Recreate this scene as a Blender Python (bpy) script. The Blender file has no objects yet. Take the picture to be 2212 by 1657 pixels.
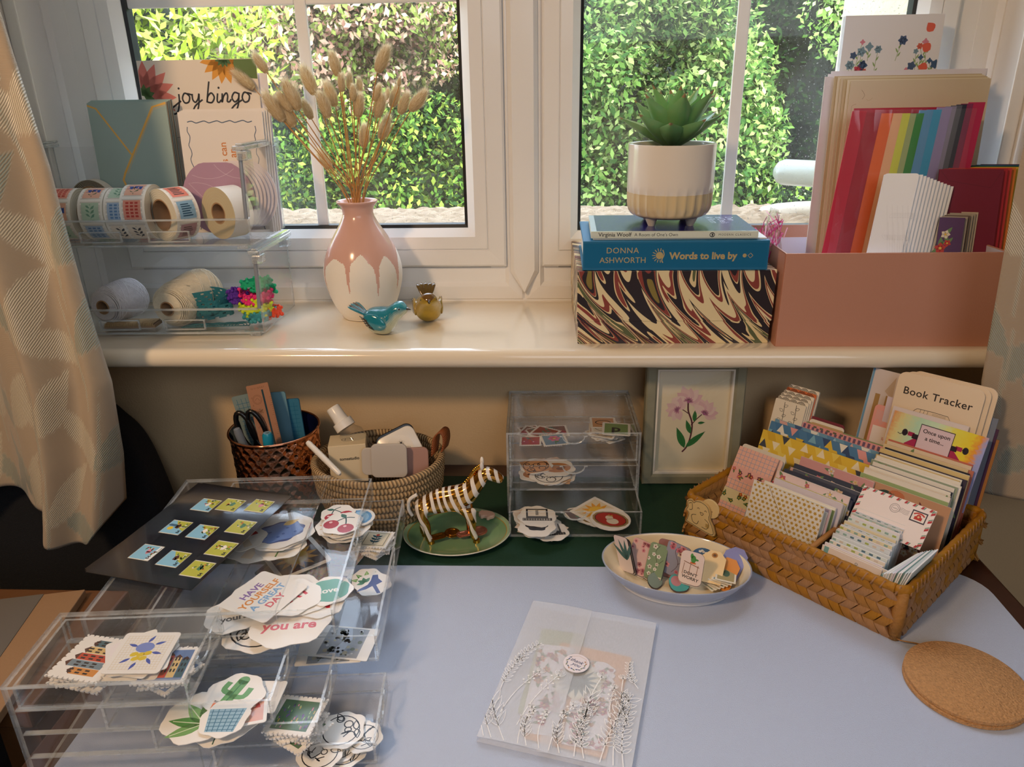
import bpy, bmesh, math, random
import numpy as np
from math import sin, cos, pi, radians, sqrt, atan2, tan
from mathutils import Vector, Matrix, noise
random.seed(7); np.random.seed(7)
S = bpy.context.scene
COL = S.collection

# ------------------------------------------------------------------ camera
FPX = 1600.0; PITCH = radians(21.5); ROLL = radians(1.0); YAW = radians(-3.0)
CAMP = Vector((0, 0, .52))
cF = Vector((sin(YAW)*cos(PITCH), cos(YAW)*cos(PITCH), -sin(PITCH)))
_r0 = Vector((cos(YAW), -sin(YAW), 0)); _u0 = _r0.cross(cF)
cR = cos(ROLL)*_r0 - sin(ROLL)*_u0; cU = sin(ROLL)*_r0 + cos(ROLL)*_u0
cam = bpy.data.cameras.new('camera'); camo = bpy.data.objects.new('camera', cam); COL.objects.link(camo)
cam.sensor_fit = 'HORIZONTAL'; cam.sensor_width = 36; cam.lens = FPX/2212*36; cam.clip_start = .02; cam.clip_end = 200
m = Matrix((cR, cU, -cF)).transposed().to_4x4(); m.translation = CAMP
camo.matrix_world = m; S.camera = camo

# ------------------------------------------------------------------ world, sun, area lights, exposure
W = bpy.data.worlds.new('world'); S.world = W; W.use_nodes = True
wn = W.node_tree.nodes; wl = W.node_tree.links; wn.clear()
sky = wn.new('ShaderNodeTexSky'); sky.sky_type = 'NISHITA'; sky.sun_disc = False
sky.sun_elevation = radians(50); sky.sun_rotation = radians(150); sky.air_density = 1.0; sky.dust_density = 1.5
bg = wn.new('ShaderNodeBackground'); bg.inputs[1].default_value = SKY_STR = 0.95
mixw = wn.new('ShaderNodeMix'); mixw.data_type = 'RGBA'; mixw.inputs[0].default_value = .55
mixw.inputs[7].default_value = (6.5, 7.2, 8.2, 1)
wo = wn.new('ShaderNodeOutputWorld')
wl.new(sky.outputs[0], mixw.inputs[6]); wl.new(mixw.outputs[2], bg.inputs[0]); wl.new(bg.outputs[0], wo.inputs[0])

def light(name, kind, loc, target, energy, color, size=(1, 1), **k):
    d = bpy.data.lights.new(name, kind); o = bpy.data.objects.new(name, d); COL.objects.link(o)
    d.energy = energy; d.color = color
    if kind == 'AREA': d.shape = 'RECTANGLE'; d.size, d.size_y = size
    o.location = loc; o.rotation_euler = (Vector(target)-Vector(loc)).to_track_quat('-Z', 'Y').to_euler()
    for a, b in k.items(): setattr(d, a, b)
    return o
light('sun', 'SUN', (2, -6, 9), (-1.2, 4, 0), 4.6, (1, .95, .86), angle=radians(.6))
for x in (-.35, .265):       # portals only guide the sampling of the sky through the two panes
    p = light('window_portal', 'AREA', (x, 1.17, .75), (x, 0, .75), 1, (1, 1, 1), (.5, .9)); p.data.cycles.is_portal = True
# warm reading lamp of the room, up and to the left behind the photographer; added pale cool fill light from behind the camera
light('warm_room_lamp', 'AREA', (-.75, -.25, 1.15), (.1, .9, .05), 8.5, (1, .66, .38), (.16, .16))
light('room_fill', 'AREA', (.6, -1.6, 1.3), (0, .9, .2), 11, (.84, .91, 1), (1.6, 1.2))

S.view_settings.view_transform = 'Standard'; S.view_settings.look = 'None'
S.view_settings.gamma = 1; S.view_settings.use_curve_mapping = False
S.view_settings.exposure = 0.32
cy = S.cycles
cy.max_bounces = 12; cy.diffuse_bounces = 3; cy.glossy_bounces = 3; cy.transmission_bounces = 4; cy.transparent_max_bounces = 48
cy.caustics_reflective = False; cy.caustics_refractive = False; cy.sample_clamp_indirect = 4; cy.use_denoising = True

# ------------------------------------------------------------------ points on real planes
def ray(px, py): return cF + cR*((px-1106)/FPX) - cU*((py-828.5)/FPX)
def PL(px, py, p0, n):
    d = ray(px, py); return CAMP + d*((Vector(p0)-CAMP).dot(Vector(n))/d.dot(Vector(n)))
def PZ(px, py, z=0.): return PL(px, py, (0, 0, z), (0, 0, 1))
def PY(px, py, y): return PL(px, py, (0, y, 0), (0, 1, 0))

# ------------------------------------------------------------------ materials
def lin(c):
    if isinstance(c, str):
        c = c.lstrip('#'); c = tuple(int(c[i:i+2], 16)/255 for i in (0, 2, 4))
    return tuple(((x+.055)/1.055)**2.4 if x > .04045 else x/12.92 for x in c[:3])
def rgba(c): return (*lin(c), 1)
MATS = {}
def mat(name, color='#ffffff', rough=.5, metal=0., bump=0., bscale=200., var=0.06, vscale=8., coat=0., attr=False, trans=0., sheen=0., spec=.5, emit=0., sss=0.):
    if name in MATS: return MATS[name]
    M = bpy.data.materials.new(name); M.use_nodes = True; nt = M.node_tree; N = nt.nodes; L = nt.links
    b = N['Principled BSDF']; M['b'] = 1
    tc = N.new('ShaderNodeTexCoord'); nz = N.new('ShaderNodeTexNoise'); nz.inputs['Scale'].default_value = vscale; nz.inputs['Detail'].default_value = 3
    L.new(tc.outputs['Object'], nz.inputs['Vector'])
    hs = N.new('ShaderNodeHueSaturation'); mr = N.new('ShaderNodeMapRange')
    mr.inputs[3].default_value = 1-var; mr.inputs[4].default_value = 1+var
    L.new(nz.outputs['Fac'], mr.inputs[0]); L.new(mr.outputs[0], hs.inputs['Value'])
    if attr:
        at = N.new('ShaderNodeAttribute'); at.attribute_name = 'col'; L.new(at.outputs['Color'], hs.inputs['Color'])
    else: hs.inputs['Color'].default_value = rgba(color)
    L.new(hs.outputs[0], b.inputs['Base Color'])
    b.inputs['Roughness'].default_value = rough; b.inputs['Metallic'].default_value = metal
    b.inputs['Coat Weight'].default_value = coat; b.inputs['Coat Roughness'].default_value = .05
    b.inputs['Specular IOR Level'].default_value = spec
    if sheen: b.inputs['Sheen Weight'].default_value = sheen
    if sss: b.inputs['Subsurface Weight'].default_value = sss; b.inputs['Subsurface Scale'].default_value = .005
    if bump:
        n2 = N.new('ShaderNodeTexNoise'); n2.inputs['Scale'].default_value = bscale; n2.inputs['Detail'].default_value = 2
        L.new(tc.outputs['Object'], n2.inputs['Vector'])
        bp = N.new('ShaderNodeBump'); bp.inputs['Strength'].default_value = bump; bp.inputs['Distance'].default_value = .002
        L.new(n2.outputs['Fac'], bp.inputs['Height']); L.new(bp.outputs[0], b.inputs['Normal'])
    if trans:
        tr = N.new('ShaderNodeBsdfTranslucent'); L.new(hs.outputs[0], tr.inputs[0]); mx = N.new('ShaderNodeMixShader'); mx.inputs[0].default_value = trans
        L.new(b.outputs[0], mx.inputs[1]); L.new(tr.outputs[0], mx.inputs[2]); L.new(mx.outputs[0], N['Material Output'].inputs[0])
    MATS[name] = M; return M
def nodes_of(M): return M.node_tree.nodes, M.node_tree.links
def clear_mat(name, tint=(1, 1, 1), body=0., bodycol=(.8, .85, .9), rough=.02, refl=1., ior=1.49):
    """thin clear sheet: see-through, with fresnel reflection and a little body haze"""
    if name in MATS: return MATS[name]
    M = bpy.data.materials.new(name); M.use_nodes = True; N, L = nodes_of(M); N.clear()
    o = N.new('ShaderNodeOutputMaterial'); t = N.new('ShaderNodeBsdfTransparent'); t.inputs[0].default_value = (*tint, 1)
    d = N.new('ShaderNodeBsdfDiffuse'); d.inputs[0].default_value = (*bodycol, 1); g = N.new('ShaderNodeBsdfGlossy'); g.inputs['Roughness'].default_value = rough
    lw = N.new('ShaderNodeLayerWeight'); lw.inputs[0].default_value = .5; pw = N.new('ShaderNodeMath'); pw.operation = 'POWER'; pw.inputs[1].default_value = 5; L.new(lw.outputs['Facing'], pw.inputs[0])
    fr = N.new('ShaderNodeMath'); fr.operation = 'MULTIPLY_ADD'; fr.inputs[1].default_value = .95; fr.inputs[2].default_value = ((ior-1)/(ior+1))**2; L.new(pw.outputs[0], fr.inputs[0])
    nz = N.new('ShaderNodeTexNoise'); nz.inputs['Scale'].default_value = 5; mu = N.new('ShaderNodeMath'); mu.operation = 'MULTIPLY'; mu.inputs[1].default_value = body*2
    L.new(nz.outputs['Fac'], mu.inputs[0])
    m1 = N.new('ShaderNodeMixShader'); L.new(mu.outputs[0], m1.inputs[0]); L.new(t.outputs[0], m1.inputs[1]); L.new(d.outputs[0], m1.inputs[2])
    f2 = N.new('ShaderNodeMath'); f2.operation = 'MULTIPLY'; f2.inputs[1].default_value = refl; L.new(fr.outputs[0], f2.inputs[0])
    m2 = N.new('ShaderNodeMixShader'); L.new(f2.outputs[0], m2.inputs[0]); L.new(m1.outputs[0], m2.inputs[1]); L.new(g.outputs[0], m2.inputs[2])
    L.new(m2.outputs[0], o.inputs[0]); MATS[name] = M; return M

PRINT = mat('printed_paper', attr=True, rough=.55, var=.02)
PRINTG = mat('printed_gloss', attr=True, rough=.22, var=.02)
PAINT = mat('painted_colours', attr=True, rough=.4, var=.05, vscale=60)
ACR = clear_mat('acrylic_sheet', (.993, .996, .998), .007, rough=.015, refl=1.0)
ACRE = clear_mat('acrylic_edge', (.90, .93, .94), .27, (.90, .94, .96), rough=.10, refl=1.6)  # whitish body stands in for light gathered at the cut edges
ACRD = clear_mat('acrylic_edge_deep', (.80, .83, .84), .14, (.7, .75, .78), rough=.15, refl=1.0)

# ------------------------------------------------------------------ mesh builder
class MB:
    def __init__(s): s.v = []; s.f = []; s.c = []; s.m = []; s.col = (.8, .8, .8); s.mi = 0
    def face(s, pts, col=None, mi=None):
        n = len(s.v); s.v.extend([tuple(p) for p in pts]); s.f.append(tuple(range(n, n+len(pts)))); s.c.append(lin(col) if col is not None else s.col); s.m.append(s.mi if mi is None else mi)
    def add(s, vs, fs, col=None, mi=None):
        n = len(s.v); s.v.extend([tuple(p) for p in vs]); c = lin(col) if col is not None else s.col; k = s.mi if mi is None else mi
        for f in fs: s.f.append(tuple(i+n for i in f)); s.c.append(c); s.m.append(k)
    def box(s, x0, x1, y0, y1, z0, z1, col=None, mi=None, X=None):
        vs = [Vector((x, y, z)) for z in (z0, z1) for y in (y0, y1) for x in (x0, x1)]
        if X is not None: vs = [X @ p for p in vs]
        s.add(vs, [(0, 2, 3, 1), (4, 5, 7, 6), (0, 1, 5, 4), (2, 6, 7, 3), (0, 4, 6, 2), (1, 3, 7, 5)], col, mi)
    def prism(s, pts, z0, z1, col=None, mi=None, side=None, X=None, top=None):
        n = len(pts); vs = [Vector((p[0], p[1], z0)) for p in pts]+[Vector((p[0], p[1], z1)) for p in pts]
        if X is not None: vs = [X @ p for p in vs]
        s.add(vs, [tuple(range(n-1, -1, -1))], col, mi); k = len(s.v)-2*n
        s.f.append(tuple(k+n+i for i in range(n))); s.c.append(lin(top) if top else s.c[-1]); s.m.append(s.m[-1])
        sc = lin(side) if side else s.c[-2]
        for i in range(n):
            j = (i+1) % n; s.f.append((k+i, k+j, k+n+j, k+n+i)); s.c.append(sc); s.m.append(s.m[-1])
    def tube(s, path, r, n=8, col=None, mi=None, caps=True, flat=1.):
        P = [Vector(p) for p in path]; R = r if hasattr(r, '__len__') else [r]*len(P); vs = []; up = None
        for i, p in enumerate(P):
            t = (P[min(i+1, len(P)-1)]-P[max(i-1, 0)]).normalized()
            if up is None: up = Vector((0, 0, 1)) if abs(t.z) < .9 else Vector((1, 0, 0))
            a = t.cross(up).normalized(); b = a.cross(t).normalized(); up = b
            for k in range(n):
                q = 2*pi*k/n; vs.append(p+a*(cos(q)*R[i])+b*(sin(q)*R[i]*flat))
        fs = [(i*n+k, i*n+(k+1) % n, (i+1)*n+(k+1) % n, (i+1)*n+k) for i in range(len(P)-1) for k in range(n)]
        if caps: fs += [tuple(range(n-1, -1, -1)), tuple((len(P)-1)*n+k for k in range(n))]
        s.add(vs, fs, col, mi)
    def lathe(s, prof, n=48, col=None, mi=None, X=None, sx=1., sy=1., fn=None, colfn=None):
        vs = []
        for i, (r, z) in enumerate(prof):
            for k in range(n):
                q = 2*pi*k/n; rr = r+(fn(q, z, i) if fn else 0); p = Vector((rr*cos(q)*sx, rr*sin(q)*sy, z)); vs.append(X @ p if X is not None else p)
        for i in range(len(prof)-1):
            c = colfn(i) if colfn else col
            if i == 0: base = len(s.v); s.v.extend([tuple(p) for p in vs])
            for k in range(n):
                s.f.append(tuple(base+j for j in (i*n+k, i*n+(k+1) % n, (i+1)*n+(k+1) % n, (i+1)*n+k))); s.c.append(lin(c) if c is not None else s.col); s.m.append(s.mi if mi is None else mi)
    def ball(s, c, r, n=12, col=None, mi=None, sc=(1, 1, 1), X=None):
        vs = []; h = n//2
        for i in range(h+1):
            a = pi*i/h
            for k in range(n):
                q = 2*pi*k/n; p = Vector((sin(a)*cos(q)*r*sc[0], sin(a)*sin(q)*r*sc[1], cos(a)*r*sc[2]))
                vs.append((X @ p if X is not None else p)+Vector(c))
        s.add(vs, [(i*n+k, i*n+(k+1) % n, (i+1)*n+(k+1) % n, (i+1)*n+k)[::-1] for i in range(h) for k in range(n)], col, mi)
    def build(s, name, mats, parent=None, mx=None, smooth=False, bevel=0., seg=2):
        me = bpy.data.meshes.new(name); me.from_pydata(s.v, [], s.f)
        if not isinstance(mats, (list, tuple)): mats = [mats]
        for M in mats: me.materials.append(M)
        if len(mats) > 1: me.polygons.foreach_set('material_index', s.m)
        ct = [len(f) for f in s.f]; a = me.color_attributes.new('col', 'FLOAT_COLOR', 'CORNER')
        arr = np.ones((sum(ct), 4), dtype=np.float32); arr[:, :3] = np.repeat(np.array(s.c, dtype=np.float32), ct, axis=0)
        a.data.foreach_set('color', arr.ravel())
        if smooth: me.polygons.foreach_set('use_smooth', [True]*len(s.f))
        me.update(); o = bpy.data.objects.new(name, me); COL.objects.link(o)
        if parent is not None: o.parent = parent
        if mx is not None: o.matrix_local = mx
        if bevel:
            bm = bmesh.new(); bm.from_mesh(me); bmesh.ops.remove_doubles(bm, verts=bm.verts, dist=1e-6)
            es = [e for e in bm.edges if len(e.link_faces) == 2 and e.calc_face_angle(0) > .5]
            bmesh.ops.bevel(bm, geom=es, offset=bevel, segments=seg, affect='EDGES', profile=.5, clamp_overlap=True); bm.to_mesh(me); bm.free()
        if smooth and smooth != 'all':
            try: me.set_sharp_from_angle(angle=radians(40))
            except Exception: pass
        return o
def tag(o, label, cat, group=None, kind=None):
    o['label'] = label; o['category'] = cat
    if group: o['group'] = group
    if kind: o['kind'] = kind
    return o
def thing(name, label, cat, mx=None, group=None, loc=None, rz=0.):
    o = bpy.data.objects.new(name, None); COL.objects.link(o); o.empty_display_size = .01
    if mx is not None: o.matrix_world = mx
    if loc is not None: o.matrix_world = Matrix.Translation(loc) @ Matrix.Rotation(rz, 4, 'Z')
    return tag(o, label, cat, group)
ORD = 'first second third fourth fifth sixth seventh eighth ninth tenth eleventh twelfth thirteenth fourteenth fifteenth sixteenth seventeenth eighteenth nineteenth twentieth twenty-first twenty-second twenty-third twenty-fourth twenty-fifth'.split()
def struct(o): o['kind'] = 'structure'; return o
def TRS(loc, rz=0., rx=0., ry=0., sc=1.):
    return Matrix.Translation(loc) @ Matrix.Rotation(rz, 4, 'Z') @ Matrix.Rotation(ry, 4, 'Y') @ Matrix.Rotation(rx, 4, 'X') @ Matrix.Scale(sc, 4)
def FR(o, x, y):     # frame from origin, x axis, y axis
    x = Vector(x).normalized(); z = x.cross(Vector(y)).normalized(); y = z.cross(x)
    m = Matrix((x, y, z)).transposed().to_4x4(); m.translation = Vector(o); return m
def dup(root, mx, label=None, group=None):
    r = root.copy(); COL.objects.link(r); r.matrix_world = mx
    if label: r['label'] = label
    if group: r['group'] = group
    for ch in root.children:
        c = ch.copy(); COL.objects.link(c); c.parent = r
        for g in ch.children: d = g.copy(); COL.objects.link(d); d.parent = c
    return r

# ------------------------------------------------------------------ flat print on cards
_txt = {}
def text_polys(s, shear=0., bold=0., space=1.):
    k = (s, shear, bold, space)
    if k in _txt: return _txt[k]
    cu = bpy.data.curves.new('t', 'FONT'); cu.body = s; cu.shear = shear; cu.offset = bold; cu.space_character = space; cu.resolution_u = 3
    o = bpy.data.objects.new('t', cu); COL.objects.link(o); dg = bpy.context.evaluated_depsgraph_get()
    me = o.evaluated_get(dg).to_mesh(); pv = [(v.co.x, v.co.y) for v in me.vertices]; fs = [tuple(p.vertices) for p in me.polygons]
    o.evaluated_get(dg).to_mesh_clear(); bpy.data.objects.remove(o); bpy.data.curves.remove(cu)
    xs = [p[0] for p in pv] or [0, 1]; _txt[k] = (pv, fs, min(xs), max(xs)); return _txt[k]
def rrect(w, h, r=.003, n=4, x0=None, y0=0.):
    x0 = -w/2 if x0 is None else x0; P = []
    for cx, cy, a in ((x0+w-r, y0+r, -90), (x0+w-r, y0+h-r, 0), (x0+r, y0+h-r, 90), (x0+r, y0+r, 180)):
        for i in range(n+1): q = radians(a+90*i/n); P.append((cx+r*cos(q), cy+r*sin(q)))
    return P
def circ(cx, cy, r, n=16, ry=None, rot=0.):
    ry = r if ry is None else ry; c, s_ = cos(rot), sin(rot)
    return [(cx+r*cos(q)*c-ry*sin(q)*s_, cy+r*cos(q)*s_+ry*sin(q)*c) for q in (2*pi*i/n for i in range(n))]
def blob(rx, ry, bumps=6, amp=.12, seed=0, n=40, cx=0., cy=0.):
    R = random.Random(seed); ph = R.random()*6; ph2 = R.random()*6
    return [(cx+rx*cos(q)*(1+amp*sin(bumps*q+ph)+amp*.5*sin((bumps//2+1)*q+ph2)), cy+ry*sin(q)*(1+amp*sin(bumps*q+ph)+amp*.5*sin((bumps//2+1)*q+ph2))) for q in (2*pi*i/n for i in range(n))]
def smooth_path(P, k=6):
    P = [Vector((*p, 0)) if len(p) == 2 else Vector(p) for p in P]; out = []
    for i in range(len(P)-1):
        a = P[max(i-1, 0)]; b = P[i]; c = P[i+1]; d = P[min(i+2, len(P)-1)]
        for j in range(k):
            t = j/k; out.append(.5*((2*b)+(c-a)*t+(2*a-5*b+4*c-d)*t*t+(3*b-a-3*c+d)*t**3))
    out.append(P[-1]); return out
def clip_rect(P, x0, x1, y0, y1):
    for ax, lim, sg in ((0, x0, 1), (0, x1, -1), (1, y0, 1), (1, y1, -1)):
        Q = []
        for i in range(len(P)):
            a, b = P[i-1], P[i]; da = (a[ax]-lim)*sg; db = (b[ax]-lim)*sg
            if (da >= 0) != (db >= 0): t = da/(da-db); Q.append((a[0]+(b[0]-a[0])*t, a[1]+(b[1]-a[1])*t))
            if db >= 0: Q.append(b)
        P = Q
        if len(P) < 3: return []
    return P
class CV(MB):
    """a flat sheet with ink shapes a hair above its face"""
    def __init__(s, outline, t=.0004, col='#ffffff', side=None, back=None):
        super().__init__(); s.t = t; s.z = t; s.clip = None; s.org = (0, 0); s.rot = 0.; s.k = 1.
        s.prism(outline, 0, t, back or col, side=side or col, top=col); s.up()
    def up(s): s.z += 1.6e-5; return s
    def tr(s, p):
        c, n = cos(s.rot), sin(s.rot); return (s.org[0]+s.k*(p[0]*c-p[1]*n), s.org[1]+s.k*(p[0]*n+p[1]*c))
    def poly(s, P, col):
        P = [s.tr(p) for p in P]
        if s.clip: P = clip_rect(P, *s.clip)
        if len(P) > 2: s.face([(p[0], p[1], s.z) for p in P], col)
    def rect(s, x0, y0, x1, y1, col): s.poly([(x0, y0), (x1, y0), (x1, y1), (x0, y1)], col)
    def dot(s, x, y, r, col, ry=None, rot=0., n=14): s.poly(circ(x, y, r, n, ry, rot), col)
    def line(s, P, w, col, sm=0, taper=False):
        P = smooth_path(P, sm) if sm else [Vector((p[0], p[1], 0)) for p in P]; n = len(P); L = []; Rr = []
        for i, p in enumerate(P):
            t = (P[min(i+1, n-1)]-P[max(i-1, 0)]); t = t.normalized() if t.length > 1e-9 else Vector((1, 0, 0)); ww = w*(1-.8*i/(n-1)) if taper else w
            L.append((p.x-t.y*ww/2, p.y+t.x*ww/2)); Rr.append((p.x+t.y*ww/2, p.y-t.x*ww/2))
        for i in range(n-1): s.poly([Rr[i], Rr[i+1], L[i+1], L[i]], col)
    def leaf(s, x, y, l, w, a, col):
        P = []
        for i in range(7): t = i/6; P.append((t*l, w/2*sin(pi*t**.8)))
        P += [(p[0], -p[1]) for p in P[-2:0:-1]]; c, n = cos(a), sin(a)
        s.poly([(x+p[0]*c-p[1]*n, y+p[0]*n+p[1]*c) for p in P], col)
    def leafo(s, x, y, l, w, a, col, lw):
        P = []
        for i in range(7): t = i/6; P.append((t*l, w/2*sin(pi*t**.8)))
        P += [(p[0], -p[1]) for p in P[-2::-1]]; c, n = cos(a), sin(a)
        s.line([(x+p[0]*c-p[1]*n, y+p[0]*n+p[1]*c) for p in P], lw, col)
    def flower(s, x, y, r, col, cen='#e8c050', n=5, a=0., w=.8):
        for i in range(n): s.leaf(x, y, r, r*w, a+2*pi*i/n, col)
        s.up(); s.dot(x, y, r*.25, cen, n=8)
    def ring(s, x, y, r, w, col, n=24, ry=None):
        P = circ(x, y, r, n, ry); s.line(P+[P[0]], w, col)
    def text(s, t, x, y, size, col, al='c', shear=0., bold=0., rot=0., space=1.):
        pv, fs, a, b = text_polys(t, shear, bold, space); off = -(a+b)/2 if al == 'c' else (-a if al == 'l' else -b); c, n = cos(rot), sin(rot)
        for f in fs:
            s.poly([(x+((pv[i][0]+off)*c-pv[i][1]*n)*size, y+((pv[i][0]+off)*n+pv[i][1]*c)*size) for i in f], col)
    def petals(s, w, h, cols, n, r, seed=0, y0=0., leaves='#6f8f5f'):
        R = random.Random(seed)
        for i in range(n):
            x = (R.random()-.5)*w; y = y0+R.random()*h; rr = r*(.6+.7*R.random()); a = R.random()*6
            for k in range(2): s.leaf(x, y, rr*2, rr*.8, a+k*2.2, leaves)
            s.up(); s.flower(x, y, rr, R.choice(cols), a=a, n=5); s.z -= 1.6e-5*2
        s.up(); s.up(); s.up()
def bez(P): return smooth_path(P, 6)
# ================================================================== SETTING
SZ = .215      # top of the window sill; the desk top is z = 0
WALLY = 1.0
white = mat('white_upvc', '#f1efec', .28, var=.02, coat=.2)
wallp = mat('cream_wall_paint', '#d4b78f', .7, bump=.25, bscale=350, var=.03, vscale=3)
gloss = mat('sill_gloss_paint', '#f3e6cf', .13, bump=.06, bscale=60, var=.02, coat=.6)
gask = mat('black_gasket', '#0c0d0d', .5)
ceilm = mat('ceiling_paint', '#efe9df', .8); carpet = mat('floor_carpet', '#2b2825', .95, bump=.5, bscale=500)  # carpet colour darkened to stand for the unlit space below the desk

def boxo(name, b, M, bevel=0., parent=None, **k):
    s = MB(); s.box(*b); return s.build(name, M, parent, bevel=bevel, **k)
X0, X1, YB, CZ = -2.3, 2.2, -2.2, 1.75
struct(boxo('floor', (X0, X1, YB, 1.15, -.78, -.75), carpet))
struct(boxo('ceiling', (X0, X1, YB, 1.3, CZ, CZ+.1), ceilm))
struct(boxo('wall_left', (X0-.08, X0, YB, 1.2, -.75, CZ), wallp)); struct(boxo('wall_right', (X1, X1+.08, YB, 1.2, -.75, CZ), wallp))
struct(boxo('wall_back', (X0, X1, YB-.08, YB, -.75, CZ), wallp))
LX, RX, HT = -.74, .635, 1.42       # window opening
s = MB(); s.box(X0, X1, WALLY, 1.2, -.75, SZ-.03); s.box(X0, LX, WALLY, 1.2, SZ-.03, CZ); s.box(RX, X1, WALLY, 1.2, SZ-.03, CZ); s.box(LX, RX, WALLY, 1.2, HT, CZ)
struct(s.build('wall_window', wallp))
# white boarded reveals either side of the window
s = MB(); s.box(LX-.01, LX+.012, 1.002, 1.17, SZ-.002, HT); s.box(LX+.012, LX+.03, 1.07, 1.13, SZ, HT); s.box(LX+.012, LX+.020, 1.03, 1.05, SZ, HT)
struct(s.build('trim_1', white, bevel=.002))
s = MB(); s.box(RX-.012, RX+.01, 1.002, 1.17, SZ-.002, HT); s.box(RX-.03, RX-.012, 1.07, 1.13, SZ, HT); s.box(RX-.020, RX-.012, 1.03, 1.05, SZ, HT)
struct(s.build('trim_2', white, bevel=.002))
# sill board with a bullnose front edge
s = MB(); pr = [(1.155, SZ), (.898, SZ)]+[(.894-.011*sin(a), SZ-.0125+.0125*cos(a)) for a in (pi*i/8 for i in range(9))]+[(.91, SZ-.027), (1.155, SZ-.027)]
n = len(pr); vs = [(x, y, z) for x in (-.98, .84) for y, z in pr]
s.add(vs, [(i, (i+1) % n, n+(i+1) % n, n+i) for i in range(n)]+[tuple(range(n-1, -1, -1)), tuple(range(n, 2*n))]); struct(s.build('window_sill', gloss, smooth=True))

def ring_frame(mb, x0, x1, z0, z1, prof, mi=None):
    """mitred frame; prof = list of (inset, y) from outside to inside"""
    R = [[(x0+i, y, z0+i), (x1-i, y, z0+i), (x1-i, y, z1-i), (x0+i, y, z1-i)] for i, y in prof]
    for a, b in zip(R, R[1:]):
        for k in range(4): j = (k+1) % 4; mb.face([a[k], a[j], b[j], b[k]], None, mi)
wt = HT
# fixed outer frame: head, sides, bottom rail and the middle post with its pointed foot
s = MB()
for a, b in ((LX+.008, -.0365), (-.0365, RX-.008)): ring_frame(s, a, b, SZ, wt, [(0, 1.165), (0, 1.13), (.004, 1.126), (.024, 1.123), (.030, 1.130), (.052, 1.130), (.055, 1.134), (.055, 1.165)])
s.box(LX+.0, RX-.0, 1.128, 1.165, SZ-.003, SZ+.004); s.box(LX, -.640, 1.1305, 1.165, SZ, wt); s.box(.530, RX, 1.1305, 1.165, SZ, wt)
wf = struct(s.build('window_1', white, smooth=True))
# post cover strip, pointed at the foot
pf = [(-.058, .262), (-.0365, .228), (-.015, .262), (-.015, wt), (-.058, wt)]
s = MB(); vs = [(x, 1.122, z) for x, z in pf]+[(x+( .006 if x < -.05 else (-.006 if x > -.02 else 0)), 1.114, z+.004) for x, z in pf]
s.add(vs, [(5, 6, 7, 8, 9)]+[(i, (i+1) % 5, 5+(i+1) % 5, 5+i) for i in range(5)]); s.build('post_cover', white, wf)
dust = clear_mat('dusty_glass', (.98, .99, .985), .0, refl=.5, ior=1.45)
N, L = nodes_of(dust)     # fine specks of dust dried onto the pane
nz = N.new('ShaderNodeTexNoise'); nz.inputs['Scale'].default_value = 330; tcc = N.new('ShaderNodeTexCoord'); L.new(tcc.outputs['Object'], nz.inputs['Vector'])
n3 = N.new('ShaderNodeTexNoise'); n3.inputs['Scale'].default_value = 9; L.new(tcc.outputs['Object'], n3.inputs['Vector'])
mr = N.new('ShaderNodeMapRange'); mr.inputs[1].default_value = .66; mr.inputs[2].default_value = .74; mr.inputs[4].default_value = .65; L.new(nz.outputs['Fac'], mr.inputs[0])
mr2 = N.new('ShaderNodeMapRange'); mr2.inputs[1].default_value = .3; mr2.inputs[2].default_value = .7; mr2.inputs[3].default_value = .02; mr2.inputs[4].default_value = .075; L.new(n3.outputs['Fac'], mr2.inputs[0])
ad = N.new('ShaderNodeMath'); ad.operation = 'MAXIMUM'; L.new(mr.outputs[0], ad.inputs[0]); L.new(mr2.outputs[0], ad.inputs[1])
mxs = [x for x in N if x.type == 'MIX_SHADER']; L.new(ad.outputs[0], mxs[0].inputs[0])
for x in N:
    if x.type == 'BSDF_DIFFUSE': x.inputs[0].default_value = (.9, .92, .9, 1)
def sash(x0, x1, gx0, gx1, mun, wi):
    z0 = SZ+.056; s = MB(); w = gx0-x0
    ring_frame(s, x0, x1, z0, wt-.055, [(0, 1.16), (0, 1.122), (.003, 1.119), (w*.42, 1.117), (w*.44, 1.119), (w*.46, 1.1165), (w*.75, 1.116), (w*.94, 1.128), (w*.94, 1.136)])
    o = s.build('sash', white, wi, smooth=True)
    s = MB(); ring_frame(s, x0+w*.93, x1-w*.93, z0+w*.93, wt-.055-w*.93, [(0, 1.131), (w*.09, 1.133), (w*.09, 1.15)]); s.build('gasket', gask, wi)
    s = MB(); s.box(x0+w*.9, x1-w*.9, 1.145, 1.149, z0+w*.9, wt-.055-w*.9); s.build('glass_pane', dust, wi)
    s = MB(); s.box(mun-.0085, mun+.0085, 1.139, 1.1449, z0+w*.93, wt-.055-w*.93); s.build('glazing_bar', white, wi, bevel=.002)
    s = MB()
    for zz in (.646, .98): s.box(x0+w*.93, mun-.0085, 1.139, 1.1449, zz-.0085, zz+.0085); s.box(mun+.0085, x1-w*.93, 1.139, 1.1449, zz-.0085, zz+.0085)
    s.build('glazing_bar', white, wi, bevel=.002)
sash(-.655, -.064, -.5935, -.121, -.347, wf)
w2 = bpy.data.objects.new('window_2', None); COL.objects.link(w2); struct(w2)
sash(-.009, .545, .047, .489, .2665, w2)

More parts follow.
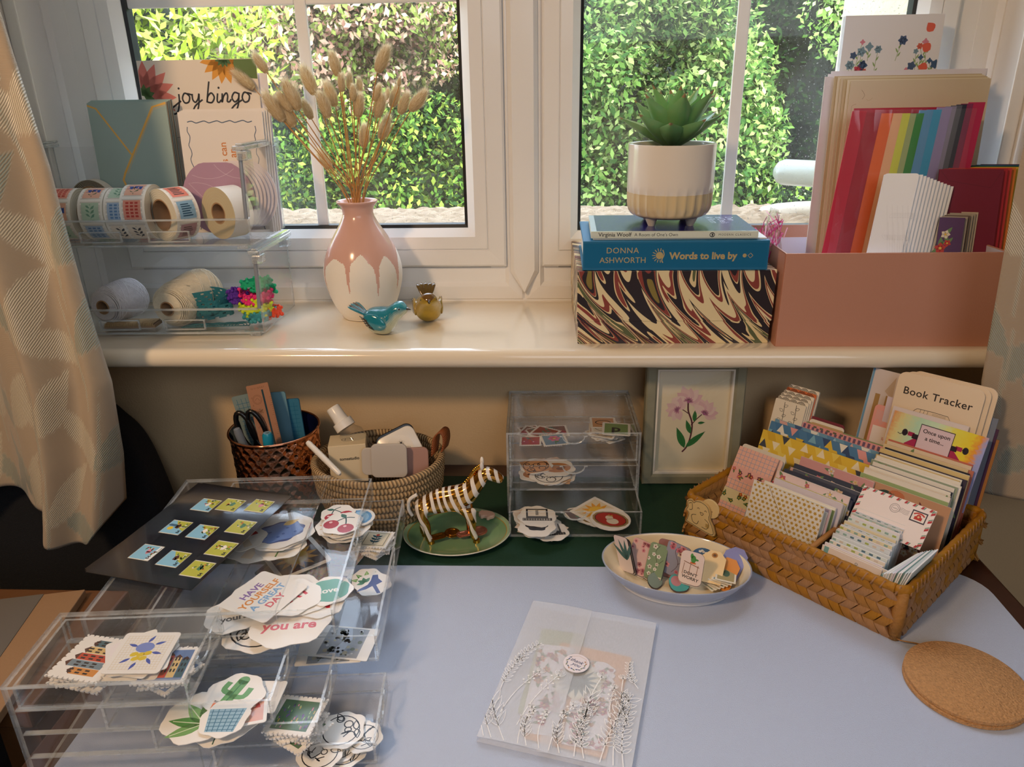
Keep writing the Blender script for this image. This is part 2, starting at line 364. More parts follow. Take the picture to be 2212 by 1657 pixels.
# ------------------------------------------------------------------ desk
wood = mat('dark_mahogany', '#3a1a10', .3, var=.25, vscale=4, coat=.3)
N, L = nodes_of(wood); tcn = [x for x in N if x.type == 'TEX_COORD'][0]; mp = N.new('ShaderNodeMapping'); mp.inputs['Scale'].default_value = (2, 22, 22)
L.new(tcn.outputs['Object'], mp.inputs[0]); L.new(mp.outputs[0], [x for x in N if x.type == 'TEX_NOISE'][0].inputs['Vector'])
felt = mat('green_leather', '#0d3a27', .75, bump=.3, bscale=900, var=.1)
matm = mat('pale_blue_desk_mat', '#c0cbe2', .33, spec=.9, bump=.35, bscale=1400, var=.015)
desk = thing('desk', 'dark mahogany writing desk with a green leather top under the window', 'desk', loc=(0, 0, 0))
s = MB(); s.box(-.445, .512, .12, .994, -.022, -.0035); s.build('desk_top', wood, desk, bevel=.003)
s = MB(); s.box(-.40, .47, .16, .955, -.0035, -.0025); s.build('leather_inlay', felt, desk)
s = MB(); s.box(-.43, .497, .14, .975, -.12, -.022); s.build('apron', wood, desk)
for x in (-.40, .465):
    for y in (.17, .93):
        s = MB(); s.box(x-.03, x+.03, y-.03, y+.03, -.75, -.12); s.build('leg', wood, desk, bevel=.004)
c = []
def rc(cx, cy, r, a0): return [(cx+r*cos(radians(a0+i*11.25)), cy+r*sin(radians(a0+i*11.25))) for i in range(9)]
o = rc(.442, .692, .045, 0)+rc(-.395, .71, .018, 90)+[(-.413, .14), (.478, .14)]
s = MB(); s.prism(o, -.0024, 0)
tag(s.build('desk_mat', matm, smooth=True), 'pale blue-grey smooth desk mat covering the front of the desk', 'desk mat')

# ------------------------------------------------------------------ curtains
def curtain_mat():
    M = mat('jacquard_curtain', '#d8ccb8', .75, var=.05, sheen=.2, attr=False)
    N, L = nodes_of(M); b = N['Principled BSDF']; hs = [x for x in N if x.type == 'HUE_SAT'][0]
    at = N.new('ShaderNodeAttribute'); at.attribute_name = 'col'      # r = leaf mask, g = leaf tone
    sp = N.new('ShaderNodeSeparateColor'); L.new(at.outputs['Color'], sp.inputs[0])
    uv = N.new('ShaderNodeUVMap'); uv.uv_map = 'UVMap'
    wv = N.new('ShaderNodeTexWave'); wv.inputs['Scale'].default_value = 190; wv.inputs['Distortion'].default_value = 1.5; wv.bands_direction = 'DIAGONAL'; L.new(uv.outputs[0], wv.inputs['Vector'])
    w2_ = N.new('ShaderNodeTexWave'); w2_.inputs['Scale'].default_value = 420; w2_.bands_direction = 'Y'; L.new(uv.outputs[0], w2_.inputs['Vector'])
    tone = N.new('ShaderNodeMix'); tone.data_type = 'RGBA'; tone.inputs[6].default_value = rgba('#e6dcc6'); tone.inputs[7].default_value = rgba('#a3b0a8'); L.new(sp.outputs[1], tone.inputs[0])
    tw = N.new('ShaderNodeMix'); tw.data_type = 'RGBA'; L.new(wv.outputs['Fac'], tw.inputs[0]); L.new(tone.outputs[2], tw.inputs[6]); tw.inputs[7].default_value = rgba('#a3957c')
    mx = N.new('ShaderNodeMix'); mx.data_type = 'RGBA'; L.new(sp.outputs[0], mx.inputs[0]); mx.inputs[6].default_value = rgba('#b9a68e'); L.new(tw.outputs[2], mx.inputs[7])
    L.new(mx.outputs[2], hs.inputs['Color'])
    hm = N.new('ShaderNodeMix'); hm.data_type = 'FLOAT'; L.new(sp.outputs[0], hm.inputs[0]); L.new(w2_.outputs['Fac'], hm.inputs[2]); L.new(wv.outputs['Fac'], hm.inputs[3])
    bp = N.new('ShaderNodeBump'); bp.inputs['Strength'].default_value = .35; bp.inputs['Distance'].default_value = .001; L.new(hm.outputs[0], bp.inputs['Height']); L.new(bp.outputs[0], b.inputs['Normal'])
    rr = N.new('ShaderNodeMapRange'); rr.inputs[3].default_value = .8; rr.inputs[4].default_value = .35; L.new(sp.outputs[0], rr.inputs[0]); L.new(rr.outputs[0], b.inputs['Roughness'])
    return M
CUR = curtain_mat()
def curtain(name, label, edge, hem, yfn, width, nx, nz, ztop, leaves, parent=None):
    """cloth grid: s runs along the cloth, t down it; edge(z) gives the x of the inner edge"""
    V = np.zeros((nz*nx, 3)); UV = np.zeros((nz*nx, 2)); A = np.zeros((nz*nx, 3))
    for j in range(nz):
        for i in range(nx):
            u = i/(nx-1); x = 0; zb = hem(u); z = ztop+(zb-ztop)*j/(nz-1); ex = edge(z)
            sx = 1 if width > 0 else -1
            X = ex+width*u; V[j*nx+i] = (X, yfn(u, z), z); UV[j*nx+i] = (u*abs(width)*1.7, z)
    P = UV
    for (lx, lz, ll, lw, la, tone) in leaves:
        c_, s_ = cos(la), sin(la); dx = P[:, 0]-lx; dz = P[:, 1]-lz
        a = (dx*c_+dz*s_)/ll; b = (-dx*s_+dz*c_)
        inside = (a > 0) & (a < 1) & (np.abs(b-.12*lw*np.sin(a*6)) < lw/2*np.sin(np.pi*np.clip(a, 0, 1)**.75))
        A[inside, 0] = 1; A[inside, 1] = tone
    me = bpy.data.meshes.new(name); idx = np.arange(nz*nx).reshape(nz, nx)
    F = np.stack([idx[:-1, :-1], idx[:-1, 1:], idx[1:, 1:], idx[1:, :-1]], -1).reshape(-1, 4)
    me.from_pydata(V.tolist(), [], F.tolist()); me.materials.append(CUR)
    a = me.color_attributes.new('col', 'FLOAT_COLOR', 'POINT'); arr = np.ones((nz*nx, 4), np.float32); arr[:, :3] = A; a.data.foreach_set('color', arr.ravel())
    uvl = me.uv_layers.new(name='UVMap'); li = np.zeros(len(me.loops), dtype=np.int32); me.loops.foreach_get('vertex_index', li); uvl.data.foreach_set('uv', UV[li].astype(np.float32).ravel())
    me.polygons.foreach_set('use_smooth', [True]*len(F)); me.update()
    o = bpy.data.objects.new(name, me); COL.objects.link(o)
    if parent is not None: o.parent = parent
    sol = o.modifiers.new('thickness', 'SOLIDIFY'); sol.thickness = .0015
    if label: tag(o, label, 'curtain')
    return o
def lerpt(T):
    def f(z):
        for (a, b), (c, d) in zip(T, T[1:]):
            if a >= z >= c: return b+(d-b)*(a-z)/(a-c)
        return T[0][1] if z > T[0][0] else T[-1][1]
    return f
R = random.Random(3)
def leafset(w, z0, z1, seed):
    R = random.Random(seed); out = []
    for k in range(int(w/.085)+1):
        zz = z0-R.random()*.1; sx = k*.09+.03
        while zz < z1:
            for sd in (-1, 1): out.append((sx, zz+R.random()*.03, .085+R.random()*.03, .034+R.random()*.010, pi/2+sd*(.5+R.random()*.5), 1. if R.random() < .45 else 0.))
            out.append((sx-.002, zz-.05, .16, .006, pi/2+R.uniform(-.12, .12), .5)); zz += .125
    return out
ctl = thing('curtain', 'long cream leaf-patterned curtain bunched at the left of the window', 'curtain', loc=(-.8, .85, 0))
i_ = ctl.matrix_world.inverted()
eL = lerpt([(1.4, -.535), (.62, -.545), (.5, -.53), (.32, -.533), (.2, -.527), (.1, -.545), (-.02, -.562), (-.1, -.57)])
eB = lerpt([(1.4, -.56), (.5, -.56), (.2, -.545), (-.1, -.56)])
a = curtain('front_fold', None, lerpt([(1.4, -.56), (.62, -.568), (.45, -.545), (.32, -.538), (.2, -.53), (.1, -.540), (.02, -.556), (-.06, -.575)]),
    lambda u: .008-.024*sin(pi*min(u*1.1, 1))+.022*max(0, .25-u)*4, lambda u, z: .83-.055*sin(pi*u)**.7-.016*sin(11*u+z*5), -.105, 80, 320, 1.4, leafset(.2, -.1, 1.3, 5), ctl)
b = curtain('back_fold', None, lerpt([(1.4, -.60), (.62, -.62), (.4, -.605), (.2, -.60), (-.1, -.6)]),
    lambda u: .012+.01*sin(5*u), lambda u, z: .848-.035*sin(pi*4.2*u+z*1.2)-.03*u, -.42, 130, 260, 1.4, leafset(.75, -.1, 1.3, 9), ctl)
for q in (a, b): q.matrix_local = i_
ctr = thing('curtain', 'sheer-backed cream patterned curtain hanging at the right of the window', 'curtain', loc=(.7, .85, 0)); i2 = ctr.matrix_world.inverted()
a = curtain('front_fold', None, lerpt([(1.4, .465), (.44, .485), (.2, .503), (.05, .53)]),
    lambda u: .05+.012*sin(4*u)-.03*u, lambda u, z: .835-.03*sin(pi*2.6*u+z*1.5)-.03*u, .40, 150, 280, 1.4, leafset(.75, 0, 1.3, 12), ctr)
a.matrix_local = i2
# ================================================================== OUTDOORS
leafm = mat('garden_leaves', attr=True, rough=.7, spec=.15, trans=.35, var=.1)
darkm = mat('foliage_shade', '#1c2a14', .9)
stonem = mat('sandy_roughcast', '#a8937a', .9, bump=1., bscale=120, var=.25, vscale=90)
barkm = mat('tree_bark', '#4a3b2c', .9, bump=.8, bscale=60)
grassm = mat('lawn', '#5f7d38', .9, bump=.8, bscale=40, var=.3)
struct(boxo('ground', (-40, 40, 2.2, 70, -2.2, -2.1), grassm))
def rough_slab(name, x0, x1, y0, y1, z, M, nx, ny, amp, seed):
    R = np.random.RandomState(seed); s = MB(); V = []
    for j in range(ny):
        for i in range(nx):
            x = x0+(x1-x0)*i/(nx-1); y = y0+(y1-y0)*j/(ny-1); V.append((x, y, z+amp*R.rand() if 0 < j < ny-1 else z-.002))
    n = len(V); V += [(x0, y0, z-.25), (x1, y0, z-.25), (x1, y1, z-.25), (x0, y1, z-.25)]
    F = [(j*nx+i, j*nx+i+1, (j+1)*nx+i+1, (j+1)*nx+i) for j in range(ny-1) for i in range(nx-1)]
    F += [(n, n+1, n+2, n+3), tuple([n, *range(0, nx), n+1][::-1]), (n+2, n+3, *range((ny-1)*nx, ny*nx))]
    s.add(V, F); return s.build(name, M, smooth='all')
struct(rough_slab('outer_ledge', -1.6, 1.6, 1.2, 1.72, .268, stonem, 260, 70, .012, 1))
# white-harled return wall of the house, seen through the top right of the window
harl = mat('harled_house_wall', '#d6c8ac', .9, bump=1., bscale=90, var=.12, vscale=120)
struct(boxo('outer_wall', (.665, 1.0, 1.21, 1.9, .15, 3.2), harl))
# pale cylindrical pipe end and a flat stone lying on the ledge
s = MB(); a, b = PY(1695, 372, 1.60), PY(1775, 386, 1.55); b.z = a.z-.0; d = (b-a).normalized()
s.tube([a-d*.02, a-d*.012, a, a+d*.3], [.012, .022, .026, .026], 20); pm = mat('frosted_pipe', '#a9b2aa', .25, coat=.4)
for o_ in [s.build('pipe', pm, smooth=True)]: tag(o_, 'pale rounded pipe end lying beyond the right-hand pane', 'pipe')
s = MB(); p = PY(1700, 418, 1.66); s.ball((p.x+.07, 1.64, .275), .11, 20, sc=(1.2, .6, .14)); tag(s.build('flat_stone', mat('pale_stone', '#cbbfae', .85, bump=.6, bscale=60), smooth=True), 'flat pale stone on the outer ledge behind the paper box', 'stone')
def shrub(name, label, c, r, cols, n, ls, lw, seed, trunk=True, shell=.55):
    n = int(n*1.75); ls *= .74
    R = np.random.RandomState(seed); c = np.array(c, float); r = np.array(r, float)
    root = thing(name, label, 'shrub' if 'shrub' in name else 'tree', loc=(c[0], c[1], -2.1)); off = np.array([c[0], c[1], -2.1])
    d = R.normal(size=(n, 3)); d /= np.linalg.norm(d, axis=1)[:, None]; d[:, 1] = -np.abs(d[:, 1])*(R.rand(n) < .8)+d[:, 1]*0+np.abs(d[:, 1])*0-.05
    d /= np.linalg.norm(d, axis=1)[:, None]
    k = 26; cl = R.normal(size=(k*3, 3)); cl /= np.linalg.norm(cl, axis=1)[:, None]
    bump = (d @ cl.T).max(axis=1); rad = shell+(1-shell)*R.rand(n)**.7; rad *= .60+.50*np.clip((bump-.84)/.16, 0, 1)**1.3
    P = c+d*r*rad[:, None]-off
    a = R.normal(size=(n, 3))+np.array([0, -.4, -.5]); a /= np.linalg.norm(a, axis=1)[:, None]
    nn = d*1.0+R.normal(size=(n, 3))*.55+np.array([.1, -.2, .5]); b = np.cross(nn, a); b /= np.linalg.norm(b, axis=1)[:, None]+1e-9
    sz = ls*(.6+.8*R.rand(n))[:, None]; w = sz*lw
    V = np.stack([P, P+a*sz*.5+b*w*.5, P+a*sz, P+a*sz*.5-b*w*.5], 1).reshape(-1, 3)
    me = bpy.data.meshes.new('foliage'); me.vertices.add(4*n); me.vertices.foreach_set('co', V.astype(np.float32).ravel())
    me.loops.add(4*n); me.loops.foreach_set('vertex_index', np.arange(4*n, dtype=np.int32)); me.polygons.add(n)
    me.polygons.foreach_set('loop_start', np.arange(0, 4*n, 4, dtype=np.int32)); me.update(calc_edges=True)
    C = np.array([lin(x) for x in cols]); outer_lit = np.clip((rad-.60)/.40, 0, 1)**1.6; ci = C[R.randint(0, len(C), n)]*(.14+.35*R.rand(n)+.85*outer_lit)[:, None]  # inner leaves darkened, outer ones lightened: depth shading put into leaf colour
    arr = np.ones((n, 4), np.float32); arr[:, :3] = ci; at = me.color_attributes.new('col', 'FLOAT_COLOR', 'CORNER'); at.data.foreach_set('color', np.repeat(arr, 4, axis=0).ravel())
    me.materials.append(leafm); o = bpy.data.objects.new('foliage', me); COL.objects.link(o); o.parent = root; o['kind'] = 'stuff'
    s = MB(); h = c[2]+2.1
    s.ball((0, .12, h), 1, 20, sc=tuple(r*(.72 if r[0] > 2 else .55))); q = s.build('shade_core', darkm, root, smooth=True); q['kind'] = 'stuff'  # dark solid core added to stand for the shade inside the foliage
    s = MB(); s.tube([(0, .1, 0), (.03, .1, h*.5), (0, .1, h)], [.07, .06, .03], 8); s.build('trunk', barkm, root, smooth=True)
    return root
yg = ['#b4c84c', '#a0b83c', '#c8d868', '#88a430', '#d4e088']; mg = ['#5f8430', '#7c9c3c', '#4c702a', '#98ac48', '#3c5c24']; dg_ = ['#1f3418', '#2a441f', '#182b12', '#3a5628']
pk = ['#c9a08e', '#dcb8a4', '#b08478', '#9ab05a', '#a8bc6a', '#e6cdb4', '#86a04e']; fg = ['#466c30', '#64883c', '#86a454', '#325624', '#a8bc74']
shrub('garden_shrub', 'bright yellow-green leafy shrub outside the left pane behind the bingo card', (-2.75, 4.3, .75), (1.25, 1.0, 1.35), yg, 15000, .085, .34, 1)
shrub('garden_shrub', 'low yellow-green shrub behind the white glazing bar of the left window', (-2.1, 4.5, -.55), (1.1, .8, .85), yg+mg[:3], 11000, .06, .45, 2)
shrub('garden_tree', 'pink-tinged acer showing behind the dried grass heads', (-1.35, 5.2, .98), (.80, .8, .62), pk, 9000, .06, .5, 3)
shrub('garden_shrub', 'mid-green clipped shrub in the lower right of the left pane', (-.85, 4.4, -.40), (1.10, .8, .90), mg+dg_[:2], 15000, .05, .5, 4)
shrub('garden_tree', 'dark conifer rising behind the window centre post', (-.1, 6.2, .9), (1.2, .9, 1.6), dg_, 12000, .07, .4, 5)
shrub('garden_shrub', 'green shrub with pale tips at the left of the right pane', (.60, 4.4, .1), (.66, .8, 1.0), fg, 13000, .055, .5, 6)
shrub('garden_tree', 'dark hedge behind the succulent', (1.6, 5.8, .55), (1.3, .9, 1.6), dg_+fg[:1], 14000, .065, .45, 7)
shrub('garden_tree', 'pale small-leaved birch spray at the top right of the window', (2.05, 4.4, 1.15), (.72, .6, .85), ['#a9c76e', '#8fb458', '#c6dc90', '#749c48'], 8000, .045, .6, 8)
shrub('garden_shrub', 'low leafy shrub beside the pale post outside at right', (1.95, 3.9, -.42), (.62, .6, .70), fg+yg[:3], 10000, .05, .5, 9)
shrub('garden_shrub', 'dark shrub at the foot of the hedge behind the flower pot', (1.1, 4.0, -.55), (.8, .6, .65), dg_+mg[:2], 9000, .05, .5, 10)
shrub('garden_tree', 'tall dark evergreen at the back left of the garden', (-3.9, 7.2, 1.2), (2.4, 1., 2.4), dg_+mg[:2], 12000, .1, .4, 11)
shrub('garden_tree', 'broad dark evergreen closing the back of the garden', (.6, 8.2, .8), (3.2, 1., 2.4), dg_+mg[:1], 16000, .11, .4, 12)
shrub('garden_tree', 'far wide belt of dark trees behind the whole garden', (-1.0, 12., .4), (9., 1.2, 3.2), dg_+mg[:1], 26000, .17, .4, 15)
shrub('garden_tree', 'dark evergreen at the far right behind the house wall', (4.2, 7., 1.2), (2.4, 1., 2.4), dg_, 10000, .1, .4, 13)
# ================================================================== SILL, LEFT: clear stacking bins and what stands in them
def slab(s, P, nrm, t, mi=0, me=1):
    """flat polygon P given thickness t along nrm; broad faces material mi, thin edges material me"""
    n = len(P); d = Vector(nrm)*t; A = [Vector(p) for p in P]; B = [p+d for p in A]
    s.face(A[::-1], None, mi); s.face(B, None, mi)
    for i in range(n): j = (i+1) % n; s.face([A[i], A[j], B[j], B[i]], None, me)
BX0, BX1, BY0, BY1 = -.70, -.386, .945, 1.088
def clear_bin(z, label, h=.118):
    mx = TRS((BX1, BY0, z), 0, 0)
    root = thing('storage_bin', label, 'bin', mx=TRS((-.386, .950, z), radians(1.5)), group='stacked clear bins on the window sill')
    w = .32; d = .14; T = .0022; s = MB()
    slab(s, [(-w, 0, 0), (0, 0, 0), (0, d, 0), (-w, d, 0)], (0, 0, 1), T)
    slab(s, [(-w, 0, 0), (0, 0, 0), (0, 0, .033), (-w, 0, .033)], (0, 1, 0), T)
    slab(s, [(-w, d, 0), (0, d, 0), (0, d, h), (-w, d, h)], (0, -1, 0), T)
    for x in (-w, 0):
        slab(s, [(x, 0, 0), (x, d, 0), (x, d, h), (x, .012, h), (x, .012, h*.98), (x, .006, .036), (x, 0, .033)], (-1, 0, 0), T)
    s.build('tray', [ACR, ACRE], root)
    for x in (0, -w): s = MB(); s.box(x-.010, x+.006, .002, d+.006, h, h+.006, mi=0); s.build('top_rail', ACRE, root, bevel=.0015); s = MB(); s.box(x-.004, x+.004, 0, d+.008, h+.006, h+.009, mi=0); s.build('rail_ridge', ACRE, root, bevel=.0008)
    for yy in (.012, d-.014):
        s = MB(); s.box(-.006, .008, yy-.009, yy+.009, h-.012, h, mi=0); s.build('hinge_lug', ACRE, root, bevel=.002)
    s = MB(); s.tube([(-.004, .002, .034), (-.004, .012, h-.004)], .0026, 8); s.build('front_strut', mat('grey_strut', '#8a8f98', .2), root, smooth=True)
    s = MB()
    for x in (-.135, -.225):
        for a in ((x, x+.055, .006, .0075), (x, x+.055, .019, .0205)): s.box(a[0], a[1], -.003, 0, a[2], a[3])
        for xx in (x, x+.0535): s.box(xx, xx+.0015, -.003, 0, .006, .0205)
    s.box(-w, -.006, -.0025, .001, .033, .0355); s.box(-w, -.006, -.0025, .001, .0, .0025)
    s.build('lip_handle', ACRE, root)
    for xa in (-.02, -.30): s = MB(); s.box(xa, xa+.014, -.002, .012, -.004, 0); s.build('foot', ACRE, root)
    return root
clear_bin(SZ+.004, 'lower clear stacking bin holding twine spools and bright pompom trim', h=.106)
clear_bin(SZ+.1235, 'upper clear stacking bin holding sticker rolls and tall cards')
LF, UF = SZ+.0065, SZ+.126        # inside floors

# --- rolls of stickers in the upper bin
paperw = mat('white_paper', '#f2efe8', .5, var=.02); card_brown = mat('brown_core_card', '#a98561', .8, bump=.3, var=.1)
def roll(name, label, c, R0, w, rz, ink, core=.55, tilt=0., group=None, side='#e6dfcc', wound='#efe9dc'):
    """roll with its axis level; axis direction turned rz about z"""
    mx = TRS(c, rz, 0) @ Matrix.Rotation(tilt, 4, 'Y') @ Matrix.Rotation(radians(90), 4, 'Y')    # local z = axis
    root = thing(name, label, 'roll', mx=mx, group=group); N_ = 48; s = MB(); ri = R0*core
    s.lathe([(ri, -w/2), (R0, -w/2)], N_, col=side); s.lathe([(R0, w/2), (ri, w/2)], N_, col=side); s.lathe([(R0, -w/2), (R0, w/2)], N_, col='#f3efe6')
    for k in range(5): rr = ri+(R0-ri)*(k+.5)/5; s.lathe([(rr+.0003, w/2+.00004), (rr-.0003, w/2+.00004)], N_, col='#cfc4a8'); s.lathe([(rr-.0003, -w/2-.00004), (rr+.0003, -w/2-.00004)], N_, col='#cfc4a8')
    # printed labels wrapped round the rim
    if ink:
        n = 7
        for k in range(n):
            a0 = 2*pi*k/n; bgc, fgc, kind = ink[k % len(ink)]; hw = w*.40; da = 2*pi/n*.44; e = R0+.0001
            def P(u, v, e=e, a0=a0): return (e*cos(a0+u*da), e*sin(a0+u*da), v*hw)
            def quad(u0, u1, v0, v1, c, e_): s.face([P(u0, v0, e_), P(u1, v0, e_), P(u1, v1, e_), P(u0, v1, e_)], c)
            m_ = 4
            for q in range(m_):
                quad(-1+2*q/m_, -1+2*(q+1)/m_, -1, 1, '#dcd6cc' if kind != 'plain' else bgc, e); 
                quad(-.88+1.76*q/m_, -.88+1.76*(q+1)/m_, -.86, .86, bgc, e+.00006)
            def shp(pts, c, e_=R0+.0003): s.face([P(u, v, e_) for u, v in pts], c)
            if kind == 'tulip':
                for v in (-.45, 0, .45): shp([(-.1+abs(v)*.3, v-.2), (.0+abs(v)*.3, v-.26), (-.15+.1, v), (-.6+abs(v)*.4, v-.24), (-.35, v-.05), (-.65+abs(v)*.4, v), (-.35, v+.05), (-.6+abs(v)*.4, v+.24), (0+abs(v)*.3, v+.24)][::-1], fgc)
                shp([(0, -.03), (.75, -.03), (.75, .03), (0, .03)], '#4d6b45'); shp([(.5, 0), (.2, .35), (.15, .45), (.35, .4)], '#4d6b45'); shp([(.5, 0), (.3, -.4), (.2, -.45), (.45, -.3)], '#4d6b45')
            elif kind == 'leaf':
                shp([(-.7, -.03), (.7, -.03), (.7, .03), (-.7, .03)], fgc)
                for u in (-.4, 0, .4): shp([(u+.2, 0), (u-.1, .2), (u-.2, .45), (u+.1, .35)], fgc); shp([(u+.1, 0), (u, -.3), (u-.2, -.45), (u-.2, -.2)], fgc)
            elif kind == 'check':
                for i in range(5):
                    for j in range(3): shp([(-.7+i*.3, -.6+j*.45), (-.52+i*.3, -.6+j*.45), (-.52+i*.3, -.3+j*.45), (-.7+i*.3, -.3+j*.45)], fgc)
            elif kind == 'lines':
                for i in range(6): u = -.6+i*.22; shp([(u, -.55), (u+.1, -.55), (u+.1, .3+.2*((i*7) % 3)/2), (u, .3+.2*((i*7) % 3)/2)], fgc)
    o = s.build('sticker_strip', PRINT, root, smooth=True)
    s = MB(); s.lathe([(ri, w/2), (ri-.0018, w/2), (ri-.0018, -w/2), (ri, -w/2)], N_); s.build('core', card_brown, root, smooth=True)
    return root
ink_st = [('#e9b49a', '#3553a0', 'tulip'), ('#b9d2bb', '#6f9c84', 'leaf'), ('#a9bfd6', '#5f86b5', 'check'), ('#eadfce', '#333a44', 'leaf'), ('#e89c86', '#c8453a', 'check')]
yy = .992; RR = .034
for i, (px, lab) in enumerate([(150, 'stamp-print sticker roll half hidden behind the curtain'), (218, 'stamp-print sticker roll with pink tulip labels next to the curtain'), (272, 'middle stamp-print sticker roll with pale green labels'), ]):
    p = PY(px+8, 470, yy); roll('sticker_roll', lab, (p.x, yy, UF+RR), RR, .033, radians(3), ink_st[i:]+ink_st[:i], group='stamp-print sticker rolls in the upper bin')
p = PY(316, 470, yy); roll('sticker_roll', 'rightmost stamp-print sticker roll with blue tulips', (p.x, yy, UF+RR+.002), RR+.002, .033, radians(3), ink_st[::-1], group='stamp-print sticker rolls in the upper bin')
ink_rm = [('#e8836a', '#3a3030', 'lines'), ('#8fb6d0', '#27506e', 'lines'), ('#b98f94', '#5a3a44', 'lines'), ('#e9e4da', '#777777', 'lines')]
p = PY(378, 478, .985); roll('sticker_roll', 'white roll of coral and blue reminder stickers with a wide brown core', (p.x, .985, UF+.0345), .034, .034, radians(58), ink_rm, core=.62)
p = PY(495, 478, .995); roll('tape_roll', 'wide roll of clear double-sided tape at the right of the upper bin', (p.x, .995, UF+.0345), .034, .030, radians(60), None, core=.42, side='#cdbf9c')
p = PY(210, 430, 1.04); o_ = roll('washi_tape', 'black washi tape standing behind the stamp-print rolls', (p.x, 1.035, UF+.045), .030, .015, radians(88), None, core=.72, side='#15161a')

# --- tall cards behind the rolls
def place(cv, name, label, cat, mx, group=None, M=None):
    o = cv.build(name, M or PRINT); o.matrix_world = mx
    return tag(o, label, cat, group) if label else o
def stand(px0, px1, pyt, y, zb, lean=8, rz=0.):
    """upright sheet facing the room: bottom edge at zb, left and right edges through px0, px1 at row pyt; returns matrix, w, h"""
    a, b = PY(px0, pyt, y), PY(px1, pyt, y); w = (b-a).length; h = (a.z+b.z)/2-zb
    mx = Matrix.Translation(((a.x+b.x)/2, y-h*tan(radians(lean)), zb)) @ Matrix.Rotation(rz, 4, 'Z') @ Matrix.Rotation(radians(90-lean), 4, 'X'); return mx, w, h/cos(radians(lean))
# joy bingo card
mx, w, h = stand(294, 553, 129, 1.083, UF, 4)
c = CV([(-w/2, 0), (w/2, 0), (w/2, h), (-w/2, h)], .0006, '#f0e4d6'); c.clip = (-w/2+.0005, w/2-.0005, .001, h-.0005)
fx, fy = -w/2+.004, h*.80
for k in range(8): c.leaf(fx, fy, .046, .018, radians(-25+k*22), '#e8857a')
c.up(); [c.leaf(fx, fy, .016, .008, radians(-20+k*35), '#4b6b3a') for k in range(5)]
fx, fy = w/2-.045, h+.002
for k in range(8): c.leaf(fx, fy, .034, .014, radians(-170+k*23), '#eaa23c')
c.up(); [c.leaf(fx, fy, .013, .006, radians(-160+k*30), '#3f6a3a') for k in range(5)]
c.leaf(w/2-.03, h+.006, .045, .03, radians(-45), '#5f7d45'); c.up()
ink = '#1d2430'; ox, oy, k_ = .004, h-.055, .0150
def stroke(P, wd=.0023): c.line([(ox+x*k_, oy+y*k_) for x, y in P], wd, ink, sm=6)
LET = {'j': ([(.35, .9), (.3, .1), (.0, -.9), (-.5, -1.1), (-.7, -.7), (-.1, -.2), (.5, .2)], .55), 'o': ([(.75, .85), (.35, .95), (.1, .45), (.3, .0), (.7, .1), (.85, .6), (.65, .9), (1.1, .8)], 1.0),
 'y': ([(.1, .9), (.1, .3), (.35, .05), (.65, .4), (.8, .9), (.65, -.2), (.3, -1.05), (.0, -.9), (.3, -.3), (1.1, .3)], 1.0), 'b': ([(.55, 2.1), (.3, 1.0), (.1, .0), (.25, .6), (.65, .95), (.9, .5), (.6, .0), (.15, .05)], 1.0),
 'i': ([(.25, .9), (.12, .15), (.3, .0), (.55, .25)], .5), 'n': ([(.2, .9), (.08, .0), (.3, .6), (.62, .92), (.72, .6), (.62, .1), (.85, .05), (1.05, .3)], 1.0), 'g': ([(.8, .85), (.4, .95), (.1, .45), (.35, .02), (.75, .35), (.85, .9), (.65, -.3), (.2, -1.05), (-.1, -.8), (.3, -.3), (1.1, .2)], 1.0)}
xx = -2.6
for ch_ in 'joy bingo':
    if ch_ == ' ': xx += .35; continue
    P, adv = LET[ch_]; stroke([(xx+x*.92, y*.86) for x, y in P]); c.up()
    if ch_ in 'ji': c.dot(ox+(xx+.38)*k_, oy+1.25*k_, .0015, ink); 
    xx += adv*.96
for i in range(6): c.line([(-w/2+.02+i*.023, h*.56), (-w/2+.02+i*.023, h*.3)], .0004, ink)
c.line([(-w/2+.02, h*.56), (w/2-.02, h*.56)], .0004, ink)
place(c, 'greeting_card', 'tall cream joy bingo card with a pink and an orange flower', 'card', mx)
for k in range(3):
    mx, w, h = stand(560+k*6, 577+k*6, 150+6*k, 1.078-.0, UF, 4, 0)
mx, w, h = stand(310, 577, 160, 1.0855, UF, 4); c = CV([(-w/2, 0), (w/2, 0), (w/2, h), (-w/2, h)], .0008, '#efe9f0'); place(c, 'greeting_card', 'lilac-white card just behind the joy bingo card', 'card', mx)
# cream card with a wavy blue-grey frame, and the stack of cards behind it
for k in range(4):
    mx, w, h = stand(383+k*4, 566+k*5, 241-k*2, 1.050+k*.0035, UF, 5)
    c = CV([(-w/2, 0), (w/2, 0), (w/2, h), (-w/2, h)], .0009, '#f3eae2', side='#ffffff')
    if k == 0:
        g = w/2-.012
        P = [(-g+.0016*sin(t*1.9), t*.006+.004) for t in range(0, int((h-.016)/.006))]; c.line(P, .0011, '#50657f', sm=3); c.line([(-p[0], p[1]) for p in P], .0011, '#50657f', sm=3)
        c.line([(-g+t*.006, h-.013+.0014*sin(t*2.1)) for t in range(0, int(2*g/.006)+1)], .0013, '#50657f', sm=3); c.up()
        for i, t in enumerate(('s can', 'h an', 'pe')): c.text(t, .004+i*.0125, h-.040-.008*i, .0135, '#d98a4c', al='r', rot=pi/2, bold=.015)
    place(c, 'greeting_card', ['cream card with a wavy blue-grey border and orange lettering', 'white card directly behind the wavy-border card', 'second white card behind the wavy-border card', 'rearmost white card behind the wavy-border card'][k], 'card', mx, 'cards behind the sticker rolls')
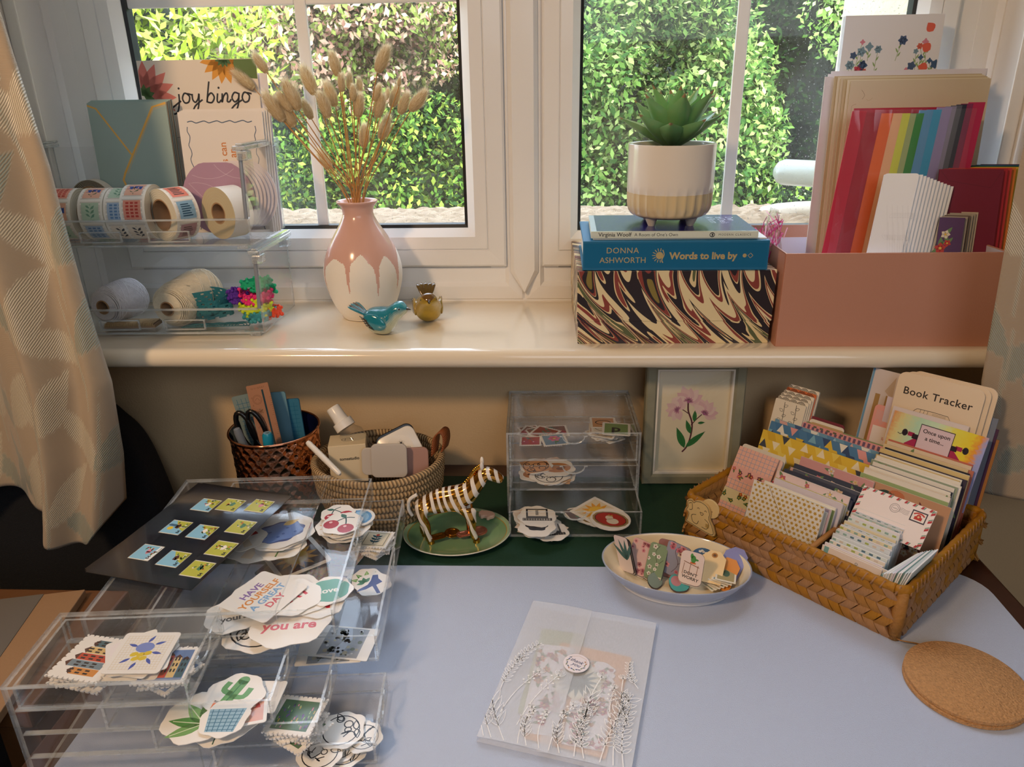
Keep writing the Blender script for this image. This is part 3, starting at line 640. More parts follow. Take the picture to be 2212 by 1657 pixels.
# lilac rounded fan-edged cards
for k in range(7):
    a = PY(478-k*-8, 445, 1.028+.003*k); r = .0500
    mx = Matrix.Translation((a.x+.004, 1.012+.0035*k, UF+.001)) @ Matrix.Rotation(radians(90-5), 4, 'X')
    o_ = [(r*cos(q), r+r*sin(q)) for q in (2*pi*i/40 for i in range(40))]; o_ = [(x, min(y, 2*r-.004)) for x, y in o_]
    c = CV(o_, .001, ['#b48fa9', '#efe6ea'][k > 0])
    if k == 0:
        for (cx, cy, rr) in ((-.01, .13, .055), (.035, .12, .045), (-.03, .02, .05)):
            c.line([(cx+rr*cos(q), cy+rr*sin(q)) for q in (2*pi*i/50 for i in range(51)) if (cx+rr*cos(q))**2+(cy+rr*sin(q)-r)**2 < (r*.97)**2 and cy+rr*sin(q) < 2*r-.006] or [(0, .01), (.001, .01)], .0004, '#d9c3d2')
    place(c, 'round_card', 'round mauve card with fine pale arcs in front of the wavy-border card' if k == 0 else ORD[k-1]+' pale round card behind the mauve one', 'card', mx, None if k == 0 else 'pale round cards behind the mauve card')
# duck-egg envelopes with gold-edged flaps
for k in range(9):
    mx, w, h = stand(183+k*1.2, 361+k*1.6, 222-k*.8, 1.047+k*.0022, UF, 3, radians(-4))
    c = CV([(-w/2, 0), (w/2, 0), (w/2, h), (-w/2, h)], .0013, '#a3b9b4', side=['#a3b9b4', '#c69a6a', '#6b5a4c', '#a3b9b4', '#7c5a48'][k % 5])
    if k == 0:
        gold = '#ecb85c'; A = [(-w/2, h-.002), (-w/2+.012, h-.005), (-.006, h*.58), (-w/2+.052, h*.42)]
        c.line([(-w/2, h-.003), (-w/2+.012, h-.007), (-.002, h*.60)], .0024, gold); c.up()
        c.line([(w/2, h-.001), (w/2-.020, h-.006), (-.018, h*.47), (-.022, h*.42), (-.019, h*.37), (.012, .012)], .0030, gold); c.up(); c.line([(w/2, h-.0035), (w/2-.019, h-.009), (-.014, h*.47)], .0005, gold)
    place(c, 'envelope', 'duck-egg blue envelope with a gold-edged flap' if k == 0 else ('copper-edged envelope stacked behind the duck-egg one' if k % 5 in (1, 4) else 'duck-egg blue envelope stacked behind the front one'), 'envelope', mx, None if k == 0 else ('copper-edged envelopes in the duck-egg stack' if k % 5 in (1, 4) else 'duck-egg envelopes in the stack'))

# --- lower bin: twine, lace, pompom trim, jute card
def spool(label, a, b, r0, r1, col, seed, core=.40):
    a, b = Vector(a), Vector(b); ax = (b-a).normalized(); L_ = (b-a).length; R = random.Random(seed)
    X = ax.cross(Vector((0, 0, 1))).normalized(); Y = ax.cross(X); mx = Matrix((X, Y, ax)).transposed().to_4x4(); mx.translation = a
    root = thing('twine_spool', label, 'twine', mx=mx)
    M = mat('twine_'+col.strip('#'), col, .85, bump=.6, bscale=900, var=.12, vscale=200); s = MB(); n = int(L_/.0017)
    def rad(t): return (r0+(r1-r0)*t)*(1-.30*abs(2*t-1)**5)
    P = []; turns = n; st = 26
    for k in range(turns*st): t = k/(turns*st); q = 2*pi*k/st; sw = .03*sin(q+seed); tt = min(max(t+sw*sin(t*9), 0), 1); rr = rad(tt); P.append((rr*cos(q), rr*sin(q), L_*tt))
    s.tube(P, .0011, 5)
    for lay in range(6):      # crossing outer winds
        q0 = R.random()*6; s.tube([(rad(.5+.4*sin(i*.13+q0))*1.02*cos(i*.25+q0), rad(.5+.4*sin(i*.13+q0))*1.02*sin(i*.25+q0), L_*(.5+.42*sin(i*.13+q0))) for i in range(50)], .0010, 5)
    o = s.build('twine', M, root, smooth='all'); 
    s = MB(); 
    for z0, e in ((.001, r0), (L_-.001, r1)):
        for i in range(10): rr = e*core+(e*.72-e*core)*i/9; s.tube([(rr*cos(q), rr*sin(q), z0) for q in (2*pi*j/24 for j in range(25))], .0011, 4)
    s.lathe([(r0*.70, .002), (r0*.70, L_-.002)], 24); s.build('inner_winding', M, root, smooth='all')
    s = MB(); s.lathe([(r0*core, L_+.001), (r0*core-.0015, L_+.001), (r0*core-.0015, -.001), (r0*core, -.001), (r0*core, L_+.001)], 28); s.build('core', card_brown, root, smooth=True)
p = PY(238, 663, .975); spool('white cotton twine spool at the left of the lower bin', (p.x-.004, .965, LF+.030), (p.x+.008, 1.03, LF+.031), .025, .028, '#e9e6ea', 1)
p = PY(368, 670, .965); spool('large cone of cream twine in the middle of the lower bin', (p.x, .958, LF+.0295), (p.x+.018, 1.05, LF+.036), .029, .034, '#e6dcc4', 2, core=.36)
s = MB(); p = PY(275, 708, .975); s.box(-.035, .035, -.012, .012, 0, .004); root = thing('twine_card', 'flat card wound with natural jute string under the twine', 'twine', loc=(p.x+.01, .975, LF+.0005), rz=radians(4))
s.build('card', card_brown, root); s = MB()
for i in range(26): x = -.033+i*.0026; s.tube([(x, -.013, .003), (x, -.011, .006), (x, .011, .006), (x, .013, .003)], .0013, 5)
s.build('jute_string', mat('jute', '#c2a273', .9, bump=.6, bscale=900), root, smooth='all')
def ribbonish(name, label, cat, pts, w, col, M, scallop=0., holes=False, pom=None):
    root = thing(name, label, cat, loc=pts[0]); o0 = Vector(pts[0]); P = smooth_path(pts, 10); s = MB(); L_ = len(P)
    for i in range(L_-1):
        a, b = P[i]-o0, P[i+1]-o0
        for k in range(4):
            z0, z1 = w*k/4, w*(k+1)/4
            if holes and (i+k) % 3 == 0: z0 += w*.12
            s.face([a+Vector((0, 0, z0)), b+Vector((0, 0, z0)), b+Vector((0, 0, z1)), a+Vector((0, 0, z1))])
    o = s.build('band', M, root); sol = o.modifiers.new('t', 'SOLIDIFY'); sol.thickness = .0008
    if pom:
        s = MB()
        for i in range(0, L_, 3): s.ball(P[i]-o0+Vector((0, 0, -.001)), pom, 8); 
        for i in range(1, L_, 3): s.ball(P[i]-o0+Vector((0, 0, w)), pom*.8, 8)
        s.build('pompoms', M, root, smooth='all')
    return root
teal = mat('teal_lace', '#1f6f7c', .7, bump=.5, bscale=600)
def swirl(c, r, n, seed, dz=.0):
    R = random.Random(seed); return [(c[0]+r*(.35+.65*R.random())*cos(i*1.7+seed), c[1]+r*.55*sin(i*1.7+seed), c[2]+dz*i+.006*R.random()) for i in range(n)]
p = PY(455, 655, .99); q0 = (p.x, .99, LF)
ribbonish('lace_trim', 'coiled teal crochet lace trim in the lower bin', 'trim', swirl((p.x+.002, .99, LF), .040, 11, 1, .0030), .018, '', teal, holes=True)
s = MB()
root = thing('lace_trim', 'flat teal scalloped lace lying at the bottom front of the lower bin', 'trim', loc=(p.x+.012, .965, LF+.002), rz=.1)
for i in range(5):
    for rr in (.006, .010, .014): s.tube([(-.03+i*.016+rr*cos(t), rr*sin(t)*1.1, .001*i*.3) for t in (pi*j/10-pi*.0 for j in range(11))], .0008, 4)
s.box(-.045, .048, -.002, .0, 0, .001); s.build('scallops', teal, root, smooth='all')
p = PY(555, 640, .995)
for i, (nm, col, dx, dy, dz, sd) in enumerate([('hot pink', '#ee2f80', -.004, 0, .026, 3), ('neon yellow', '#d8ee2a', .0, -.004, .012, 4), ('neon orange', '#ff5a36', .004, .004, .003, 5), ('emerald green', '#18b884', .0, .012, .038, 6), ('violet', '#5a2a9c', -.030, 0, .027, 8), ('turquoise', '#3aa8b0', .002, -.006, .001, 9)]):
    M = mat('trim_'+nm.replace(' ', '_'), col, .8, bump=.4, bscale=700, var=.08)
    ribbonish('pompom_trim', nm+' pompom trim in the tangle at the right of the lower bin', 'trim', swirl((p.x+dx, .995+dy, LF+dz), .031 if nm != 'violet' else .018, 9, sd, .0014), .008, col, M, pom=.0031)

# ================================================================== vase of bunny-tail grass
glaze = bpy.data.materials.new('dripped_vase_glaze'); glaze.use_nodes = True; MATS['vase'] = glaze
N, L = nodes_of(glaze); b = N['Principled BSDF']; at = N.new('ShaderNodeAttribute'); at.attribute_name = 'col'; L.new(at.outputs['Color'], b.inputs['Base Color'])
sp = N.new('ShaderNodeSeparateColor'); L.new(at.outputs['Color'], sp.inputs[0]); mr = N.new('ShaderNodeMapRange'); mr.inputs[1].default_value = .35; mr.inputs[2].default_value = .75; mr.inputs[3].default_value = .08; mr.inputs[4].default_value = .55
L.new(sp.outputs[1], mr.inputs[0]); L.new(mr.outputs[0], b.inputs['Roughness'])
VX, VY = -.268, 1.048; VH = .166
root = thing('flower_vase', 'bottle-shaped vase, pink glaze dripping over a matt white body', 'vase', loc=(VX, VY, SZ))
prof = [(0, 0), (.030, 0), (.036, .004), (.045, .020), (.0525, .042), (.0560, .062), (.0545, .080), (.048, .100), (.038, .118), (.0285, .133), (.0225, .145), (.0215, .152), (.0235, .159), (.0285, .165), (.0278, .1672), (.0245, .165), (.019, .155), (.018, .14), (.03, .11), (.04, .06), (.02, .02), (0, .02)]
PP = smooth_path([(r, z) for r, z in prof], 14); n = 300; s = MB()
vs = [(max(p.x, 0)*cos(2*pi*k/n), max(p.x, 0)*sin(2*pi*k/n), p.y) for p in PP for k in range(n)]
def drip(q):      # lower edge of the pink glaze round the vase
    z = .086+.004*sin(3*q)+.002*sin(7*q+1)
    for q0, d_, wd in ((-1.72, .040, .045), (-.98, .040, .045), (-2.62, .040, .05), (-.30, .03, .06), (.6, .05, .06), (1.7, .045, .06), (2.6, .04, .06)):
        dq = (q-q0+pi) % (2*pi)-pi; z -= d_*math.exp(-(dq/wd)**2)+.006*math.exp(-(dq/.14)**2)
        z += .006*math.exp(-((abs(dq)-.38)/.16)**2)
    return z
pinkc, whc = lin('#dcae9f'), lin('#f4ede2'); st = len(s.v); s.v.extend(vs)
for i in range(len(PP)-1):
    for k in range(n):
        s.f.append((i*n+k, i*n+(k+1) % n, (i+1)*n+(k+1) % n, (i+1)*n+k)); q = 2*pi*(k+.5)/n; q = (q+pi) % (2*pi)-pi; s.c.append(pinkc if (PP[i].y+PP[i+1].y)/2 > drip(q) or i > 14*14+6 else whc); s.m.append(0)
s.build('body', glaze, root, smooth='all')
stemm = mat('dry_stem', '#c08a4a', .7, var=.15); furm = mat('bunny_tail_fluff', '#d9c091', .9, var=.15, vscale=80, sheen=.2, trans=.35); furt = mat('bunny_tail_tips', '#f3e4c2', .9, trans=.45)
heads = [(245, 245, 170, 140), (175, 330, 60, 235), (630, 265, 590, 125), (840, 245, 900, 95), (505, 365, 430, 205), (418, 450, 335, 280), (650, 350, 645, 250), (690, 335, 690, 240), (745, 360, 742, 268), (615, 430, 560, 290), (580, 492, 525, 345), (487, 498, 435, 390), (395, 538, 280, 378), (335, 508, 225, 350), (712, 400, 710, 308), (736, 488, 748, 355), (828, 402, 855, 305), (838, 488, 875, 360), (918, 432, 958, 305), (962, 470, 1010, 350), (1018, 452, 1108, 338), (958, 320, 962, 268), (768, 652, 772, 520), (858, 608, 905, 472), (592, 765, 518, 662), (380, 455, 300, 350), (888, 392, 902, 328), (640, 330, 652, 245)]
def head_mesh(seed):
    R = np.random.RandomState(seed); s = MB(); s.lathe([(.001, 0), (.16, .06), (.24, .25), (.25, .45), (.21, .7), (.12, .9), (.01, 1)], 10); V = []
    me_body = s
    t = MB()
    for i in range(900):
        z = R.rand(); r = .24*sin(pi*min(z*.9+.08, 1))**.6; q = R.rand()*6.28; d = Vector((cos(q)*.9, sin(q)*.9, 1.3+.6*R.rand())).normalized(); p = Vector((r*cos(q), r*sin(q), z*.95)); l = .16+.12*R.rand() if R.rand() < .85 else .38
        sd = Vector((-sin(q), cos(q), 0))*(.008 if l < .3 else .004); t.face([p-sd, p+sd, p+d*l])
    return me_body, t
protos = []
order = sorted(range(len(heads)), key=lambda i: i)
desc = ['far left, top', 'far left, lowest-drooping', 'tallest left of centre', 'tallest at right']
R = random.Random(11)
labs = ['bunny-tail head at the upper left, leaning left', 'shaggy bunny-tail head furthest left, in front of the bingo card', 'tall bunny-tail head at the top centre', 'bunny-tail head standing highest at the right', 'long bunny-tail head left of the glazing bar', 'long bunny-tail head just right of the bingo card', 'small head tucked under the top centre one', 'small upright head beside the top centre one', 'small upright head right of centre at the top', 'head leaning left in the middle of the bunch', 'large pale head in the middle of the bunch', 'small head hanging left below the long ones', 'large head low at the left of the bunch', 'pair head half behind the large low left one', 'slim head partly hidden behind the centre right one', 'broad upright head right of the centre', 'head half hidden at the upper right', 'broad head right of centre leaning right', 'head at the upper right of the bunch', 'head second from the right edge', 'head furthest right, leaning outwards', 'tip showing above the upper right head', 'low upright head above the vase mouth', 'low head leaning right above the vase', 'lowest head, just above the vase at the left', 'head peeping behind the large low left one', 'small head behind the right cluster', 'small head close behind the top centre stem']
for i, (x0, y0, x1, y1) in enumerate(heads):
    f = 760/1908; yy = VY+R.uniform(-.03, .03)+(.012 if i in (6, 7, 8, 21, 26, 27) else 0)
    a = PY(480+x0*f, 60+y0*f, yy); bb = PY(480+x1*f, 60+y1*f, yy); ln = (bb-a).length
    root = thing('bunny_tail_grass', 'dried '+labs[i], 'dried grass', loc=(VX, VY, SZ+.10), group='bunny-tail grass in the vase')
    o0 = Vector((VX, VY, SZ+.10)); q = R.random()*6.28; m1 = Vector((VX+.010*(a.x-VX)/.15+.004*cos(q), VY+.010*sin(q), SZ+.165)); lo = Vector((VX-.02*(a.x-VX)/.15, VY-.01*sin(q), SZ+.03))
    d = (bb-a).normalized(); P = smooth_path([lo-o0, m1-o0, (m1*.45+a*.55)-o0+Vector((0, 0, .004)), a-o0], 6); s = MB(); s.tube(P, .00075, 5); s.build('stem', stemm, root, smooth='all')
    Z = d; X_ = Z.cross(Vector((0, 1, 0))).normalized(); Y_ = Z.cross(X_); mx = Matrix((X_, Y_, Z)).transposed().to_4x4(); sc = Matrix.Diagonal((ln*.66, ln*.66, ln, 1)) if ln > .045 else Matrix.Diagonal((ln*.84, ln*.84, ln, 1)); mx.translation = a-o0; mx = mx @ sc
    if len(protos) < 3:
        hb, tb = head_mesh(i); h1 = hb.build('seed_head', furm, root, smooth='all'); h2 = tb.build('bristles', furt, h1); h2['kind'] = 'stuff'; protos.append((h1, h2)); h1.matrix_local = mx
    else:
        h1 = protos[i % 3][0].copy(); COL.objects.link(h1); h1.parent = root; h1.matrix_local = mx; h2 = protos[i % 3][1].copy(); COL.objects.link(h2); h2.parent = h1

# ================================================================== two glazed birds
def bird(label, loc, rz, cols, tailup, name='bird_figurine'):
    root = thing(name, label, 'bird figurine', loc=loc, rz=rz); s = MB(); body, back, tailc, crown = cols
    # surface of revolution along x, sections (x, z centre, radius y, radius z)
    sec = [(-.030, .024, .003, .003), (-.026, .022, .009, .009), (-.018, .0195, .0165, .0165), (-.006, .0190, .0205, .0190), (.006, .0200, .0195, .0190), (.014, .026, .0165, .0175), (.020, .0325, .0142, .0142), (.027, .0365, .0115, .0105), (.0325, .0365, .0060, .0055), (.0345, .0365, .001, .001)]
    S2 = []
    for i in range(len(sec)-1):
        for j in range(4):
            t = j/4; w_ = [sec[max(i-1, 0)], sec[i], sec[i+1], sec[min(i+2, len(sec)-1)]]
            S2.append(tuple(.5*((2*w_[1][k])+(w_[2][k]-w_[0][k])*t+(2*w_[0][k]-5*w_[1][k]+4*w_[2][k]-w_[3][k])*t*t+(3*w_[1][k]-w_[0][k]-3*w_[2][k]+w_[3][k])*t**3) for k in range(4)))
    S2.append(sec[-1]); n = 32; cb, ck, cc = [Vector(lin(x)) for x in (body, back, crown)]
    vs = [(x, max(ry, .0005)*cos(2*pi*k/n), max(z+max(rz_, .0005)*sin(2*pi*k/n), .0006)) for x, z, ry, rz_ in S2 for k in range(n)]; s.v.extend(vs)
    for i in range(len(S2)-1):
        for k in range(n):
            q = 2*pi*(k+.5)/n; t = min(max((sin(q)+.55+noise.noise(Vector((i*.3, k*.4, 0)))*.3)*1.2, 0), 1); col = cb.lerp(ck, t)
            if S2[i][0] > .018 and sin(q) > .5: col = cc
            s.f.append((i*n+k, (i+1)*n+k, (i+1)*n+(k+1) % n, i*n+(k+1) % n)); s.c.append(tuple(col)); s.m.append(0)
    gl = mat('bird_glaze', attr=True, rough=.12, coat=.8, bump=.15, bscale=300, var=.12, vscale=200)
    s.build('body', gl, root, smooth='all')
    for sg in (-1, 1):
        s = MB(); s.ball((-.006, sg*.0185, .021), 1, 16, back, sc=(.017, .0035, .0105), X=Matrix.Rotation(.35, 4, 'Y')); 
        for k in range(5): s.ball((-.012-.002*k, sg*.021, .014+.003*k), 1, 6, tailc, sc=(.008, .0012, .0009), X=Matrix.Rotation(.5, 4, 'Y'))
        s.build('wing', gl, root, smooth='all')
        s = MB(); s.ball((.0265, sg*.0098, .0385), .0019, 10, '#080808'); s.build('eye', gl, root, smooth='all')
    s = MB(); s.tube([(.0325, 0, .037), (.036, 0, .0368), (.040, 0, .036)], [.0028, .0017, .0003], 8, '#3a2f22'); s.build('beak', gl, root, smooth='all')
    s = MB()
    for k in range(5):
        a = (k-2)*.17; up_ = tailup; d = Vector((-cos(up_), sin(a), sin(up_))).normalized(); st_ = Vector((-.024, 0, .024))
        P = [st_+d*t+Vector((0, (k-2)*.0012*t/.02, -.15*t*t*8)) for t in (0, .008, .017, .025, .029)]; s.tube(P, [.0035, .0045, .0048, .004, .001], 8, tailc if k % 2 else cols[1] if up_ < .7 else tailc, flat=.45)
    s.build('tail', gl, root, smooth='all'); return root
p = PY(832, 725, .955); bird('glossy teal bird figurine looking right in front of the vase', (p.x, .958, SZ), radians(-12), ('#b9bfa6', '#1e7f93', '#3d3a30', '#2b93a5'), .62)
p = PY(926, 693, 1.015); bird('mustard yellow bird figurine facing the room with its tail up', (p.x, 1.018, SZ), radians(-78), ('#b5942e', '#9c7d22', '#5b4518', '#6b4a1c'), 1.0)
# ================================================================== SILL, RIGHT
# --- marbled-paper box
marb = bpy.data.materials.new('combed_marbled_paper'); marb.use_nodes = True; N, L = nodes_of(marb); b = N['Principled BSDF']; b.inputs['Roughness'].default_value = .35
tc = N.new('ShaderNodeTexCoord'); sx = N.new('ShaderNodeSeparateXYZ'); L.new(tc.outputs['Object'], sx.inputs[0])
def mth(op, a, bb=None, cc=None):
    q = N.new('ShaderNodeMath'); q.operation = op
    for i, v in enumerate((a, bb, cc)):
        if v is None: continue
        if isinstance(v, (int, float)): q.inputs[i].default_value = v
        else: L.new(v, q.inputs[i])
    return q.outputs[0]
zz = mth('SUBTRACT', .1, sx.outputs['Z']); xd = mth('ADD', sx.outputs['X'], sx.outputs['Y'])
uu = mth('SUBTRACT', xd, mth('MULTIPLY', mth('POWER', mth('MULTIPLY', zz, 10), 1.8), .075))      # pulled across the comb, curving
comb = mth('PINGPONG', mth('ADD', uu, 1.), .013)                                                 # teeth of the comb
along = mth('ADD', zz, mth('MULTIPLY', mth('POWER', mth('MULTIPLY', comb, 77), 2.0), .045))
cv_ = N.new('ShaderNodeCombineXYZ'); L.new(mth('MULTIPLY', uu, 17), cv_.inputs[0]); L.new(mth('MULTIPLY', along, 10), cv_.inputs[1])
nz = N.new('ShaderNodeTexNoise'); nz.inputs['Scale'].default_value = 1.3; nz.inputs['Detail'].default_value = .6; nz.inputs['Distortion'].default_value = .35; L.new(cv_.outputs[0], nz.inputs['Vector'])
cr = N.new('ShaderNodeValToRGB'); cr.color_ramp.interpolation = 'CONSTANT'; E = cr.color_ramp.elements
stops = [(0, '#e6cf9c'), (.30, '#5d6440'), (.335, '#e6cf9c'), (.35, '#2a2024'), (.41, '#e6cf9c'), (.425, '#8c4036'), (.475, '#e8d6a8'), (.565, '#2c2226'), (.61, '#e6cf9c'), (.618, '#8c4036'), (.66, '#2c2226'), (.70, '#8a7a3c')]
E[0].position = 0; E[0].color = rgba(stops[0][1]); E[1].position = stops[1][0]; E[1].color = rgba(stops[1][1])
for p_, c_ in stops[2:]: e = E.new(p_); e.color = rgba(c_)
L.new(nz.outputs['Fac'], cr.inputs[0]); L.new(cr.outputs[0], b.inputs['Base Color'])
root = thing('storage_box', 'shallow box covered in brown and cream combed marbled paper, under the blue book', 'box', loc=(.1595, .915, SZ), rz=radians(.6))
s = MB(); s.box(-.1215, .1215, 0, .20, 0, .072); s.build('box_base', marb, root, bevel=.0008)
s = MB(); s.box(-.1228, .1228, -.0012, .2012, .030, .0955); s.build('lid', marb, root, bevel=.0008)
# --- blue hardback
bluec = mat('blue_book_cloth', '#146f9c', .5, bump=.15, bscale=1200, var=.03); pages = mat('book_pages', '#efe8da', .8, bump=.3, bscale=800, var=.05)
BZ = SZ+.0963
root = thing('hardback_book', 'thick blue hardback lying spine out on the marbled box', 'book', loc=(.1555, .912, BZ), rz=radians(-.5))
s = MB(); s.box(-.113, .113, 0, .150, 0, .003); s.box(-.113, .113, 0, .150, .0335, .0365); s.box(-.113, .113, 0, .0025, .001, .0355); s.build('cover', bluec, root, bevel=.0009)
s = MB(); s.box(-.110, .110, .0026, .146, .0031, .0334); s.build('page_block', pages, root)
goldp = '#c9b27c'
def facing(w, h, col, t=.0002): return CV([(-w/2, 0), (w/2, 0), (w/2, h), (-w/2, h)], t, col)
UP = Matrix.Rotation(radians(90), 4, 'X')
c = facing(.222, .030, '#146f9c', .00025)
c.text('DONNA', -.064, .0180, .0100, goldp, space=1.1); c.text('ASHWORTH', -.064, .0060, .0100, goldp, space=1.02)
c.dot(-.019, .015, .0045, goldp); c.up()
for k in range(9): a = radians(80+k*25); c.line([(-.019+.0052*cos(a), .015+.0052*sin(a)), (-.019+.0090*cos(a), .015+.0090*sin(a))], .0009, goldp)
c.line([(-.0155, .022), (-.0135, .016), (-.016, .0095), (-.0145, .006)], .0012, goldp, sm=4)
c.text('Words to live by', .034, .0105, .0118, goldp, bold=.035); c.dot(.084, .0145, .0024, goldp); c.ring(.091, .0145, .0030, .0007, goldp, 4)
o = c.build('spine_lettering', mat('foil_print', attr=True, rough=.35, metal=.25), root, mx=Matrix.Translation((0, -.0001, .0035)) @ UP)
# --- white/orange sheet + thin paperback
s = MB(); s.box(-.103, .108, .006, .145, 0, .0016, '#f3efe8'); o = s.build('booklet', PRINT); o.matrix_world = TRS((.158, .914, BZ+.0368), radians(-1)); tag(o, 'thin white booklet between the blue hardback and the paperback', 'booklet')
PZ_ = BZ+.0386
root = thing('paperback_book', 'slim pale-spined paperback with a deep blue cover, under the succulent pot', 'book', loc=(.1535, .918, PZ_), rz=radians(-1.5))
c = CV([(-.101, 0), (.101, 0), (.101, .129), (-.101, .129)], .0005, '#26256b', side='#d9dccb')
c.rect(-.101, 0, -.094, .129, '#c9d6e6'); c.up(); c.rect(-.101, 0, .101, .003, '#d9dccb')
for i, (t, x) in enumerate((('A Room', .055), ('of One\'s', .068), ('Own', .081))): c.text(t, x, .11, .015, '#c9cde0', rot=-pi/2, al='l')
c.build('front_cover', PRINTG, root, mx=Matrix.Translation((0, 0, .0076)))
s = MB(); s.box(-.101, .101, 0, .0006, 0, .0078, '#d5dccb'); s.box(-.101, .101, .0006, .129, 0, .0006, '#d5dccb'); s.build('back_cover', PRINTG, root)
s = MB(); s.box(-.1, .1, .0007, .128, .0007, .0075); s.build('page_block', pages, root)
c = facing(.202, .0078, '#d9dfd0', .0001); c.text('Virginia Woolf', -.092, .0022, .0068, '#15171c', al='l', bold=.012); c.text('A Room of One\'s Own', -.048, .0024, .0056, '#15171c', al='l')
c.dot(.046, .0039, .0032, '#22262c', ry=.0030); c.up(); c.dot(.046, .0039, .0024, '#d9dfd0', ry=.0018); c.up(); c.dot(.0463, .0039, .0011, '#22262c', ry=.0014)
c.text('MODERN CLASSICS', .073, .0029, .0036, '#3a3f3f', space=1.3)
c.build('spine', PRINT, root, mx=Matrix.Translation((0, -.0002, 0)) @ UP)
# --- succulent pot
potm = bpy.data.materials.new('two_tone_pot_glaze'); potm.use_nodes = True; N, L = nodes_of(potm); b = N['Principled BSDF']; at = N.new('ShaderNodeAttribute'); at.attribute_name = 'col'; L.new(at.outputs['Color'], b.inputs['Base Color'])
b.inputs['Roughness'].default_value = .16; b.inputs['Coat Weight'].default_value = .4
PX, PYY, PZZ = .1555, .985, PZ_+.0081
root = thing('flower_pot', 'cream ceramic pot on small feet with a fluted lower half', 'plant pot', loc=(PX, PYY, PZZ))
prof = smooth_path([(0, .008), (.030, .008), (.046, .011), (.052, .018), (.0540, .028), (.0545, .045), (.0545, .07), (.0545, .096), (.0540, .0985), (.0522, .0985), (.0512, .094), (.0505, .075), (.03, .074), (0, .074)], 4)
def flut(q, z, i): return -.0022*abs(sin(q*14))**.6*min(max((.046-z)/.006, 0), 1)*min(max((z-.012)/.006, 0), 1) if i < 34 else 0
s = MB(); s.lathe([(max(p.x, 0), p.y) for p in prof], 168, fn=flut, colfn=lambda i: '#dcc79c' if prof[i].y < .040 and i < 30 else '#ebe2d4'); s.build('pot_body', potm, root, smooth='all')
for a in (45, 135, 225, 315):
    s = MB(); x, y = .035*cos(radians(a)), .035*sin(radians(a)); s.tube([(x, y, .013), (x, y, .008), (x*.98, y*.98, 0)], [.011, .0075, .0042], 14, '#e6d9c0'); s.build('foot', potm, root, smooth=True)
s = MB(); s.lathe([(.0506, .089), (.03, .091), (.001, .0915)], 32, fn=lambda q, z, i: .001*sin(q*11+i)); s.build('soil', mat('potting_soil', '#2f2219', .95, bump=1., bscale=200), root, smooth=True)
suc = thing('succulent', 'green rosette succulent with pointed leaves growing in the cream pot', 'plant', loc=(PX, PYY, PZZ+.086))
lm = mat('succulent_leaf', attr=True, rough=.33, var=.08, vscale=40, coat=.15)
def fleshy(az, el, ln, wd, zb, rb, seed):
    R = random.Random(seed); s = MB(); nL, nW = 12, 6; vs = []; dirx = Vector((cos(az), sin(az), 0)); side = Vector((-sin(az), cos(az), 0))
    for side_ in (0, 1):
        for i in range(nL+1):
            t = i/nL; e = el+(.30)*(t-.3); p = dirx*(rb+ln*cos(el)*t)+Vector((0, 0, zb+ln*sin(el)*t+ln*.10*t*t)); w = wd*(.30+.85*sin(pi*min(t*.80+.10, 1))**1.3)*(1-t**4)
            up = Vector((-cos(az)*sin(e), -sin(az)*sin(e), cos(e)))
            for j in range(nW+1):
                v = j/nW*2-1; th = .0045*(1-v*v)*(1-t**3)*(-1 if side_ else .15); vs.append(p+side*(w/2*v)+up*(th+.42*w*v*v*.5))
    M_ = (nL+1)*(nW+1); n0 = len(s.v); s.v.extend([tuple(p) for p in vs])
    for sd in (0, 1):
        for i in range(nL):
            for j in range(nW):
                f = [sd*M_+i*(nW+1)+j, sd*M_+i*(nW+1)+j+1, sd*M_+(i+1)*(nW+1)+j+1, sd*M_+(i+1)*(nW+1)+j]
                edge = j in (0, nW-1); tip = i >= nL-1; g = (.17+.03*R.random(), .36+.05*i/nL, .14)
                s.f.append(tuple(f if sd == 0 else f[::-1])); s.c.append((.34, .22, .10) if tip else ((.36, .52, .26) if edge and sd == 0 else g)); s.m.append(0)
    return s.build('leaf', lm, suc, smooth='all')
rs = random.Random(2)
for ring_, (n_, el, ln, wd, zb, rb) in enumerate([(8, .40, .066, .030, .012, .006), (7, .70, .068, .030, .016, .004), (6, .98, .062, .026, .018, .003), (4, 1.25, .050, .019, .02, .002)]):
    for k in range(n_): fleshy(2*pi*k/n_+ring_*.37+rs.uniform(-.12, .12)-.2, el+rs.uniform(-.08, .1), ln*rs.uniform(.9, 1.08), wd, zb, rb, k+10*ring_)

# --- pink lidless box with paper stock
pinkm = mat('dusty_pink_board', '#c48c74', .45, bump=.12, bscale=500, var=.03); inner = mat('lilac_white_liner', '#dcd8ea', .7)
PBX0, PBX1, PBY0, PBY1, PBH = .2865, .548, .902, 1.108, .118
root = thing('paper_box', 'dusty pink open box at the right of the sill full of paper stock', 'box', loc=((PBX0+PBX1)/2, PBY0, SZ)); w = (PBX1-PBX0)/2; d = PBY1-PBY0; t = .0022
s = MB(); s.box(-w, w, 0, t, 0, PBH); s.box(-w, w, d-t, d, 0, PBH); s.box(-w, -w+t, t, d-t, 0, PBH); s.box(w-t, w, t, d-t, 0, PBH); s.box(-w+t, w-t, t, d-t, 0, t); s.build('box_shell', pinkm, root, bevel=.0006)
s = MB(); e = .0004
s.box(-w+t, w-t, t, t+e, t, PBH-.001); s.box(-w+t, w-t, d-t-e, d-t, t, PBH-.018); s.box(-w+t, -w+t+e, t+e, d-t-e, t, PBH-.001); s.box(w-t-e, w-t, t+e, d-t-e, t, PBH-.001); s.build('liner', inner, root)
FZ = SZ+.003
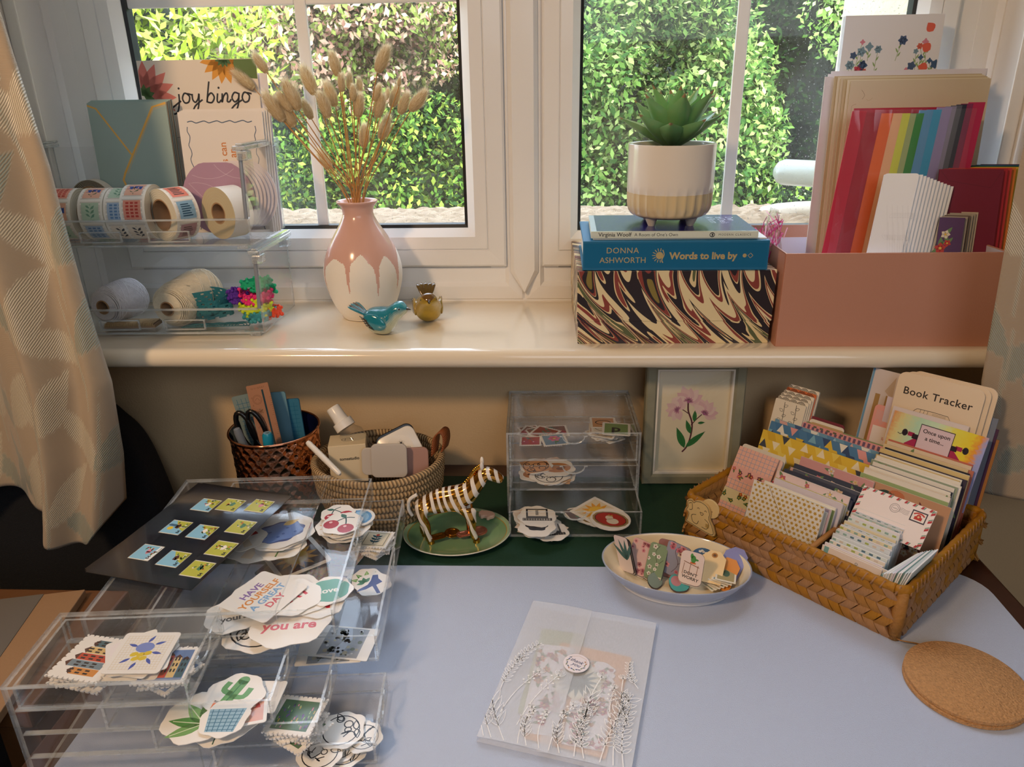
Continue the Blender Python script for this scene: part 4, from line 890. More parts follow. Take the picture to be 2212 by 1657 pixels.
def sheet(name, label, cat, px0, px1, pyt, y, lean, col, t=.0008, zb=None, group=None, draw=None, skew=0., side=None, M=None, rz=0., rr=0):
    zb = FZ if zb is None else zb; a, b = PY(px0, pyt, y), PY(px1, pyt, y); w = (b-a).length; h = (a.z+b.z)/2-zb; hh = h/cos(radians(lean))
    o = [(-w/2, 0), (w/2, 0), (w/2, hh), (-w/2, hh)] if not rr else rrect(w, hh, rr)
    o = [(x-skew*(1-yy_/hh), yy_) for x, yy_ in o]; c = CV(o, t, col, side=side)
    if draw: draw(c, w, hh)
    q = c.build(name, M or PRINT); q.matrix_world = Matrix.Translation(((a.x+b.x)/2, y-h*tan(radians(lean)), zb)) @ Matrix.Rotation(rz, 4, 'Z') @ Matrix.Rotation(radians(90-lean), 4, 'X')
    return tag(q, label, cat, group)
def wild(c, w, h):
    c.clip = (-w/2+.001, w/2-.001, .002, h-.002); R = random.Random(4)
    for k in range(30):
        x = -w/2+.006+(w-.012)*R.random(); y0 = h*R.uniform(.70, .86); y1 = y0+R.uniform(.014, .040); lean_ = R.uniform(-.008, .008); col = R.choice(['#c8435a', '#40608a', '#e0705a', '#7d9cb0', '#d98aa0', '#4a5f86'])
        c.line([(x, y0), (x+lean_*.4, (y0+y1)/2), (x+lean_, y1)], .0006, '#8aa068', sm=3)
        for j in range(3): c.leaf(x+lean_*.3, y0+(y1-y0)*(.2+.2*j), .007, .002, radians(60+60*(j % 2)), '#8fae72')
        c.up(); c.flower(x+lean_, min(y1, h-.004), R.uniform(.0035, .0070), col, n=R.choice([4, 5, 6]), cen=col); c.z -= 3.2e-5
    c.up(); c.up(); [c.leaf(w/2-.012, h-.02-.022*k, .013, .012, radians(130+20*k), '#e0644e') for k in range(4)]
sheet('wrapped_pad', 'wildflower-printed paper packet, tallest thing in the pink box', 'paper packet', 1822, 2034, 34, 1.088, 2, '#e9e9f0', t=.010, draw=wild, side='#dcdce4')
for k in range(3): sheet('board_sheet', ['large lilac-white board behind the handmade paper', 'second white board behind the handmade paper', 'white board edge standing furthest left in the pink box'][k], 'paper', 1782+k*7, 2126+k*3, 163-k*6, 1.066+k*.004, 3, '#e9e6f2', t=.0016, side='#d8cfc0', skew=.0)
def fibres(c, w, h):
    R = random.Random(9)
    for k in range(70):
        x, y, a, l = (R.random()-.5)*w*.9, h*(.05+.9*R.random()), R.random()*6, R.uniform(.001, .012); c.line([(x, y), (x+l*.5*cos(a), y+l*.5*sin(a)), (x+l*cos(a+.7), y+l*sin(a+.7))], .0004, R.choice(['#8a7456', '#a8936c', '#c2ad84']), sm=2)
for k in range(6): sheet('handmade_paper', 'cream handmade paper sheet with plant fibres, front of its pile' if k == 0 else ORD[k-1]+' deckle-edged cream sheet behind the fibre-flecked one', 'paper', 1838-k*7, 2140-k*4, 172-k*2, 1.044+k*.0028, 4, ['#d9ccb4', '#e6dcc6', '#cdbb98'][k % 3] if k else '#d8cbb3', t=.0009, draw=fibres if k == 0 else None, side='#bfa67c', group=None if k == 0 else 'deckle-edged cream sheets in the pink box')
tis = [('#c4203c', 'crimson', 1843, 1868, 240), ('#a81830', 'deep red', 1866, 1900, 243), ('#ee6a2a', 'orange', 1898, 1925, 245), ('#f3b98c', 'peach', 1915, 1945, 245), ('#d8dc4c', 'yellow', 1935, 1962, 245), ('#a3b47a', 'sage', 1955, 1975, 246), ('#2f8c3a', 'green', 1970, 1992, 245), ('#5a9ad0', 'sky blue', 1988, 2012, 238), ('#2f9fd4', 'bright blue', 2004, 2030, 237), ('#9a90c4', 'lilac', 2026, 2052, 232), ('#8d8aa8', 'lavender grey', 2044, 2062, 230), ('#5c6070', 'slate', 2056, 2074, 228), ('#262c44', 'navy', 2068, 2084, 226), ('#8a2a5c', 'plum', 2078, 2098, 224), ('#c22a5e', 'magenta', 2094, 2124, 221)]
for k, (col, nm, a_, b_, yt) in enumerate(tis):
    sheet('tissue_paper', nm+' tissue paper sheet in the rainbow fan', 'tissue paper', a_-2, b_+4, yt, .990+.0004*k, 5, col, t=.0012, skew=.030-.0006*k, group=None, zb=FZ+.0)
sheet('tissue_paper', 'large deep red tissue sheet behind the rainbow fan', 'tissue paper', 1845, 2118, 232, 1.005, 4, '#b01e38', t=.001, skew=.02, M=PRINTG)
clearf = clear_mat('cellophane', (.99, .99, .99), .02, (.9, .9, .9), rough=.06, refl=1.2)
a, b = PY(1838, 238, .985), PY(2112, 228, .985); s = MB(); hh = a.z-FZ
V = [(a.x+(b.x-a.x)*i/14-.018*(1-j/10), .982+.003*sin(i*1.7+j)-hh*(1-j/10)*.08, FZ+hh*j/10) for j in range(11) for i in range(15)]
s.add(V, [(j*15+i, j*15+i+1, (j+1)*15+i+1, (j+1)*15+i) for j in range(10) for i in range(14)]); tag(s.build('cellophane_sleeve', clearf, smooth='all'), 'crinkled clear sleeve over the rainbow tissue paper', 'sleeve')
# red / rainbow envelopes at the right
for k, (col, nm) in enumerate([('#7c1a38', 'burgundy'), ('#b02234', 'red'), ('#c83a3a', 'scarlet'), ('#d87a30', 'orange'), ('#d8b83a', 'yellow'), ('#2c6a40', 'green'), ('#1f4f44', 'bottle green'), ('#2a6a96', 'blue'), ('#22406c', 'navy'), ('#5c2a50', 'purple')]):
    def flap(c, w, h): c.line([(-w/2+.002, h-.002), (-w/2+.012, h-.014), (w/2-.012, h-.022), (w/2-.002, h-.003)], .0004, '#5a1028')
    sheet('envelope', nm+' envelope at the right of the pink box', 'envelope', 2022+k*10, 2152+k*9, 366-k*1.2, .972+k*.0055, 11, col, t=.0024, draw=flap if k == 0 else None, rz=radians(-8))
# patterned square papers
for k in range(12):
    R = random.Random(k); col = R.choice(['#6a5a50', '#b0a598', '#8c3a3a', '#3a4a4a', '#c9bba8', '#5a4a6a'])
    def orig(c, w, h):
        c.petals(w*.7, h*.7, ['#e8883a', '#f1e6d2', '#c8403a'], 6, .006, 3, h*.12); [c.dot(x, y, .006, '#9fd0c0', n=10) for x, y in ((-.015, .02), (.01, .03), (-.01, .05))]
    sheet('origami_paper', 'floral square origami paper at the front of its pack' if k == 0 else ORD[k]+' patterned paper back in the square pack, seen as an edge', 'paper', 2022+k*5.4, 2072+k*5.6, 470-k*2.4, .944+k*.0036, 11, '#5a3a6a' if k == 0 else col, t=.0022, draw=orig if k == 0 else None, side=col, group=None if k == 0 else 'square patterned papers in the pink box', zb=FZ+.04, rz=radians(-14))
# white embossed napkins / vellum envelopes stack
def emboss(c, w, h):
    for k in range(9):
        x = -w/2+.008+(w-.016)*(k/8); c.line([(x, .015), (x+.004, h*.4), (x-.002, h*.8-.02*(k % 2))], .0005, '#ecebec', sm=4)
        for j in range(5): c.leafo(x+.002, .03+j*h*.14, .009, .004, radians(40+100*(j % 2)), '#ecebec', .0004)
for k in range(11): sheet('embossed_envelope', 'white embossed-leaf envelope facing out of the pink box' if k == 0 else ORD[k-1]+' white envelope behind the embossed one', 'envelope', 1903-k*.2, 1976+k*7.2, 375+k*2.8, .946+k*.0024, 13, '#f6f5f6', t=.0018, draw=emboss if k == 0 else None, side='#dfdcda', skew=.024, group=None if k == 0 else 'white envelopes behind the embossed one', zb=FZ+.02, rz=radians(-6), rr=.004 if k == 0 else 0)
# crinkled clear bag with pink shreds between book and pink box
s = MB(); p = PY(1655, 520, .955); R = random.Random(5)
for k in range(70):
    x, z = p.x+R.uniform(-.013, .010), R.uniform(.0, .055); s.tube([(x-p.x, R.uniform(-.02, .02), z), (x-p.x+R.uniform(-.008, .008), R.uniform(-.02, .02), z+.012)], .0007, 4, R.choice(['#e83a9c', '#f06ab0', '#f6c0dc']))
root = thing('shred_bag', 'clear bag of pink paper shreds tucked between the books and the pink box', 'bag', loc=(p.x+.012, .975, .303)); s.build('paper_shreds', PRINT, root)
s = MB(); V = [(.016*(1-j/9*.9)*cos(2*pi*i/12)*(1+.15*sin(i*2.1+j)), .034*sin(2*pi*i/12)*(1-.5*j/9), -.002+.075*j/9) for j in range(10) for i in range(12)]
s.add(V, [(j*12+i, j*12+(i+1) % 12, (j+1)*12+(i+1) % 12, (j+1)*12+i) for j in range(9) for i in range(12)]); s.build('bag_film', clearf, root)
# ================================================================== BACK OF THE DESK
TOP = 0.0; LEA = -.0024
# --- hammered copper cup
copper = mat('hammered_copper', '#e29d78', .11, metal=1., var=.05)
root = thing('copper_cup', 'hammered copper cup of craft tools at the back left of the desk', 'cup', loc=(-.362, .875, LEA))
pts = [(2*pi*(i+.5*(j % 2))/26, .008+j*.0092) for j in range(14) for i in range(26)]
def dent(q, z, i):
    j = round((z-.008)/.0092); best = 1
    for jj in (j-1, j, j+1):
        off = .5*(jj % 2); k = round(q/(2*pi)*26-off); dq = (q-2*pi*(k+off)/26)*.055; dz = z-(.008+jj*.0092); best = min(best, (dq*dq+dz*dz)/(.0068**2))
    return -.0019*max(0, 1-best)
H_ = .118; prof = [(.001, .001), (.051, .001), (.0535, .004)]+[(.0545+.003*(i/64), .006+(H_-.012)*i/64) for i in range(65)]
s = MB(); s.lathe(prof, 300, fn=lambda q, z, i: dent(q, z, i) if 4 < i < len(prof)-1 else 0); s.build('cup_wall', copper, root, smooth='all')
s = MB(); s.tube([(.0578*cos(q), .0578*sin(q), H_-.004) for q in (2*pi*i/72 for i in range(73))], .0016, 10); s.build('rim', copper, root, smooth='all')
s = MB(); s.lathe([(.0565, H_-.004), (.0540, H_-.012), (.0530, .006), (.001, .005)], 72); s.build('dark_lining', mat('navy_enamel', '#0d1230', .12, coat=.6), root, smooth='all')
def leancard(name, label, cat, bp, tp, w, t, col, draw=None, M=None, r=.003, side=None, face=(0, -1, .25), clip=False, group=None):
    """flat card whose long axis runs from bp (bottom centre) to tp (top centre)"""
    bp, tp = Vector(bp), Vector(tp); Y = (tp-bp).normalized(); Zf = Vector(face); X = Y.cross(Zf).normalized(); Z = X.cross(Y); h = (tp-bp).length
    c = CV(rrect(w, h, r) if r else [(-w/2, 0), (w/2, 0), (w/2, h), (-w/2, h)], t, col, side=side)
    if draw: draw(c, w, h)
    o = c.build(name, M or PRINT); m_ = Matrix((X, Y, Z)).transposed().to_4x4(); m_.translation = bp; o.matrix_world = m_; return tag(o, label, cat, group) if label else o
def grid_mat(c, w, h):
    for i in range(1, int(w/.006)): c.line([(-w/2+i*.006, .003), (-w/2+i*.006, h-.005)], .0005, '#2f7fa8')
    for i in range(1, int(h/.006)): c.line([(-w/2+.003, i*.006), (w/2-.003, i*.006)], .0005, '#2f7fa8')
PT = mat('tinted_plastic', attr=True, rough=.3, trans=.4, var=.03)
leancard('cutting_mat', 'clear gridded cutting mat at the left of the copper cup', 'cutting mat', (-.372, .882, .03), PY(535, 850, .895), .046, .001, '#9fb2b0', grid_mat, PT)
leancard('acrylic_block', 'blue gridded stamping plate standing in the copper cup', 'stamping plate', (-.352, .905, .03), PY(612, 862, .915), .044, .003, '#4f98bb', grid_mat, PT)
leancard('glue_card', 'pale blue plastic packet behind the ruler in the cup', 'packet', (-.37, .90, .03), PY(577, 848, .91), .05, .002, '#8fc0d4', None, PT)
def ruler(c, w, h):
    for i in range(40): c.line([(w/2, .03+i*.0026), (w/2-(.004 if i % 5 == 0 else .0022), .03+i*.0026)], .0003, '#8a5a40')
    c.rect(w/2-.011, .03, w/2-.0085, h-.008, '#3a5a68')
    k = '#a8775c'; c.ring(-.004, h-.020, .0062, .0004, k); c.ring(-.004, h-.020, .0048, .0003, k); c.line([(-.007, h-.021), (-.004, h-.018), (-.001, h-.022)], .0004, k, sm=4)
    c.flower(-.003, h-.036, .006, '#cf9f82', k); c.line([(-.010, h-.056), (-.001, h-.056), (-.001, h-.045), (-.010, h-.045), (-.010, h-.056), (-.001, h-.045)], .0004, k); c.line([(-.010, h-.045), (-.001, h-.056)], .0004, k)
    c.text('12 11 10 9 8 7', 0, h-.006, .0032, k); [c.text(str(9-i), -w/2+.004, h-.018-i*.010, .003, k) for i in range(6)]
leancard('stencil_ruler', 'rose-gold metal stencil ruler standing tallest in the copper cup', 'ruler', (-.352, .850, .025), PY(555, 830, .888), .030, .001, '#d8a184', ruler, mat('rose_gold_print', attr=True, rough=.3, metal=.6, var=.03), r=.0012)
root = thing('scissors', 'pair of black-handled scissors in the copper cup', 'scissors', loc=(-.39, .862, .03)); blk = mat('black_plastic', '#0f1013', .25)
for sg, q_ in ((0, (510, 915)), (1, (535, 912))):
    p = PY(*q_, .87)-Vector((-.39, .862, .03)); s = MB(); P = []
    d = Vector((-.30, .05, 1)).normalized(); a = Vector((1, 0, .30)).normalized()
    for k in range(25): q = 2*pi*k/24; P.append(p+Vector((.012, 0, -.010))+a*(.0095*cos(q))+d*(.026*sin(q)))
    s.tube(P, .0034, 10, caps=False); s.build('handle', blk, root, smooth='all')
s = MB(); s.tube([(.002, 0, .055), (.012, 0, .02), (.016, 0, -.02)], [.004, .003, .001], 6, flat=.3); s.build('blades', mat('steel', '#c8ccd0', .2, metal=1.), root)
def pen(label, a, b, r, col, M, cap=None, rad=None):
    a, b = Vector(a), Vector(b); root = thing('pen', label, 'pen', loc=a); d = b-a; s = MB(); s.tube([(0, 0, 0), d*.04, d*.5, d*.94, d*.99, d], rad or [r*.5, r*.9, r, r, r*.8, r*.4], 14); s.build('barrel', M, root, smooth=True)
    if cap: s = MB(); s.tube([d*.50, d*.505, d*.96, d*1.0], [r*1.1, r*1.22, r*1.22, r*.9], 14); s.build('cap', cap, root, smooth=True)
    return root
pen('blue-capped pen in the front of the copper cup', (-.362, .845, .03), PY(577, 935, .845), .0055, '', mat('turquoise_plastic', '#1f8fb0', .25), mat('turquoise_plastic', '#1f8fb0', .25))
pen('frosted grey stick leaning at the left of the cup', (-.378, .850, .03), PY(510, 925, .842), .005, '', mat('frosted_grey', '#8d95a0', .3, trans=.3))
pen('white pen leaning between the copper cup and the rope basket', PY(735, 1025, .80)+Vector((0, 0, -.0)), PY(664, 955, .838), .0038, '', mat('white_plastic', '#f1eee9', .25), None)

# --- rope basket
ropem = bpy.data.materials.new('plaited_jute_rope'); ropem.use_nodes = True; MATS['rope'] = ropem; N, L = nodes_of(ropem); b = N['Principled BSDF']; b.inputs['Roughness'].default_value = .85
uvn = N.new('ShaderNodeUVMap'); uvn.uv_map = 'UVMap'; sx = N.new('ShaderNodeSeparateXYZ'); L.new(uvn.outputs[0], sx.inputs[0])
v_ = mth('PINGPONG', sx.outputs['Y'], .5); ph = mth('ADD', mth('MULTIPLY', sx.outputs['X'], 1.), mth('MULTIPLY', v_, 1.3)); wv = mth('PINGPONG', ph, .5); wv = mth('MULTIPLY', wv, 2)
cr = N.new('ShaderNodeValToRGB'); cr.color_ramp.elements[0].color = rgba('#6e5234'); cr.color_ramp.elements[1].color = rgba('#d8b88a'); cr.color_ramp.elements[0].position = .0; cr.color_ramp.elements[1].position = .75; L.new(wv, cr.inputs[0]); L.new(cr.outputs[0], b.inputs['Base Color'])
bp = N.new('ShaderNodeBump'); bp.inputs['Strength'].default_value = .9; bp.inputs['Distance'].default_value = .002; L.new(wv, bp.inputs['Height']); L.new(bp.outputs[0], b.inputs['Normal'])
def ropetube(name, P, r, parent, per=.0046):
    n = 12; me = bpy.data.meshes.new(name); V = []; UVv = []; P = [Vector(p) for p in P]; acc = 0
    for i, p in enumerate(P):
        t = (P[min(i+1, len(P)-1)]-P[max(i-1, 0)]).normalized(); a = t.cross(Vector((0, 0, 1))).normalized(); bb = a.cross(t); acc += (p-P[i-1]).length if i else 0
        for k in range(n): q = 2*pi*k/n; V.append(p+a*cos(q)*r*.95+bb*sin(q)*r); UVv.append((acc/per, k/n))
    F = [(i*n+k, i*n+(k+1) % n, (i+1)*n+(k+1) % n, (i+1)*n+k) for i in range(len(P)-1) for k in range(n)]
    me.from_pydata([tuple(v) for v in V], [], F); me.materials.append(ropem); u = me.uv_layers.new(name='UVMap')
    for f in me.polygons:
        ks = [me.loops[l].vertex_index % n for l in f.loop_indices]; wrap = 0 in ks and n-1 in ks
        for l in f.loop_indices: vi = me.loops[l].vertex_index; x, y = UVv[vi]; u.data[l].uv = (x, 1. if wrap and vi % n == 0 else y)
    me.polygons.foreach_set('use_smooth', [True]*len(F)); o = bpy.data.objects.new(name, me); COL.objects.link(o); o.parent = parent; return o
RBX, RBY = -.223, .862
root = thing('rope_basket', 'round coiled jute rope basket holding small stationery', 'basket', loc=(RBX, RBY, LEA)); cr_ = .0048
for k in range(9):
    rx = .066+.0024*k*(1 if k < 5 else .9)+.004*sin(k*.4); z = cr_+k*.0091
    ropetube('rope_coil', [(rx*cos(q), rx*.92*sin(q), z+.0006*sin(3*q+k)) for q in (2*pi*i/72 for i in range(73))], cr_, root)
for k in range(6): rx = .062-.0095*k; ropetube('base_coil', [(rx*cos(q), rx*.92*sin(q), cr_) for q in (2*pi*i/40 for i in range(41))], cr_, root)
tan_ = mat('tan_leather', '#96532c', .45, bump=.3, bscale=400)
p = PY(940, 955, .87)-Vector((RBX, RBY, LEA)); s = MB(); PP = [(-.002, -.004, -.014), (.000, 0, 0), (.002, .001, .010), (.008, .004, .016), (.014, .006, .012), (.015, .006, .0), (.012, .004, -.012)]
PP = smooth_path(PP, 5)
for a, bb in zip(PP, PP[1:]): s.face([p+a+Vector((-.003, -.010, 0)), p+bb+Vector((-.003, -.010, 0)), p+bb+Vector((.003, .010, 0)), p+a+Vector((.003, .010, 0))])
o = s.build('leather_tab', tan_, root, smooth='all'); q = o.modifiers.new('t', 'SOLIDIFY'); q.thickness = .0018
# contents
def ubox(name, label, cat, c, w, d, h, rz, col, rx=0., draw=None, top=None):
    root = thing(name, label, cat, mx=TRS(c, rz, rx)); s = MB(); s.box(-w/2, w/2, -d/2, d/2, 0, h); s.build('carton', mat('carton_'+col.strip('#'), col, .6, bump=.1, bscale=300, var=.02), root, bevel=.0006)
    if draw: cc = facing(w*.98, h*.98, col, .00015); draw(cc, w, h); cc.build('front_print', PRINT, root, mx=Matrix.Translation((0, -d/2-.00005, h*.01)) @ UP)
    if top: cc = CV([(-w*.49, 0), (w*.49, 0), (w*.49, d*.98), (-w*.49, d*.98)], .00015, col); top(cc, w, d); cc.build('top_print', PRINT, root, mx=Matrix.Translation((0, -d*.49, h)))
    return root
def tps(c, w, d): c.ring(.000, d*.5, .0075, .0007, '#222222', ry=.0062); c.line([(-.003, d*.5-.004), (-.003, d*.5+.004), (.003, d*.5+.004), (.003, d*.5)], .0007, '#222222'); c.line([(-.006, d*.5), (.001, d*.5), (.006, d*.5+.002)], .0006, '#222222', sm=3)
ubox('cream_box', 'small cream carton with a printed round emblem in the rope basket', 'box', (-.263, .865, .045), .048, .044, .052, radians(12), '#e6d5b4', rx=radians(-6), draw=lambda c, w, h: c.text('tomsstudio', .002, h*.60, .0055, '#222222', bold=.03), top=tps)
# mint-tin shaped ink pad
ip = thing('ink_pad', 'white ink pad with a black line flower, upright in the rope basket', 'ink pad', mx=TRS(PY(868, 945, .872)-Vector((.0, 0, .024)), radians(8), radians(62)) @ Matrix.Rotation(radians(24), 4, 'Z'))
s = MB(); s.prism(rrect(.054, .050, .010, 6, y0=-.018), -.006, 0, '#f1ede6'); s.build('white_case', PRINTG, ip, bevel=.0015, smooth=True)
s = MB(); s.prism(rrect(.054, .050, .010, 6, y0=-.014), -.013, -.0062, '#14151a'); s.build('black_back', PRINTG, ip, bevel=.0012)
c = CV(circ(0, .008, .018, 20), .0001, '#f1ede6'); K = '#1c1c20'
c.line([(-.006, -.006), (.002, .004), (.003, .016)], .0006, K, sm=4)
for k in range(6): c.leafo(.0+.004*cos(k), .004+.003*k*.5, .009, .0045, k*1.1, K, .0005)
c.flower(.004, .014, .006, '#e8e4dc', K); c.build('flower_print', PRINT, ip, mx=Matrix.Translation((0, 0, .0001)))
frost = mat('frosted_vellum_block', '#ddd6cf', .5, trans=.3); 
for (px, py, w, h, y, lab, rz) in ((843, 1030, .046, .044, .832, 'frosted white square sleeve at the front of the rope basket', .03), (825, 1025, .050, .036, .8375, 'frosted sleeve peeking out behind the front one', .0)):
    p = PY(px, py, y); s = MB(); s.prism(rrect(w, h, .007, 6), 0, .004); o = s.build('frosted_sleeve', frost, bevel=.001); o.matrix_world = TRS((p.x, y, p.z-.0), rz, radians(78)); tag(o, lab, 'sleeve')
p = PY(893, 1010, .845); s = MB(); s.prism(rrect(.040, .038, .007, 6), 0, .005, '#b08a80'); o = s.build('ink_refill', PRINTG, bevel=.001); o.matrix_world = TRS((p.x, .845, p.z-.012), .1, radians(75)); tag(o, 'dusky pink pad in a clear case at the right of the basket', 'ink pad')
# spray bottle lying back
a, bb = PY(718, 880, .895), PY(752, 930, .885); d = (bb-a).normalized(); root = thing('spray_bottle', 'small clear spray bottle with white cap leaning in the rope basket', 'bottle', loc=bb)
wh = mat('white_plastic', '#f1eee9', .25); s = MB(); s.tube([a-bb, a-bb+d*.001, a-bb+d*.016], [.0085, .0092, .0096], 24); s.build('spray_head', wh, root, smooth=True)
s = MB(); s.tube([a-bb+d*.016, a-bb+d*.022, a-bb+d*.0225, a-bb+d*.033], [.0098, .0102, .0135, .0138], 24); s.build('collar', wh, root, smooth=True)
s = MB(); s.tube([a-bb+d*.033, a-bb+d*.036, a-bb+d*.043, a-bb+d*.075], [.011, .012, .017, .0175], 24); s.build('bottle_body', clear_mat('clear_bottle', (.95, .96, .96), .04, refl=1.), root, smooth=True)

# --- acrylic drawer unit on the leather, at the back
def unit(name, label, mx, W_, D_, H_, nd, pulls, face='y', t=.0028):
    """clear case open at the front (-y), nd drawers; pulls = how far each (top first) is drawn out"""
    root = thing(name, label, 'drawer unit', mx=mx); s = MB()
    slab(s, [(0, 0, H_), (W_, 0, H_), (W_, D_, H_), (0, D_, H_)], (0, 0, -1), t); slab(s, [(0, 0, 0), (W_, 0, 0), (W_, D_, 0), (0, D_, 0)], (0, 0, 1), t)
    slab(s, [(0, 0, t), (0, D_, t), (0, D_, H_-t), (0, 0, H_-t)], (1, 0, 0), t); slab(s, [(W_, 0, t), (W_, D_, t), (W_, D_, H_-t), (W_, 0, H_-t)], (-1, 0, 0), t)
    slab(s, [(t, D_, t), (W_-t, D_, t), (W_-t, D_, H_-t), (t, D_, H_-t)], (0, -1, 0), t)
    s.build('case', [ACR, ACRE], root); ph = (H_-2*t)/nd
    s = MB()
    for k in range(1, nd):
        z = H_-t-k*ph
        for x in (t, W_-t-.004): s.box(x, x+.004, .002, D_-t, z-.0006, z+.0006)
    s.build('drawer_runner', ACRE, root)
    for k in range(nd):
        z1 = H_-t-k*ph-.0012; z0 = H_-t-(k+1)*ph+.0008; y0 = -pulls[k]; y1 = y0+D_-t*2; x0, x1 = t+.001, W_-t-.001; tt = .0022; s = MB()
        slab(s, [(x0, y0, z0), (x1, y0, z0), (x1, y1, z0), (x0, y1, z0)], (0, 0, 1), tt)
        slab(s, [(x0, y0, z0+tt), (x1, y0, z0+tt), (x1, y0, z1), (x0, y0, z1)], (0, 1, 0), tt); slab(s, [(x0, y1, z0+tt), (x1, y1, z0+tt), (x1, y1, z1), (x0, y1, z1)], (0, -1, 0), tt)
        slab(s, [(x0, y0+tt, z0+tt), (x0, y1-tt, z0+tt), (x0, y1-tt, z1), (x0, y0+tt, z1)], (1, 0, 0), tt); slab(s, [(x1, y0+tt, z0+tt), (x1, y1-tt, z0+tt), (x1, y1-tt, z1), (x1, y0+tt, z1)], (-1, 0, 0), tt)
        dr = s.build('drawer', [ACR, ACRE], root)
        s = MB(); cx = (x0+x1)/2; P = [(cx+.014*cos(q), y0-.0004, z1-.0005-.010*sin(q)) for q in (pi*i/12 for i in range(13))]; s.tube([(P[0][0]+.004, P[0][1], z1)]+P+[(P[-1][0]-.004, P[-1][1], z1)], .0011, 5); s.build('finger_notch', ACRE, dr)
    return root
U1 = TRS((-.0535, .853, LEA+.0004), radians(1.2))
unit('acrylic_drawer_unit', 'clear acrylic three-drawer unit standing on the green leather in front of the wall', U1, .172, .142, .118, 3, [.002, .012, .062])

# --- framed flower painting
root = thing('picture_frame', 'grey-green wooden frame with a pink flower watercolour leaning under the sill', 'picture', mx=Matrix.Translation((.200, .934, LEA+.0004)) @ Matrix.Rotation(radians(1.0), 4, 'Z') @ Matrix.Rotation(radians(-1.5), 4, 'X'))
fw, fh = .1335, .186; gw = mat('limed_wood', '#8f8d78', .6, bump=.5, bscale=60, var=.18, vscale=60)
s = MB(); ring_frame(s, -fw/2, fw/2, 0, fh, [(0, .018), (0, .002), (.002, 0), (.012, .0005), (.015, .004), (.015, .010)]); s.build('frame', gw, root)
s = MB(); ring_frame(s, -fw/2+.015, fw/2-.015, .015, fh-.015, [(0, .004), (.0022, .004), (.0032, .006), (.0032, .016)]); s.build('white_slip', mat('white_slip', '#eee6d8', .5), root)
c = CV([(-.051, 0), (.051, 0), (.051, .155), (-.051, .155)], .0005, '#efe2c2')
def wc(x, y, r, a0, n, sp, pal):
    R = random.Random(int(x*1e4)); 
    for i in range(n): c.leaf(x, y, r*R.uniform(.9, 1.15), r*.62, a0-sp/2+sp*i/(n-1), pal[i % len(pal)]); c.z += 6e-6
    c.up(); [c.leaf(x, y, r*.34, r*.16, a0-sp/2+sp*i/(n-1), '#c98aa4') for i in range(n)]; c.up(); c.dot(x, y, r*.10, '#a8608a'); c.up()
pal = ['#eccac6', '#e6bcc0', '#f0d4cc', '#e8c4c4']
st = '#5a2432'; c.line([(-.011, .030), (-.004, .040), (.000, .058), (.000, .075), (-.006, .092), (-.007, .105)], .0022, st, sm=6); c.line([(-.001, .071), (.006, .080), (.013, .087)], .0014, st, sm=4); c.line([(-.005, .088), (-.012, .093), (-.016, .095)], .0012, st, sm=4); c.up()
for x, y, l, w_, a in ((-.008, .036, .034, .010, 1.95), (-.007, .037, .036, .009, .75), (-.001, .058, .022, .007, 1.9), (.003, .076, .018, .006, 1.55), (.008, .074, .010, .004, .1)): c.leaf(x, y, l, w_, a, '#2e7a3c'); c.z += 6e-6; c.line([(x, y), (x+l*cos(a), y+l*sin(a))], .0005, '#1c5228')
c.up(); wc(-.007, .106, .022, 1.45, 7, 3.0, pal); wc(-.021, .094, .018, 2.9, 8, 4.2, pal); wc(.016, .088, .020, 1.0, 7, 2.8, pal)
c.build('watercolour', PRINT, root, mx=Matrix.Translation((0, .0125, .0155)) @ UP)
s = MB(); s.box(-fw/2+.004, fw/2-.004, .0135, .017, .004, fh-.004); s.build('backing', mat('mdf', '#8a6a4a', .8), root)
s = MB(); s.box(-fw/2+.0185, fw/2-.0185, .0086, .0092, .0185, fh-.0185); s.build('glass', clear_mat('picture_glass', (.99, .99, .99), .003, refl=.7), root)

# --- green trinket plate, zebra, clips, eraser
root = thing('trinket_plate', 'oval green plate with a gold line under the zebra', 'plate', loc=(-.114, .797, LEA), rz=radians(8)); pm = mat('plate_glaze', attr=True, rough=.12, coat=.7, var=.06, vscale=30)
s = MB(); prof = [(0, .002), (.6, .002), (.78, .004), (.9, .0065), (.91, .0067), (.925, .0070), (.99, .0092), (1.0, .0090), (1.0, .0080), (.9, .004), (.7, 0), (0, 0)]; cl = ['#7ea57a', '#7ea57a', '#78a075', '#78a075', '#b08a3a', '#9fc09a', '#f0ead8', '#f0ead8', '#f0ead8', '#f0ead8', '#f0ead8']
s.lathe([(r*.068, z) for r, z in prof], 72, sy=.80, colfn=lambda i: cl[i]); s.build('plate_body', pm, root, smooth='all')
zm = bpy.data.materials.new('zebra_porcelain'); zm.use_nodes = True; MATS['zm'] = zm; N, L = nodes_of(zm); b = N['Principled BSDF']; tc = N.new('ShaderNodeTexCoord'); mp = N.new('ShaderNodeMapping'); mp.inputs['Rotation'].default_value = (0, radians(18), 0); L.new(tc.outputs['Object'], mp.inputs[0])
wv = N.new('ShaderNodeTexWave'); wv.inputs['Scale'].default_value = 32; wv.inputs['Distortion'].default_value = 7; wv.inputs['Detail Scale'].default_value = .6; wv.inputs['Detail'].default_value = 1; L.new(mp.outputs[0], wv.inputs['Vector'])
at = N.new('ShaderNodeAttribute'); at.attribute_name = 'col'
gt = N.new('ShaderNodeMath'); gt.operation = 'GREATER_THAN'; gt.inputs[1].default_value = .42; L.new(wv.outputs['Fac'], gt.inputs[0])
